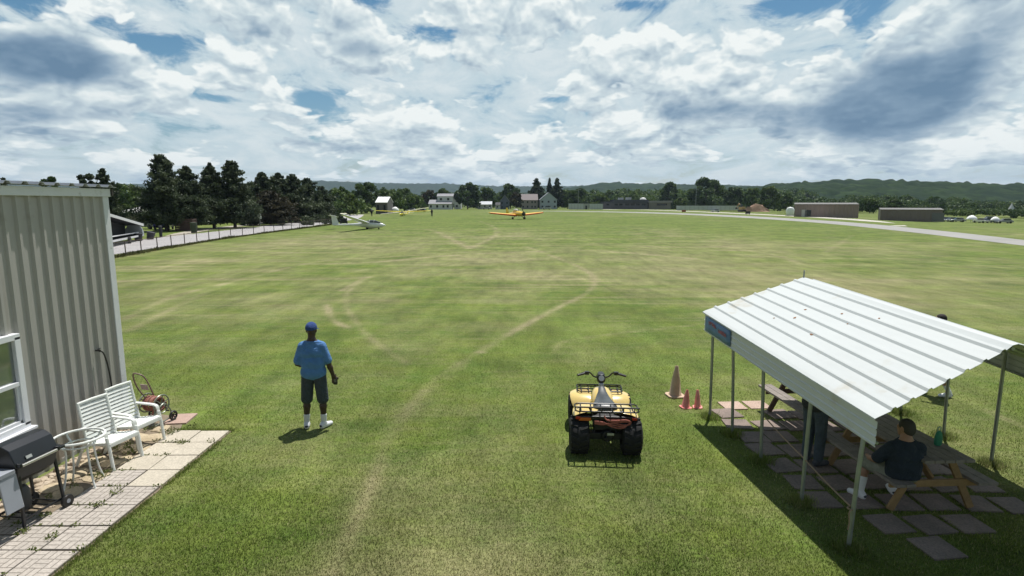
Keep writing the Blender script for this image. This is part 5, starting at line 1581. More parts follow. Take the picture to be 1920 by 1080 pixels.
for s_ in (-1, 1):
    w_ = wing_mb((s_ * 0.3, 0.4, 0.82), (s_ * 5.9, 0.2, 1.35), 1.9, 1.35, 0.40, 0.22).build('wing', m_orgw, tp_, 50)
    le = MB()
    for q0, q1 in ((0, 1),):
        le.tube([(s_ * 0.35, 0.4 + 1.9 * .29, 0.83), (s_ * 3.4, 0.3 + 1.6 * .29, 1.11), (s_ * 5.92, 0.2 + 1.35 * .28, 1.36)], [0.16, 0.14, 0.11], 8)
    le.build('leading_edge', m_redw, w_)
    MB().tube([(s_ * 0.5, 1.0, 0.85), (s_ * 1.25, 1.05, 0.34)], 0.05, 8).build('gear_leg', m_prop, tp_)
    MB().lathe([(0.1, -.09), (0.27, -.08), (0.29, 0), (0.27, .08), (0.1, .09)], (s_ * 1.28, 1.05, 0.29), (1, 0, 0), 18).build('wheel', m_tyre, tp_)
    wing_mb((0, -3.7, 1.12), (s_ * 1.7, -3.8, 1.15), 1.0, 0.7, 0.1, 0.06).build('tailplane', m_orgw, tp_, 50)
MB().loft([[Vector((x_, y_, z_)) for x_, y_ in ((0, yf), (0.05, yf - .3), (0.02, yb_), (-0.02, yb_), (-0.05, yf - .3))] for z_, yf, yb_ in ((1.1, -2.9, -4.4), (2.35, -3.7, -4.5))]).build('fin', m_yelw, tp_, 40)
MB().lathe([(0.40, 0.0), (0.42, 0.06), (0.2, 0.10), (0.0, 0.10)], (0, 3.2, 1.17), (0, 1, 0), 20).build('engine_face', m_prop, tp_)
pb = MB(); pb.lathe([(0.16, 0), (0.14, 0.15), (0.0, 0.28)], (0, 3.3, 1.17), (0, 1, 0), 14)
for a in (0.35, 0.35 + math.pi):
    pb.bar((0, 3.38, 1.17), (0.98 * math.sin(a), 3.38, 1.17 + 0.98 * math.cos(a)), 0.13, 0.03, (0, 1, 0))
pb.build('propeller', m_prop, tp_)
MB().tube([(-0.0, 1.1, 1.68), (-0.0, 1.0, 2.15)], 0.05, 6).build('intake_stub', m_prop, tp_)

# people and a cart out by the gliders (a few pixels each, so simple standing figures)
def far_person(label, x, y, rz, top, leg, sc=1.0):
    J = dict(crown=(0.0, 0.01, 1.75), neck=(0.0, -0.01, 1.48), chest=(0, 0.0, 1.28), pelvis=(0, 0, 0.95),
             shoulder=((-0.18, 0, 1.41), (0.18, 0, 1.41)), elbow=((-0.25, 0.0, 1.14), (0.25, 0.0, 1.14)), wrist=((-0.24, 0.08, 0.90), (0.25, 0.08, 0.90)),
             hip=((-0.09, 0, 0.90), (0.09, 0, 0.90)), knee=((-0.11, 0.02, 0.50), (0.11, 0.02, 0.50)), ankle=((-0.12, 0, 0.10), (0.12, 0, 0.10)), toe=((-0.14, 0.15, 0.035), (0.14, 0.15, 0.035)))
    return person(label, (x, y, 0), rz, J, m_skin_l, top, leg, hair=mat('far_hair', (0.03, 0.025, 0.02), 0.8), sc=sc, long_trousers=True, sock=None)
dk = cloth_mat('dark_jacket', (0.02, 0.022, 0.03)); dj = cloth_mat('dark_trousers', (0.025, 0.027, 0.035))
far_person('person in dark clothes holding the left wing tip of the yellow glider', -38.3, 158.5, 0.4, dk, dj, 1.05)
far_person('person in dark clothes holding the right wing tip of the yellow glider', -21.9, 158.6, -0.3, dk, dj, 1.15)
far_person('person in dark clothes standing near the end of the wire fence', -32.6, 105, 0.8, dk, dj)
ct = thing('golf_cart', 'small dark cart with a pale roof parked behind the white glider', 'cart', (-28.6, 98.5, 0), R(20))
cb = MB(); cb.box((0, 0, 0.50), (1.1, 1.9, 0.45)); cb.box((0, -0.25, 0.85), (1.0, 0.5, 0.4)); cb.build('cart_body', m_mech, ct, 0, 0.05)
cr = MB(); cr.loft([[Vector((x_ * k_, y_ * k_, z_)) for x_, y_ in ((-.55, -.85), (.55, -.85), (.55, .8), (-.55, .8))] for z_, k_ in ((1.78, 1.0), (1.86, 0.98), (1.93, 0.75))]); cr.build('cart_roof', m_cream, ct, 0, 0.02)
for x_ in (-.5, .5):
    for y_ in (-.75, .7):
        MB().tube([(x_, y_, 0.7), (x_, y_ * .9, 1.8)], 0.025, 6).build('roof_post', m_mech, ct)
        MB().lathe([(0.1, -.08), (0.24, -.07), (0.25, 0), (0.24, .07), (0.1, .08)], (x_, y_ * .95, 0.25), (1, 0, 0), 14).build('wheel', m_tyre, ct)

# ------------------------------------------------------------------ wire fence beside the road
m_fpost = mat('rusty_fence_post', (0.085, 0.06, 0.05), 0.8, 0, 0.2, 6)
m_mesh = bpy.data.materials.new('chain_link')
m_mesh.use_nodes = True
t = NT(m_mesh.node_tree)
b = m_mesh.node_tree.nodes['Principled BSDF']
b.inputs['Base Color'].default_value = (0.22, 0.20, 0.20, 1)
b.inputs['Metallic'].default_value = 0.4
gp = t.n('ShaderNodeSeparateXYZ', None, Vector=t.n('ShaderNodeTexCoord').outputs['UV']).outputs
def wire(v):
    q = t.m('FRACT', t.m('MULTIPLY', v, 1 / 0.075))
    return t.m('LESS_THAN', q, 0.07)
al = t.m('MAXIMUM', wire(t.m('ADD', gp[0], gp[1])), wire(t.m('ADD', t.m('SUBTRACT', gp[0], gp[1]), 100.0)))
t.link(t.m('MULTIPLY', al, 1.0), b.inputs['Alpha'])
fence = thing('wire_fence', 'low chain-link fence with rusty posts running beside the road', 'fence', (-27, 38, 0))
FP = [(-26.2, 32.5), (-26.5, 35.3), (-26.8, 38.1), (-27.15, 40.4), (-27.45, 42.6), (-27.9, 45.3), (-28.2, 47.7), (-28.5, 50.2), (-28.9, 52.9), (-29.2, 55.6), (-29.5, 58.2), (-29.7, 61.0), (-29.85, 64), (-29.95, 67), (-30, 70), (-30.05, 73), (-30.1, 76), (-30.1, 79), (-30.1, 82), (-30.1, 85), (-30.15, 88), (-30.2, 91), (-30.3, 94), (-30.4, 97), (-30.6, 100.5)]
F0 = Vector((-27, 38, 0))
FH = 1.0
for x_, y_ in FP:
    MB().lathe([(0.038, 0), (0.038, FH + 0.04), (0.02, FH + 0.07), (0, FH + 0.075)], Vector((x_, y_, 0)) - F0, n=8).build('post', m_fpost, fence)
rows, dist = [], 0
uvs = []
pv = None
for x_, y_ in FP:
    if pv: dist += math.hypot(x_ - pv[0], y_ - pv[1])
    pv = (x_, y_)
    rows.append([Vector((x_ + 0.04, y_, 0.04)) - F0, Vector((x_ + 0.04, y_, FH)) - F0])
    uvs += [(dist, 0.04), (dist, FH)]
mm = MB().sheet(rows).mesh('wire_mesh', m_mesh, 0)
ul = mm.uv_layers.new(name='UVMap')
for l_ in mm.loops:
    ul.data[l_.index].uv = uvs[l_.vertex_index]
put('wire_mesh', mm, fence)
MB().tube([Vector((x_, y_, FH)) - F0 for x_, y_ in FP], 0.02, 6).build('top_rail', m_fpost, fence)
# long grass left standing along the fence foot
n_ = 9000
q = rng.random(n_) * (len(FP) - 1)
i_ = q.astype(int); fr_ = q - i_
FPa = np.array(FP)
cx = FPa[i_] * (1 - fr_)[:, None] + FPa[i_ + 1] * fr_[:, None] + rng.normal(size=(n_, 2)) * np.array([0.16, 0.1])
C_ = np.concatenate([cx, np.zeros((n_, 1))], 1)
v_, f_, t_ = leaf_cloud(C_, 0.12 + 0.22 * rng.random(n_) * fbm(C_[:, 1] * .3, C_[:, 0] * 0, 4, 2) * 1.6, rng.random(n_), 2.0, 0.12, 5)
tag(put('weeds', raw_mesh('weeds', v_, f_, 4, leaf_mat('rank_grass', (0.055, 0.075, 0.022), (0.16, 0.14, 0.055)), False, {'tint': t_})), 'rank grass left standing along the foot of the wire fence', 'weeds', kind='stuff')

# ------------------------------------------------------------------ where far things stand, from bearings taken on the survey picture
SC_, CC_ = math.sin(PITCH), math.cos(PITCH)
def bearing(px, Y):
    return (px - 960) / 1080 * (Y * CC_ + CAM_H * SC_)
def height_for(py, Y):
    v = (540 - py) / 1080
    return CAM_H + Y * (v * CC_ - SC_) / (CC_ + v * SC_)
def metres(npx, Y):
    return npx / 1080 * Y

# ------------------------------------------------------------------ hills
m_forest = bpy.data.materials.new('wooded_hillside')
m_forest.use_nodes = True
t = NT(m_forest.node_tree)
b = m_forest.node_tree.nodes['Principled BSDF']
p = t.n('ShaderNodeNewGeometry').outputs['Position']
vo = t.n('ShaderNodeTexVoronoi', {'feature': 'F1'}, Vector=p, Scale=0.085)
n1 = t.noise(p, 0.022, 6, 0.7)
cvar = t.n('ShaderNodeSeparateColor', None, Color=vo.outputs['Color']).outputs[0]
c = t.mix(cvar, (0.007, 0.018, 0.006), (0.036, 0.062, 0.018))
c = t.mix(t.ramp(n1, [(0.35, 0.0), (0.65, 1.0)]), c, (0.009, 0.022, 0.009))
t.link(c, b.inputs['Base Color'])
b.inputs['Roughness'].default_value = 0.95
b.inputs['Specular IOR Level'].default_value = 0.05
hgt = t.m('SUBTRACT', 1.0, vo.outputs['Distance'])
t.link(t.n('ShaderNodeBump', None, Strength=1.0, Distance=5.0, Height=t.m('MULTIPLY', vo.outputs['Distance'], -0.12)).outputs[0], b.inputs['Normal'])

def ridge(Y, depth, crest, az0, az1, n, seed, rough, rows=26):
    """crest: list of (px, py) silhouette points"""
    px = np.linspace(az0, az1, n)
    cx_, cy_ = zip(*crest)
    py = np.interp(px, cx_, cy_)
    X0 = (px - 960) / 1080
    vs_ = []
    for k in range(rows):
        q = k / (rows - 1)
        y = Y + depth * (q - 0.5) * 2
        prof = math.sin(min(q, 0.5) * math.pi) ** 0.9 if q <= 0.5 else math.cos((q - 0.5) * math.pi) ** 0.8
        v = (540 - py) / 1080
        zc_ = CAM_H + Y * (v * CC_ - SC_) / (CC_ + v * SC_)
        xx = X0 * (Y * CC_ + CAM_H * SC_) * (0.55 + 0.45 * y / Y)
        zz = -1 + (zc_ + 1) * prof
        bump = (fbm(xx / 15 + 50, np.full(n, y / 15.0) + 50, seed, 3) - 0.5) * rough * 2.2 + (fbm(xx / 180 + 9, np.full(n, y / 180.0), seed + 3, 2) - 0.5) * rough * 1.6
        zz = np.maximum(zz + bump * min(1, q * 6) * (1 if q < 0.9 else 0.2), -2)
        vs_.append(np.stack([xx, np.full(n, y), zz], 1))
    ii_ = (np.arange(rows - 1)[:, None] * n + np.arange(n - 1)[None, :]).ravel()
    f_ = np.stack([ii_, ii_ + 1, ii_ + n + 1, ii_ + n], 1).ravel()
    return raw_mesh('hill', np.concatenate(vs_), f_, 4, m_forest, True)
hill_far = put('hill', ridge(3600, 700, [(-1200, 352), (0, 346), (300, 347), (470, 345), (580, 339), (640, 341), (720, 344), (830, 345), (900, 348), (1000, 350), (1090, 348), (1140, 346), (1290, 348), (1345, 346), (1400, 350), (1700, 352), (3200, 352)], -1200, 3200, 900, 2, 9), None)
tag(hill_far, kind='structure')
hill_mid = put('hill', ridge(1700, 330, [(-1500, 362), (600, 372), (1000, 362), (1080, 352), (1130, 345), (1200, 345), (1280, 347), (1340, 350), (1420, 352), (1600, 356), (3200, 356)], -1500, 3200, 900, 5, 6), None)
tag(hill_mid, kind='structure')
hill_near = put('hill', ridge(820, 260, [(-900, 378), (1150, 378), (1330, 362), (1400, 353), (1470, 345), (1540, 341), (1620, 341), (1720, 345), (1820, 349), (1920, 351), (2200, 356), (3000, 362)], 1100, 3000, 1100, 8, 4.5, 34), None)
tag(hill_near, kind='structure')

# ------------------------------------------------------------------ trees
m_bark = mat('grey_brown_bark', (0.07, 0.055, 0.04), 0.9, 0, 0.2, 3)
LEAF = {
    'dark': leaf_mat('dark_green_leaves', (0.034, 0.066, 0.019), (0.108, 0.160, 0.045)),
    'mid': leaf_mat('mid_green_leaves', (0.050, 0.094, 0.023), (0.150, 0.210, 0.055)),
    'light': leaf_mat('light_green_leaves', (0.050, 0.090, 0.018), (0.140, 0.190, 0.045)),
    'pine': leaf_mat('pine_needles', (0.032, 0.050, 0.026), (0.095, 0.120, 0.060)),
    'brown': leaf_mat('copper_leaves', (0.036, 0.034, 0.020), (0.085, 0.076, 0.042)),
}
def leaf_quads(C, size, r):
    n = len(C)
    d = r.normal(size=(n, 3)); d /= np.linalg.norm(d, axis=1)[:, None]
    e = np.cross(d, r.normal(size=(n, 3))); e /= np.linalg.norm(e, axis=1)[:, None] + 1e-9
    s = size[:, None]
    V = np.stack([C - d * s, C + e * s * 0.62, C + d * s, C - e * s * 0.62], 1)
    return V.reshape(-1, 3)
def crown_points(kind, H, W, n, r):
    """leaf centres and tints for a crown of height H and width W standing on z=0"""
    if kind == 'pine':
        out, tint = [], []
        z = 0.12 * H
        while z < 0.985 * H:
            q = (z / H - 0.12) / 0.88
            rad = W / 2 * ((1 - q) ** 0.72) * (0.72 + 0.5 * r.random()) * (1.0 if q > .12 else 0.8)
            nb = int(4 + 5 * (1 - q))
            a0 = r.random() * 6.28
            for k in range(nb):
                a = a0 + k * 6.283 / nb + r.normal() * 0.25
                L = rad * (0.55 + 0.65 * r.random())
                m = max(5, int(n * 0.019 * (0.35 + L / (W / 2))))
                u = 1 - 0.85 * r.random(m) ** 1.5
                zz = z + L * u * (0.10 + 0.3 * q) + r.normal(size=m) * 0.024 * H * (0.35 + 0.65 * (1 - q))
                sp_ = 0.22 * rad * (1.1 - u * 0.5) + 0.012 * W
                out.append(np.stack([np.cos(a) * L * u + r.normal(size=m) * sp_ * .6, np.sin(a) * L * u + r.normal(size=m) * sp_ * .6, zz], 1))
                tint.append(np.clip(0.30 + 0.28 * r.normal() + 0.25 * r.random(m), 0, 1))
            z += H * (0.030 + 0.022 * r.random())
        out.append(np.stack([r.normal(size=40) * W * .02, r.normal(size=40) * W * .02, H * (0.93 + 0.07 * r.random(40))], 1)); tint.append(r.random(40) * .5)
        return np.concatenate(out), np.concatenate(tint)
    out, tint = [], []
    nc_ = 34
    for k in range(nc_):
        u = r.random() ** 0.6
        a = r.random() * 6.283
        zq = r.random()
        prof = math.sin(math.pi * min(1, 0.16 + 0.80 * zq)) ** 0.6
        rad = W / 2 * prof * (0.30 + 0.62 * u)
        c_ = np.array([math.cos(a) * rad, math.sin(a) * rad, H * (0.16 + 0.76 * zq)])
        s = W * (0.085 + 0.075 * r.random())
        m = n // nc_
        P = r.normal(size=(m, 3)); P /= np.linalg.norm(P, axis=1)[:, None]
        P = P * (r.random(m) ** 0.33)[:, None] * s * np.array([1, 1, 0.8])
        out.append(c_ + P)
        tint.append(np.clip(0.42 + 0.22 * r.normal() + 0.30 * (r.random(m) - 0.5), 0, 1))
    return np.concatenate(out), np.concatenate(tint)

def trunk_mb(kind, H, W, r):
    mb = MB()
    rb_ = max(0.02 * H, 0.06)
    top = 0.9 if kind == 'pine' else 0.55
    pts = [(r.normal() * .01 * H * k / 4, r.normal() * .01 * H * k / 4, H * top * k / 4) for k in range(5)]
    mb.tube(pts, [rb_ * (1.25 - k / 4 * (1.0 if kind == 'pine' else 0.55)) for k in range(5)], 7)
    for k in range(7):
        a = r.random() * 6.28
        if kind == 'pine':
            z = H * (0.16 + 0.09 * k); L = W * 0.34 * (1 - z / H)
            mb.tube([(0, 0, z), (math.cos(a) * L, math.sin(a) * L, z + L * .15)], [rb_ * .3, rb_ * .08], 5)
        else:
            z = H * (0.28 + 0.04 * k); L = W * 0.34
            mb.tube([(0, 0, z), (math.cos(a) * L * .5, math.sin(a) * L * .5, z + H * .12), (math.cos(a) * L, math.sin(a) * L, z + H * .26)], [rb_ * .45, rb_ * .3, rb_ * .1], 5)
    return mb
n_tree = [0]
def tree(name, label, px, Y, top, wpx, kind, leaf, group=None, leaves=None, leafpx=1.9, dist_x=None, width=None):
    n_tree[0] += 1
    r = np.random.default_rng(100 + n_tree[0])
    H, W = height_for(top, Y), metres(wpx, Y) * (1.52 if kind == 'pine' else 1.0)
    o = thing(name, label, 'tree', (bearing(px, Y), Y, 0), r.random() * 6.28, group)
    n = leaves or int(np.clip(1.9 * wpx * (H / Y * 1080) * 0.9, 700, 9000))
    C, ti = crown_points(kind, H, W, n, r)
    s = metres(leafpx * 1.875, Y) * (0.7 + 0.6 * r.random(len(C)))
    put('crown', raw_mesh('crown', leaf_quads(C, s * 0.62, r), np.arange(len(C) * 4), 4, LEAF[leaf], False, {'tint': np.repeat(ti, 4)}), o)
    trunk_mb(kind, H, W, r).build('trunk', m_bark, o)
    return o

# the pines beyond the road
P_ = 'pines standing beyond the road'
tree('pine_tree', 'tallest dark pine, leftmost of the big pines beyond the road', 313, 76, 289, 74, 'pine', 'pine', P_)
tree('pine_tree', 'dark pine close beside the tallest pine, with a lower rounded top', 357, 79, 311, 62, 'pine', 'pine', P_)
tree('pine_tree', 'slim dark pine left of the broad pine, past the gap after the tallest pair', 402, 84, 306, 52, 'pine', 'pine', P_)
tree('pine_tree', 'broad dark pine, right-hand of the pair past the gap', 441, 86, 302, 70, 'pine', 'pine', P_)
tree('pine_tree', 'dark pine at the left end of the dense row behind the fence', 496, 104, 324, 54, 'pine', 'pine', P_)
tree('pine_tree', 'dark pine second along the dense row behind the fence', 526, 108, 326, 56, 'pine', 'pine', P_)
tree('pine_tree', 'dark pine third along the dense row behind the fence, about as tall', 553, 110, 328, 56, 'pine', 'pine', P_)
tree('pine_tree', 'lower dark pine at the right end of the dense row', 580, 118, 334, 46, 'pine', 'pine', P_)
tree('pine_tree', 'short brownish pine standing in front of the dense pine row', 508, 96, 358, 62, 'pine', 'brown', P_)
tree('pine_tree', 'short dark pine where the road goes out of sight', 604, 132, 350, 44, 'pine', 'pine', P_)
tree('pine_tree', 'small dark pine between the slim pine and the dense row', 470, 112, 356, 44, 'pine', 'pine', P_)
G_ = 'tree tops showing above the metal building'
tree('pine_tree', 'tree top showing above the middle of the metal building roof', 105, 62, 322, 40, 'round', 'dark', G_)
tree('pine_tree', 'rounded tree top showing above the roof near its right corner', 172, 66, 319, 50, 'round', 'pine', G_)
tree('pine_tree', 'spiky tree top rising just behind the right corner of the roof', 204, 70, 316, 40, 'pine', 'pine', G_)
tree('pine_tree', 'tiny tree tip above the left end of the roof', 20, 60, 334, 26, 'pine', 'pine', G_)
L_ = 'light green trees left of the pines'
tree('leafy_tree', 'bright green tree directly beside the corner of the metal building', 218, 114, 372, 46, 'round', 'light', L_)
tree('leafy_tree', 'green tree behind the tan building, nearest the tallest pine', 268, 120, 350, 62, 'round', 'mid', L_)
tree('leafy_tree', 'tall dark green tree rising behind the roof corner trim', 222, 110, 340, 50, 'round', 'dark', L_)
tree('leafy_tree', 'green tree between the roof corner and the tan building', 246, 130, 344, 60, 'round', 'mid', L_)
M_ = 'leafy trees along the far side of the field'
tree('leafy_tree', 'round mid green tree right of the last pine', 636, 185, 349, 46, 'round', 'mid', M_)
tree('leafy_tree', 'low rounded light green tree in front of the dark trees by the lamp', 656, 170, 361, 40, 'round', 'light', M_)
tree('leafy_tree', 'tall dark green tree behind the sunlit white roof', 688, 205, 342, 54, 'round', 'dark', M_)
tree('leafy_tree', 'mid green tree right of the sunlit white roof', 732, 225, 349, 50, 'round', 'mid', M_)
tree('leafy_tree', 'low mid green bush tree left of the white barn', 776, 250, 367, 50, 'round', 'mid', M_)
tree('leafy_tree', 'light green tree above the yellow glider', 758, 260, 352, 44, 'round', 'light', M_)
tree('leafy_tree', 'reddish brown tree behind the left end of the white barn', 806, 350, 356, 30, 'round', 'brown', M_)
tree('leafy_tree', 'green tree rising behind the white barn', 830, 352, 354, 44, 'round', 'mid', M_)
tree('leafy_tree', 'big dense dark round tree right of the white barn', 877, 330, 342, 52, 'round', 'dark', M_)
tree('leafy_tree', 'mid green tree in the gap right of the big dark round tree', 912, 372, 352, 40, 'round', 'mid', M_)
tree('leafy_tree', 'dark green tree behind the dark blue house', 957, 360, 343, 38, 'round', 'dark', M_)
tree('leafy_tree', 'dark copper tree between the blue house and the mauve house', 967, 318, 360, 26, 'round', 'brown', M_)
tree('spruce_tree', 'pointed dark spruce left of the three spires over the houses', 1006, 350, 335, 22, 'pine', 'pine', 'spruces over the houses')
tree('spruce_tree', 'thin ragged spruce, middle of the three spires over the houses', 1030, 352, 335, 12, 'pine', 'pine', 'spruces over the houses')
tree('spruce_tree', 'ragged dark spruce, right of the three spires over the houses', 1044, 350, 334, 20, 'pine', 'pine', 'spruces over the houses')
tree('leafy_tree', 'dark broad tree between the spruces and the pale blue house', 1012, 360, 352, 34, 'round', 'dark', M_)
tree('leafy_tree', 'mid green tree right of the pale blue gabled house', 1064, 352, 356, 40, 'round', 'mid', M_)
tree('leafy_tree', 'dark green tree behind the white panel fence', 1084, 350, 352, 40, 'round', 'dark', M_)
tree('leafy_tree', 'light green low trees beside the long dark building', 1124, 350, 366, 40, 'round', 'light', M_)
tree('leafy_tree', 'dark tree with a reddish top left of the tall broad tree', 1254, 365, 340, 36, 'round', 'dark', M_)
tree('leafy_tree', 'tall broad dark green tree, highest of the far right treeline', 1322, 330, 334, 62, 'round', 'dark', M_)
tree('leafy_tree', 'round dark tree right of the tall broad tree', 1376, 325, 352, 44, 'round', 'dark', M_)
tree('leafy_tree', 'bright green round tree above the dirt mound', 1440, 300, 350, 46, 'round', 'light', M_)
tree('leafy_tree', 'narrow dark tree beside the white tank at the brown hangar', 1474, 270, 360, 22, 'round', 'dark', M_)
tree('leafy_tree', 'light green tree at the right end of the long building', 1276, 345, 370, 26, 'round', 'light', M_)
tree('leafy_tree', 'mid green tree left of the bright round tree', 1410, 315, 352, 34, 'round', 'mid', M_)
tree('leafy_tree', 'dark bushy tree between the two brown hangars', 1630, 205, 372, 44, 'round', 'dark', M_)
tree('leafy_tree', 'dark tree rising behind the second brown hangar', 1676, 215, 372, 30, 'round', 'dark', M_)
tree('leafy_tree', 'dark tree at the right edge behind the parked cars', 1910, 205, 396, 56, 'round', 'dark', M_)
tree('leafy_tree', 'light green tree behind the white tents', 1800, 215, 398, 44, 'round', 'light', M_)

# woods too dense to tell tree from tree
def woods(name, label, spots, leaf, per, leafpx, seed):
    r = np.random.default_rng(seed)
    Vs, Ts = [], []
    for px, Y, top, w in spots:
        H, W = height_for(top, Y), metres(w, Y)
        C, ti = crown_points('round', H, W, per, r)
        C[:, 2] = C[:, 2] * 1.08 - 0.08 * H
        s = metres(leafpx * 1.875, Y) * (0.7 + 0.6 * r.random(len(C)))
        V = leaf_quads(C, s * 0.7, r) + np.array([bearing(px, Y), Y, 0])
        Vs.append(V); Ts.append(np.repeat(np.clip(ti + r.normal() * .12, 0, 1), 4))
    V = np.concatenate(Vs)
    o = put(name, raw_mesh(name, V, np.arange(len(V)), 4, LEAF[leaf], False, {'tint': np.concatenate(Ts)}))
    return tag(o, label, 'woods', kind='stuff')
wr2 = np.random.default_rng(42)
sp1 = [(x, 385 + 110 * wr2.random(), 358 + 10 * wr2.random(), 30 + 20 * wr2.random()) for x in np.arange(590, 1490, 11)]
sp2 = [(x, 430 + 120 * wr2.random(), 352 + 9 * wr2.random(), 30 + 16 * wr2.random()) for x in np.arange(1090, 1520, 13)]
woods('woods', 'mixed green woods closing the far side of the field behind the houses', sp1[::2] + sp2[::2], 'mid', 620, 1.7, 1)
woods('woods', 'darker woods mixed through the far treeline behind the houses', sp1[1::2] + sp2[1::2], 'dark', 620, 1.7, 2)
sp3 = [(x, 280 + 150 * wr2.random(), 366 + 14 * wr2.random() + max(0, (x - 1700) * 0.06), 34 + 22 * wr2.random()) for x in np.arange(1460, 1990, 10)]
sp3 += [(x, 225 + 60 * wr2.random(), 392 + 10 * wr2.random() + max(0, (x - 1800) * 0.05), 26 + 18 * wr2.random()) for x in np.arange(1740, 1990, 11)]
woods('woods', 'dark green woods below the hill behind the brown hangars and cars', sp3, 'dark', 520, 1.7, 3)
sp4 = [(x, 120 + 50 * wr2.random(), 352 + 18 * wr2.random(), 50 + 20 * wr2.random()) for x in np.arange(-60, 300, 22)] + [(x, 150 + 60 * wr2.random(), 368 + 10 * wr2.random(), 40 + 20 * wr2.random()) for x in np.arange(300, 680, 16)]
woods('woods', 'green woods filling in behind the pines and the tan building', sp4, 'mid', 620, 1.9, 4)
# shrubs in the shade under the pines
sp5 = [(x, 92 + 40 * wr2.random(), 404 - (x - 380) * 0.02 + 6 * wr2.random(), 30 + 16 * wr2.random()) for x in np.arange(380, 640, 14)]
woods('shrubbery', 'dark low undergrowth in the shade under the pines', sp5, 'pine', 500, 1.9, 6)

# ------------------------------------------------------------------ buildings far off
m_wwall = mat('white_clapboard', (0.56, 0.57, 0.60), 0.7, 0, 0.04, 0.6)
m_groof = mat('grey_shingles', (0.26, 0.26, 0.28), 0.85, 0, 0.1, 0.5)
m_droof = mat('dark_shingles', (0.06, 0.06, 0.065), 0.85, 0, 0.1, 0.5)
m_win = mat('dark_window', (0.03, 0.033, 0.04), 0.15)
def house(label, px0, px1, Y, eave_py, ridge_py, wall_m, roof_m, gable='front', depth=9, wins=(3, 2), name='house', cat='house', rz=0.0, extra=None):
    x0, x1 = bearing(px0, Y), bearing(px1, Y)
    W = x1 - x0
    he, hr = height_for(eave_py, Y), height_for(ridge_py, Y)
    o = thing(name, label, cat, ((x0 + x1) / 2, Y, 0), rz)
    w = MB()
    if gable == 'front':
        poly = [(-W / 2, 0), (W / 2, 0), (W / 2, he), (0, hr), (-W / 2, he)]
        w.add([(x, 0, z) for x, z in poly] + [(x, depth, z) for x, z in poly], [(0, 1, 2, 3, 4), (9, 8, 7, 6, 5), (0, 5, 6, 1), (1, 6, 7, 2), (4, 9, 5, 0)])
        w.build('wall', wall_m, o, 0)
        r_ = MB()
        k = 1.06
        r_.sheet([[(-W / 2 * k, y, he - (hr - he) * .06), (0, y, hr + 0.06), (W / 2 * k, y, he - (hr - he) * .06)] for y in (-0.4, depth + .4)])
    else:
        poly = [(0, 0), (depth, 0), (depth, he), (depth / 2, hr), (0, he)]
        w.add([(-W / 2, y, z) for y, z in poly] + [(W / 2, y, z) for y, z in poly], [(4, 3, 2, 1, 0), (5, 6, 7, 8, 9), (0, 1, 6, 5), (1, 2, 7, 6), (4, 0, 5, 9)])
        w.build('wall', wall_m, o, 0)
        r_ = MB()
        r_.sheet([[(x, -0.5, he - 0.15), (x, depth / 2, hr + 0.06), (x, depth + 0.5, he - .15)] for x in (-W / 2 * 1.05, W / 2 * 1.05)])
    r_.build('roof', roof_m, o, 0, thick=0.18)
    nx, nz = wins
    for i in range(nx):
        for j in range(nz):
            x_ = -W / 2 + W * (i + 0.5 + 0.12 * ((i * 7 + j * 3) % 3 - 1)) / nx
            z_ = he * (j + 0.55) / nz
            MB().box((x_, -0.03, z_), (W / nx * 0.34, 0.10, he / nz * 0.42)).build('window', m_win, o, 0)
    return o
hw_ = house('white two-storey barn with a pale roof at the far left-centre', 804, 846, 318, 382, 375, m_wwall, m_groof, 'side', 12, (4, 1))
up_ = MB(); up_.box((2.5, 7.0, 5.2), (8.6, 7.5, 4.2)); up_.build('upper_storey', m_wwall, hw_, 0)
ur = MB().sheet([[(x, 2.9, 7.1), (x, 7.0, 8.6), (x, 11.2, 7.1)] for x in (-2.1, 7.1)]); ur.build('roof', m_groof, hw_, 0, thick=0.18)
for x_ in (0.2, 4.2): MB().box((x_, 3.2, 5.6), (1.2, 0.1, 1.2)).build('window', m_win, hw_, 0)
house('narrow white house half hidden behind the big dark round tree', 852, 864, 345, 372, 365, m_wwall, m_groof, 'front', 9, (1, 2))
house('low white shed with a pale roof right of the big dark round tree', 896, 922, 335, 383, 378, m_wwall, mat('pale_roof', (0.46, 0.48, 0.52), 0.6), 'side', 7, (3, 1))
house('dark blue gabled house with white trim in front of dark trees', 938, 955, 330, 377, 366, mat('slate_blue_boards', (0.10, 0.12, 0.17), 0.7), m_groof, 'front', 9, (2, 2))
house('small white garage beside the dark blue house', 929, 938, 326, 384, 380, m_wwall, m_droof, 'side', 6, (1, 1))
house('large mauve house with a wide roof left of the pale blue house', 978, 1008, 330, 375, 364, mat('mauve_boards', (0.27, 0.235, 0.235), 0.75), mat('mauve_shingles', (0.20, 0.17, 0.17), 0.85), 'side', 11, (4, 2))
house('pale blue gabled house right of the mauve house', 1013, 1044, 328, 374, 361, mat('pale_blue_boards', (0.34, 0.39, 0.45), 0.7), mat('blue_grey_shingles', (0.27, 0.29, 0.33), 0.85), 'front', 11, (3, 2))
house('small building with a bright sunlit white roof before the dark trees', 705, 727, 192, 379, 369.5, mat('grey_brown_boards', (0.13, 0.12, 0.125), 0.8), mat('bright_white_roof', (0.80, 0.80, 0.80), 0.35), 'side', 9, (2, 1))
house('long low tan block partly hidden by the pines', 227, 352, 93, 397, 389, mat('tan_block', (0.17, 0.145, 0.115), 0.85, 0, 0.06, 0.7), mat('pale_grey_flat_roof', (0.36, 0.35, 0.34), 0.7), 'side', 12, (0, 0), 'tan_building', 'building')
gb = house('tan building with pale yellow doors showing under the pines', 330, 440, 108, 406, 401, mat('brown_block', (0.20, 0.155, 0.11), 0.85), m_groof, 'side', 10, (0, 0), 'garage_building', 'building')
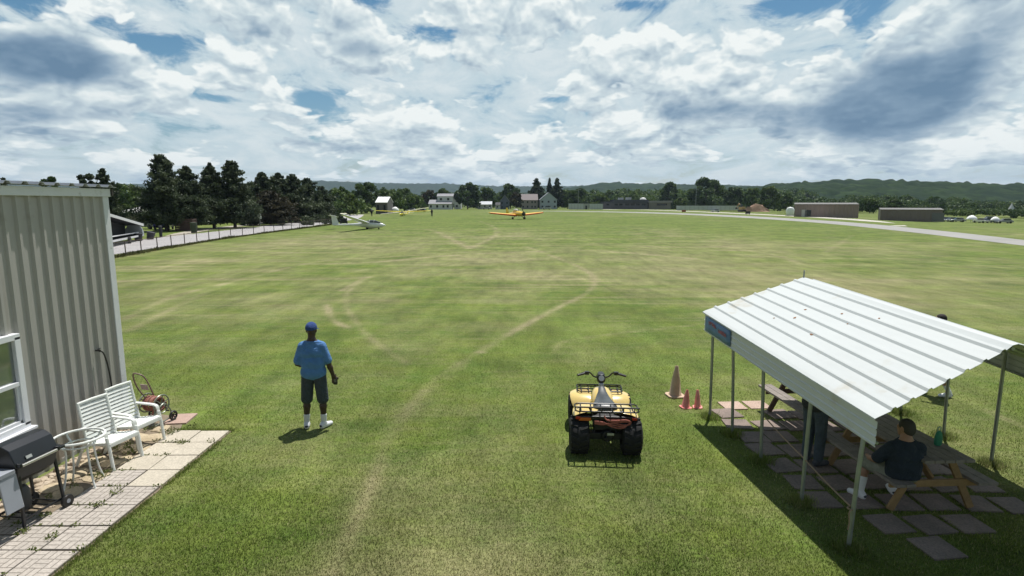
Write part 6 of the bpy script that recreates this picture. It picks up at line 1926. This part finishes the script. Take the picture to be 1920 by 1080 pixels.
for k in range(4):
    d_ = MB(); d_.box((-4.4 + 2.3 * k, -0.05, 1.35), (1.9, 0.12, 2.3)); d_.build('door', mat('pale_yellow_door', (0.42, 0.36, 0.21), 0.7), gb, 0)

def long_hall(label, px0, px1, Y, top, wall_m, depth, name, rz, feats):
    x0, x1 = bearing(px0, Y), bearing(px1, Y)
    W = (x1 - x0) * 0.86
    h_ = height_for(top, Y)
    g0 = float(terrain((x0 + x1) / 2, Y))
    h_ -= g0
    o = thing(name, label, 'hangar', ((x0 + x1) / 2, Y, g0), rz)
    rz_h = h_ + 0.35
    pr = rib_profile(-W / 2, W / 2, 1.2, 0.4, 0.2, 0.08)
    MB().sheet([[(x, -d, 0.0) for x, d in pr], [(x, -d, h_) for x, d in pr]]).build('wall', wall_m, o, 0)
    sd = MB()
    for s_ in (-1, 1):
        sd.add([(s_ * W / 2, 0, 0), (s_ * W / 2, depth, 0), (s_ * W / 2, depth, h_), (s_ * W / 2, depth / 2, rz_h), (s_ * W / 2, 0, h_)], [(0, 1, 2, 3, 4)])
    sd.add([(-W / 2, depth, 0), (W / 2, depth, 0), (W / 2, depth, h_), (-W / 2, depth, h_)], [(0, 1, 2, 3)])
    sd.build('end_wall', wall_m, o, 0)
    MB().sheet([[(x, -0.3, h_ - 0.02), (x, depth / 2, rz_h + .05), (x, depth + .3, h_ - 0.02)] for x in (-W / 2 - .2, W / 2 + .2)]).build('roof', mat('brown_grey_roof', (0.15, 0.145, 0.14), 0.7), o, 0, thick=0.10)
    for (fx_, fw_, fh_, m_, nm) in feats:
        MB().box((fx_ * W / 2, -0.12, fh_ / 2), (fw_, 0.12, fh_)).build(nm, m_, o, 0)
    return o
m_hang = mat('brown_steel_cladding', (0.27, 0.205, 0.19), 0.6, 0, 0.05, 0.2)
m_hang2 = mat('dark_brown_steel_cladding', (0.19, 0.15, 0.145), 0.65, 0, 0.05, 0.2)
long_hall('brown steel hangar with a pale door beyond the runway', 1486, 1608, 168, 383, m_hang, 22, 'hangar', R(-27), [(-0.68, 1.3, 2.3, mat('pale_door', (0.50, 0.48, 0.46), 0.6), 'door'), (-0.55, 1.6, 2.2, m_win, 'door')])
long_hall('darker brown hangar right of the first one, before the woods', 1652, 1764, 176, 393, m_hang2, 16, 'hangar', R(-30), [(0.86, 3.0, 2.6, mat('grey_door', (0.14, 0.14, 0.15), 0.6), 'door')])

# long dark building with roof units
lb = thing('school_building', 'long low dark building with pale roof units and window bands', 'building', (bearing(1172, 335), 335, 0))
def bb(px0, px1, top, y_off, depth, m, nm, base=0.0, parent=lb):
    Y = 335
    x0, x1 = bearing(px0, Y) - bearing(1172, Y), bearing(px1, Y) - bearing(1172, Y)
    h_ = height_for(top, Y)
    return MB().box(((x0 + x1) / 2, y_off + depth / 2, (h_ + base) / 2), (x1 - x0, depth, h_ - base)).build(nm, m, parent, 0)
m_sch = mat('dark_brick', (0.105, 0.10, 0.125), 0.8, 0, 0.08, 0.3); m_sch2 = mat('slate_fascia', (0.055, 0.057, 0.075), 0.7)
bb(1131, 1216, 381, 0, 16, m_sch, 'wall'); bb(1150, 1216, 374.5, -0.6, 17.5, m_sch2, 'roof', height_for(381, 335)); bb(1131, 1150, 378, -0.4, 15, m_sch2, 'roof', height_for(381, 335))
bb(1216, 1256, 380, -1.5, 14, mat('grey_brick', (0.20, 0.185, 0.18), 0.8), 'wall'); bb(1214, 1258, 376.5, -2.4, 17, mat('grey_mauve_roof', (0.24, 0.23, 0.25), 0.7), 'roof', height_for(380, 335))
for a_, b_ in ((1137, 1142), (1152, 1158), (1161, 1167), (1172, 1180), (1182, 1190), (1192, 1199), (1203, 1210), (1230, 1249)):
    bb(a_, b_, 381.8, -0.12 if a_ < 1216 else -1.62, 0.1, m_win, 'window', height_for(385.2, 335))
m_unit = mat('pale_roof_unit', (0.55, 0.55, 0.54), 0.5)
bb(1163, 1171, 370.5, 4, 5, m_unit, 'roof_unit', height_for(374.6, 335)); bb(1178, 1186, 370, 4, 5, m_unit, 'roof_unit', height_for(374.6, 335))
MB().lathe([(2.0, 0), (1.8, 0.7), (1.1, 1.3), (0.1, 1.5)], (bearing(1208, 335) - bearing(1172, 335), 4, height_for(375, 335)), n=16).build('roof_dome', m_unit, lb)

# pale panel fences
m_pan = mat('pale_panel', (0.46, 0.49, 0.51), 0.6, 0, 0.05, 0.4)
def panels(label, px0, px1, Y, top, n):
    x0, x1 = bearing(px0, Y), bearing(px1, Y)
    h_ = height_for(top, Y)
    o = thing('panel_fence', label, 'fence', ((x0 + x1) / 2, Y, 0))
    W = x1 - x0
    mb = MB()
    for k in range(n):
        mb.box((-W / 2 + W * (k + .5) / n, 0, h_ / 2), (W / n - 0.12, 0.08, h_ - .1))
    mb.build('panel', m_pan, o, 0)
    ps = MB()
    for k in range(n + 1):
        MB().box((-W / 2 + W * k / n, 0, h_ / 2 + .05), (0.14, 0.14, h_ + .1)).build('post', m_galv, o, 0)
    return o
panels('pale panel fence left of the grey gate by the long building', 1066, 1094, 318, 381.5, 5)
panels('pale panel fence right of the grey gate by the long building', 1105, 1130, 318, 382, 5)
panels('long pale blue-white panel fence under the tall broad tree', 1268, 1384, 290, 385.5, 14)
gt = thing('gate_hut', 'small grey gate hut between the two pale panel fences', 'hut', (bearing(1099, 319), 319, 0))
MB().box((0, 1, 1.5), (2.9, 2.4, 3.0)).build('wall', m_galv, gt, 0); MB().box((0, 1, 3.1), (3.3, 2.9, 0.25)).build('roof', m_groof, gt, 0); MB().box((0, -0.25, 1.1), (1.0, 0.1, 2.1)).build('door', m_win, gt, 0)

# ------------------------------------------------------------------ vehicles
def car(label, X, Y, rz, color, kind='car', sc=1.0, glint=0.25):
    o = thing('parked_' + kind, label, kind, (X, Y, float(terrain(X, Y))), rz, None)
    m = mat('car_paint', color, glint, 0.2, coat=0.6)
    hb_, ht = (0.95, 1.48) if kind == 'car' else (1.15, 2.0)
    L = 4.4 if kind == 'car' else 5.0
    low = [(-L / 2, 0.45), (-L / 2 + .05, 0.75), (-L / 2 + .4, hb_), (L * 0.18, hb_), (L / 2 - .3, hb_ * .82), (L / 2, 0.65), (L / 2, 0.35), (-L / 2 + .1, 0.32)]
    MB().loft([[Vector((x_ * k, y_, z_)) for y_, z_ in low] for x_, k in ((-0.86, 1), (-0.80, 1.0), (0.80, 1), (0.86, 1))]).build('body', m, o, 30, 0.06)
    cab = [(-L / 2 + .45, hb_ - .02), (-L / 2 + (.9 if kind == 'car' else .55), ht), (L * 0.02, ht), (L * 0.22, hb_ - .02)]
    MB().loft([[Vector((x_, y_, z_)) for y_, z_ in cab] for x_ in (-0.70, 0.70)]).build('cabin', m_canopy, o, 0, 0.05)
    MB().box((0, -L * 0.12, ht + 0.01), (1.25, L * 0.34, 0.05)).build('roof', m, o, 0, 0.02)
    for s_ in (-1, 1):
        for y_ in (-L * .31, L * .31):
            MB().lathe([(0.12, -.1), (0.31, -.09), (0.33, 0), (0.31, .09), (0.12, .1)], (s_ * 0.80, y_, 0.33), (1, 0, 0), 16).build('wheel', m_tyre, o)
    return o
c0 = (0.012, 0.014, 0.03)
car('dark blue car parked beyond the road beside the trailer nose', bearing(281, 82), 82, R(65), (0.02, 0.025, 0.06))
car('purple-blue car with a bright windscreen glint under the tallest pine', bearing(308, 80), 80, R(20), (0.03, 0.03, 0.14), glint=0.08)
for px, Y, rz_, colr, kd, lab in ((1772, 196, 80, (0.45, 0.45, 0.50), 'car', 'silver car at the left end of the row by the white tents'),
                                   (1783, 194, 95, (0.60, 0.60, 0.62), 'car', 'white car second in the row left of the larger white tent'),
                                   (1796, 190, 70, (0.35, 0.36, 0.40), 'car', 'grey car just left of the larger white tent'),
                                   (1841, 182, 10, (0.70, 0.70, 0.72), 'car', 'small white car standing end-on between the two white tents'),
                                   (1853, 184, 80, (0.10, 0.12, 0.15), 'van', 'dark grey van between the two white tents'),
                                   (1884, 178, 75, (0.30, 0.31, 0.35), 'car', 'grey car right of the smaller white tent'),
                                   (1341, 288, 88, (0.62, 0.64, 0.66), 'car', 'white car parked behind the long pale panel fence'),
                                   (912, 322, 88, (0.40, 0.41, 0.45), 'car', 'silver car parked in front of the low white shed'),
                                   (1025, 318, 70, (0.42, 0.44, 0.48), 'van', 'pale van parked in front of the pale blue house'),
                                   (771, 236, 85, (0.50, 0.50, 0.52), 'car', 'pale car parked before the bush left of the white barn'),
                                   (690, 222, 85, (0.05, 0.05, 0.06), 'car', 'black car parked left of the sunlit white roof'),
                                   (790, 240, 80, (0.06, 0.06, 0.08), 'car', 'dark car parked just left of the white barn')):
    car(lab, bearing(px, Y), Y, R(rz_), colr, kd)
m_tent = mat('white_tent_cloth', (0.85, 0.86, 0.86), 0.6)
def tent(label, px, Y, W, H):
    o = thing('event_tent', label, 'tent', (bearing(px, Y), Y, float(terrain(bearing(px, Y), Y))), 0.15)
    rings = []
    for q, z in ((1.0, H * .42), (1.02, H * .5), (0.8, H * .74), (0.45, H * .92), (0.1, H)):
        rings.append([Vector((W / 2 * q * math.cos(a) * 1.15, W / 2 * q * math.sin(a) * 0.8, z)) for a in [k * math.pi / 8 for k in range(16)]])
    MB().loft(rings).build('canopy', m_tent, o, 40)
    for a in (0.7, 2.4, 3.9, 5.5):
        MB().tube([(W / 2 * 1.05 * math.cos(a), W / 2 * .75 * math.sin(a), 0), (W / 2 * 1.05 * math.cos(a), W / 2 * .75 * math.sin(a), H * .5)], 0.05, 6).build('pole', m_galv, o)
tent('larger white tent among the parked cars at the far right', 1823, 186, 3.0, 2.3)
tent('smaller white tent right of the dark grey van', 1867, 180, 2.4, 2.0)
tent('small bright white canopy behind the yellow glider', 741, 200, 2.3, 2.3)
# white steeple on the wooded hill
stp = thing('white_steeple', 'small white steeple among the trees of the right hill', 'steeple', (bearing(1896, 300), 300, 0))
z0 = height_for(393, 300)
sb = MB(); sb.box((0, 0, z0 / 2), (2.0, 2.0, z0)); sb.build('tower', m_wwall, stp, 0)
MB().lathe([(1.5, z0), (0.15, height_for(382, 300)), (0, height_for(381, 300))], n=4).build('spire', m_wwall, stp, 0)
# white tank, dirt mound and digger by the hangar
tk_ = thing('white_tank', 'white rounded tank at the left end of the first brown hangar', 'tank', (bearing(1481, 166), 166, 0))
MB().lathe([(0.9, 0.25), (1.1, 0.9), (1.1, 1.7), (0.8, 2.3), (0.0, 2.5)], n=18).build('tank_shell', m_tent, tk_)
MB().prism([(-.9, -.9), (.9, -.9), (.9, .9), (-.9, .9)], 0, 0.26).build('tank_base', m_galv, tk_, 0)
m_dirt = sheet_mat('red_dirt', (0.24, 0.14, 0.09), (0.34, 0.24, 0.17), 0.8, 0.95, 0.5, 8)
r_ = np.random.default_rng(8)
rows = []
for k in range(9):
    q = k / 8
    rows.append([Vector(((j - 7) * 1.0 * (1 - 0.45 * q) + r_.normal() * .15, (-3 + 6 * abs(0.5 - q) * 0 + 3 * q), max(0, 3.3 * math.sin(math.pi * min(1, q * .75)) * math.exp(-((j - 7 - (2 if q > .3 else -2)) / 5.5) ** 2) + r_.normal() * .18) if 0 < k < 8 else 0)) for j in range(15)])
dm = MB().sheet(rows).build('dirt_mound', m_dirt, None, 40)
dm.location = (bearing(1410, 240), 240, 0)
tag(dm, 'reddish dirt mound left of the first brown hangar', 'mound')
dg = thing('excavator', 'small yellow-brown excavator standing at the dirt mound', 'excavator', (bearing(1391, 236), 236, 0), 0.4)
m_dig = mat('dusty_yellow', (0.32, 0.21, 0.08), 0.6)
MB().box((0, 0, 1.5), (1.8, 2.0, 1.0)).build('body', m_dig, dg, 0, 0.1); MB().box((-0.4, 0.2, 2.4), (0.9, 1.1, 1.1)).build('cab', m_canopy, dg, 0, 0.06)
for s_ in (-1, 1): MB().box((s_ * 0.8, 0, 0.5), (0.45, 2.8, 0.85)).build('track', m_mech, dg, 0, 0.2)
MB().tube([(0.4, 0.8, 1.8), (0.6, 2.4, 3.4), (0.8, 3.8, 1.8)], [0.22, 0.2, 0.14], 6).build('arm', m_dig, dg); MB().box((0.8, 3.9, 1.4), (0.7, 0.6, 0.7)).build('bucket', m_mech, dg, 0, 0.05)
# runway signs and markers
for px, py, w_, h_, colr, lab in ((1282, 398.6, 1.5, 1.0, (0.30, 0.08, 0.03), 'small rust-red marker board beside the runway'), (1402, 402.6, 1.5, 1.1, (0.03, 0.03, 0.03), 'small black marker board beside the runway bend')):
    x_, y_ = ground_at(px, py)
    s_ = thing('runway_marker', lab, 'sign', (x_, y_, 0))
    MB().box((0, 0, h_ * .62), (w_, 0.2, h_ * .75)).build('board', mat('marker_paint', colr, 0.6), s_, 0, 0.02)
    for e in (-1, 1): MB().box((e * w_ * .35, 0, h_ * .13), (0.1, 0.1, h_ * .27)).build('leg', m_mech, s_, 0)
# lamp by the trees, light pole, wind-sheltered bits
lp = thing('lamp_post', 'thin lamp post with a white globe before the dark trees', 'lamp', (bearing(676, 200), 200, 0))
MB().lathe([(0.12, 0), (0.08, 3.9), (0.08, 4.3)], n=8).build('pole', m_galv, lp); MB().lathe([(0.0, 4.25), (0.4, 4.4), (0.55, 4.75), (0.4, 5.1), (0, 5.25)], n=14).build('globe', m_tent, lp)
for px in (1084, 1304):
    lo_ = thing('light_pole', 'thin grey light pole by the %s' % ('pale panel fence left of the gate hut' if px < 1200 else 'tall broad tree'), 'pole', (bearing(px, 300), 300, 0))
    MB().lathe([(0.11, 0), (0.06, 10.5)], n=6).build('pole', m_galv, lo_); MB().box((0.5, 0, 10.5), (1.2, 0.3, 0.15)).build('lamp_head', m_galv, lo_, 0)
x_, y_ = ground_at(514, 425)
sg = thing('road_sign', 'small white sign on a post beside the road', 'sign', (-40.0, 92, 0))
MB().tube([(0, 0, 0), (0, 0, 1.5)], 0.04, 6).build('post', m_galv, sg); MB().box((0, -0.04, 1.55), (0.55, 0.04, 0.75)).build('board', m_tent, sg, 0)

# ------------------------------------------------------------------ open clamshell glider trailer beyond the road
trl = thing('glider_trailer', 'long glider trailer with its white-edged lid raised, beyond the road', 'trailer', (-37.6, 57.6, 0), math.pi + 0.346)
# local +Y runs from the nose towards the open tail
m_tin = mat('trailer_inside', (0.022, 0.024, 0.026), 0.7)
TL, TW = 11.0, 0.78
base_ = MB()
base_.loft([[Vector((x_, y_, z_)) for x_, z_ in ((-TW, 0.42), (TW, 0.42), (TW, 0.58), (TW - .05, 0.58), (TW - .05, 0.48), (-TW + .05, 0.48), (-TW + .05, 0.58), (-TW, 0.58))] for y_ in (0.2, TL)])
base_.build('tray', mat('trailer_white', (0.62, 0.63, 0.64), 0.4), trl, 0)
sk_ = MB(); sk_.box((0, TL / 2, 0.53), (TW * 1.85, TL - .5, 0.06)); sk_.build('tray_floor', m_tin, trl, 0)
nose = []
for q, s_ in ((0.35, 1.0), (0.0, 1.0), (-0.35, 0.93), (-0.7, 0.72), (-0.9, 0.35)):
    nose.append([Vector((TW * s_ * math.cos(R(a)), q, 0.42 + (0.25 * (1 - s_)) + (1.25 * s_) * max(0, math.sin(R(a))) ** 0.8)) for a in range(0, 181, 15)])
MB().loft(nose).build('nose_cap', mat('trailer_grey_nose', (0.34, 0.37, 0.38), 0.4), trl, 50)
hinge = Matrix.Translation((0, 0.0, 1.45)) @ Matrix.Rotation(R(6.5), 4, 'X')
lid_ = MB()
lid_.box((0, TL / 2, 0.05), (TW * 2, TL, 0.10)); lid_.box((TW, TL / 2, -0.35), (0.05, TL, 0.8))
lid_.xform(hinge); lid_.build('lid', m_tin, trl, 0)
MB().loft([[Vector((TW - 0.06, y_, z_)) for y_, z_ in ((0.0, 0.5), (TL, 0.5), (TL, 0.85 + TL * 0.13), (0.0, 0.95))], [Vector((TW - 0.02, y_, z_)) for y_, z_ in ((0.0, 0.5), (TL, 0.5), (TL, 0.85 + TL * 0.13), (0.0, 0.95))]]).build('side_curtain', m_tin, trl, 0)
ed = MB()
for s_ in (-1, 1):
    ed.box((s_ * (TW + .02), TL / 2, 0.05), (0.06, TL, 0.24))
ed.xform(hinge); ed.build('lid_rim', mat('trailer_edge_white', (0.66, 0.67, 0.67), 0.35), trl, 0)
wg = MB(); wg.bar((-0.45, 0.6, 0.80), (-0.45, TL - .3, 0.86), 0.10, 0.10)
wg.build('stowed_wing', m_gel, trl, 0)
for s_ in (-1, 1):
    MB().lathe([(0.12, -.1), (0.30, -.09), (0.32, 0), (0.30, .09), (0.12, .1)], (s_ * 0.86, 5.6, 0.32), (1, 0, 0), 16).build('wheel', m_tyre, trl)
# odds and ends by the trailer
def bin_thing(name, label, cat, px, py, w_, h_, color, lean=0.0):
    x_, y_ = ground_at(px, py)
    o = thing(name, label, cat, (x_, y_, 0), 0.3)
    o.rotation_euler = (0, lean, 0.3)
    m = mat('bin_plastic', color, 0.6)
    MB().lathe([(w_ * .40, 0), (w_ * .5, h_ * .9), (w_ * .54, h_ * .9), (w_ * .54, h_ * .96), (w_ * .3, h_), (0, h_)], n=14).build('drum', m, o)
    MB().tube([(w_ * .52 * math.cos(a * .785), w_ * .52 * math.sin(a * .785), h_ * .6) for a in range(8)], 0.025, 6, True).build('hoop', m, o)
    return o
bin_thing('drum', 'dark drum standing between the trailer tail and the fence', 'drum', 260, 452, 0.75, 0.75, (0.02, 0.02, 0.025))
bin_thing('drum', 'dark leaning drum right of the first drum, behind the fence', 'drum', 281, 449, 0.75, 0.8, (0.035, 0.035, 0.045), 0.25)
bin_thing('litter_bin', 'tall black bin on a post beyond the road', 'bin', 302, 445, 0.36, 1.25, (0.015, 0.018, 0.02))
bin_thing('drum', 'dark green drum with a plant beside the brown crate', 'drum', 364, 437, 0.8, 1.3, (0.03, 0.045, 0.02))
bx_, by_ = ground_at(350, 433)
cr_ = thing('slatted_crate', 'large brown slatted crate under the pines beyond the road', 'crate', (bx_, by_, 0), 0.1)
cm = mat('brown_crate_boards', (0.10, 0.065, 0.055), 0.8)
k_ = MB()
for k in range(6): k_.box((0, -0.75, 0.2 + 0.26 * k), (2.2, 0.06, 0.2)); k_.box((0, 0.75, 0.2 + 0.26 * k), (2.2, 0.06, 0.2)); k_.box((-1.07, 0, 0.2 + .26 * k), (0.06, 1.5, 0.2)); k_.box((1.07, 0, 0.2 + .26 * k), (0.06, 1.5, 0.2))
k_.build('boards', cm, cr_, 0)
for x_ in (-1.02, 1.02):
    for y_ in (-.7, .7): MB().box((x_, y_, 0.85), (0.1, 0.1, 1.7)).build('corner_post', cm, cr_, 0)

# ------------------------------------------------------------------ summer air
hz = MB()
hz.box((0, 2400, 88), (12400, 5400, 178))
hz_o = hz.build('haze', None, None, 0)
m_hz = bpy.data.materials.new('pale_air')
m_hz.use_nodes = True
m_hz.node_tree.nodes.clear()
t = NT(m_hz.node_tree)
pv_ = t.n('ShaderNodeVolumePrincipled', None, Color=(0.62, 0.78, 1.0, 1), Density=0.000092, Anisotropy=0.2)
t.n('ShaderNodeOutputMaterial', None, Volume=pv_.outputs[0])
hz_o.data.materials.append(m_hz)
tag(hz_o, kind='stuff')
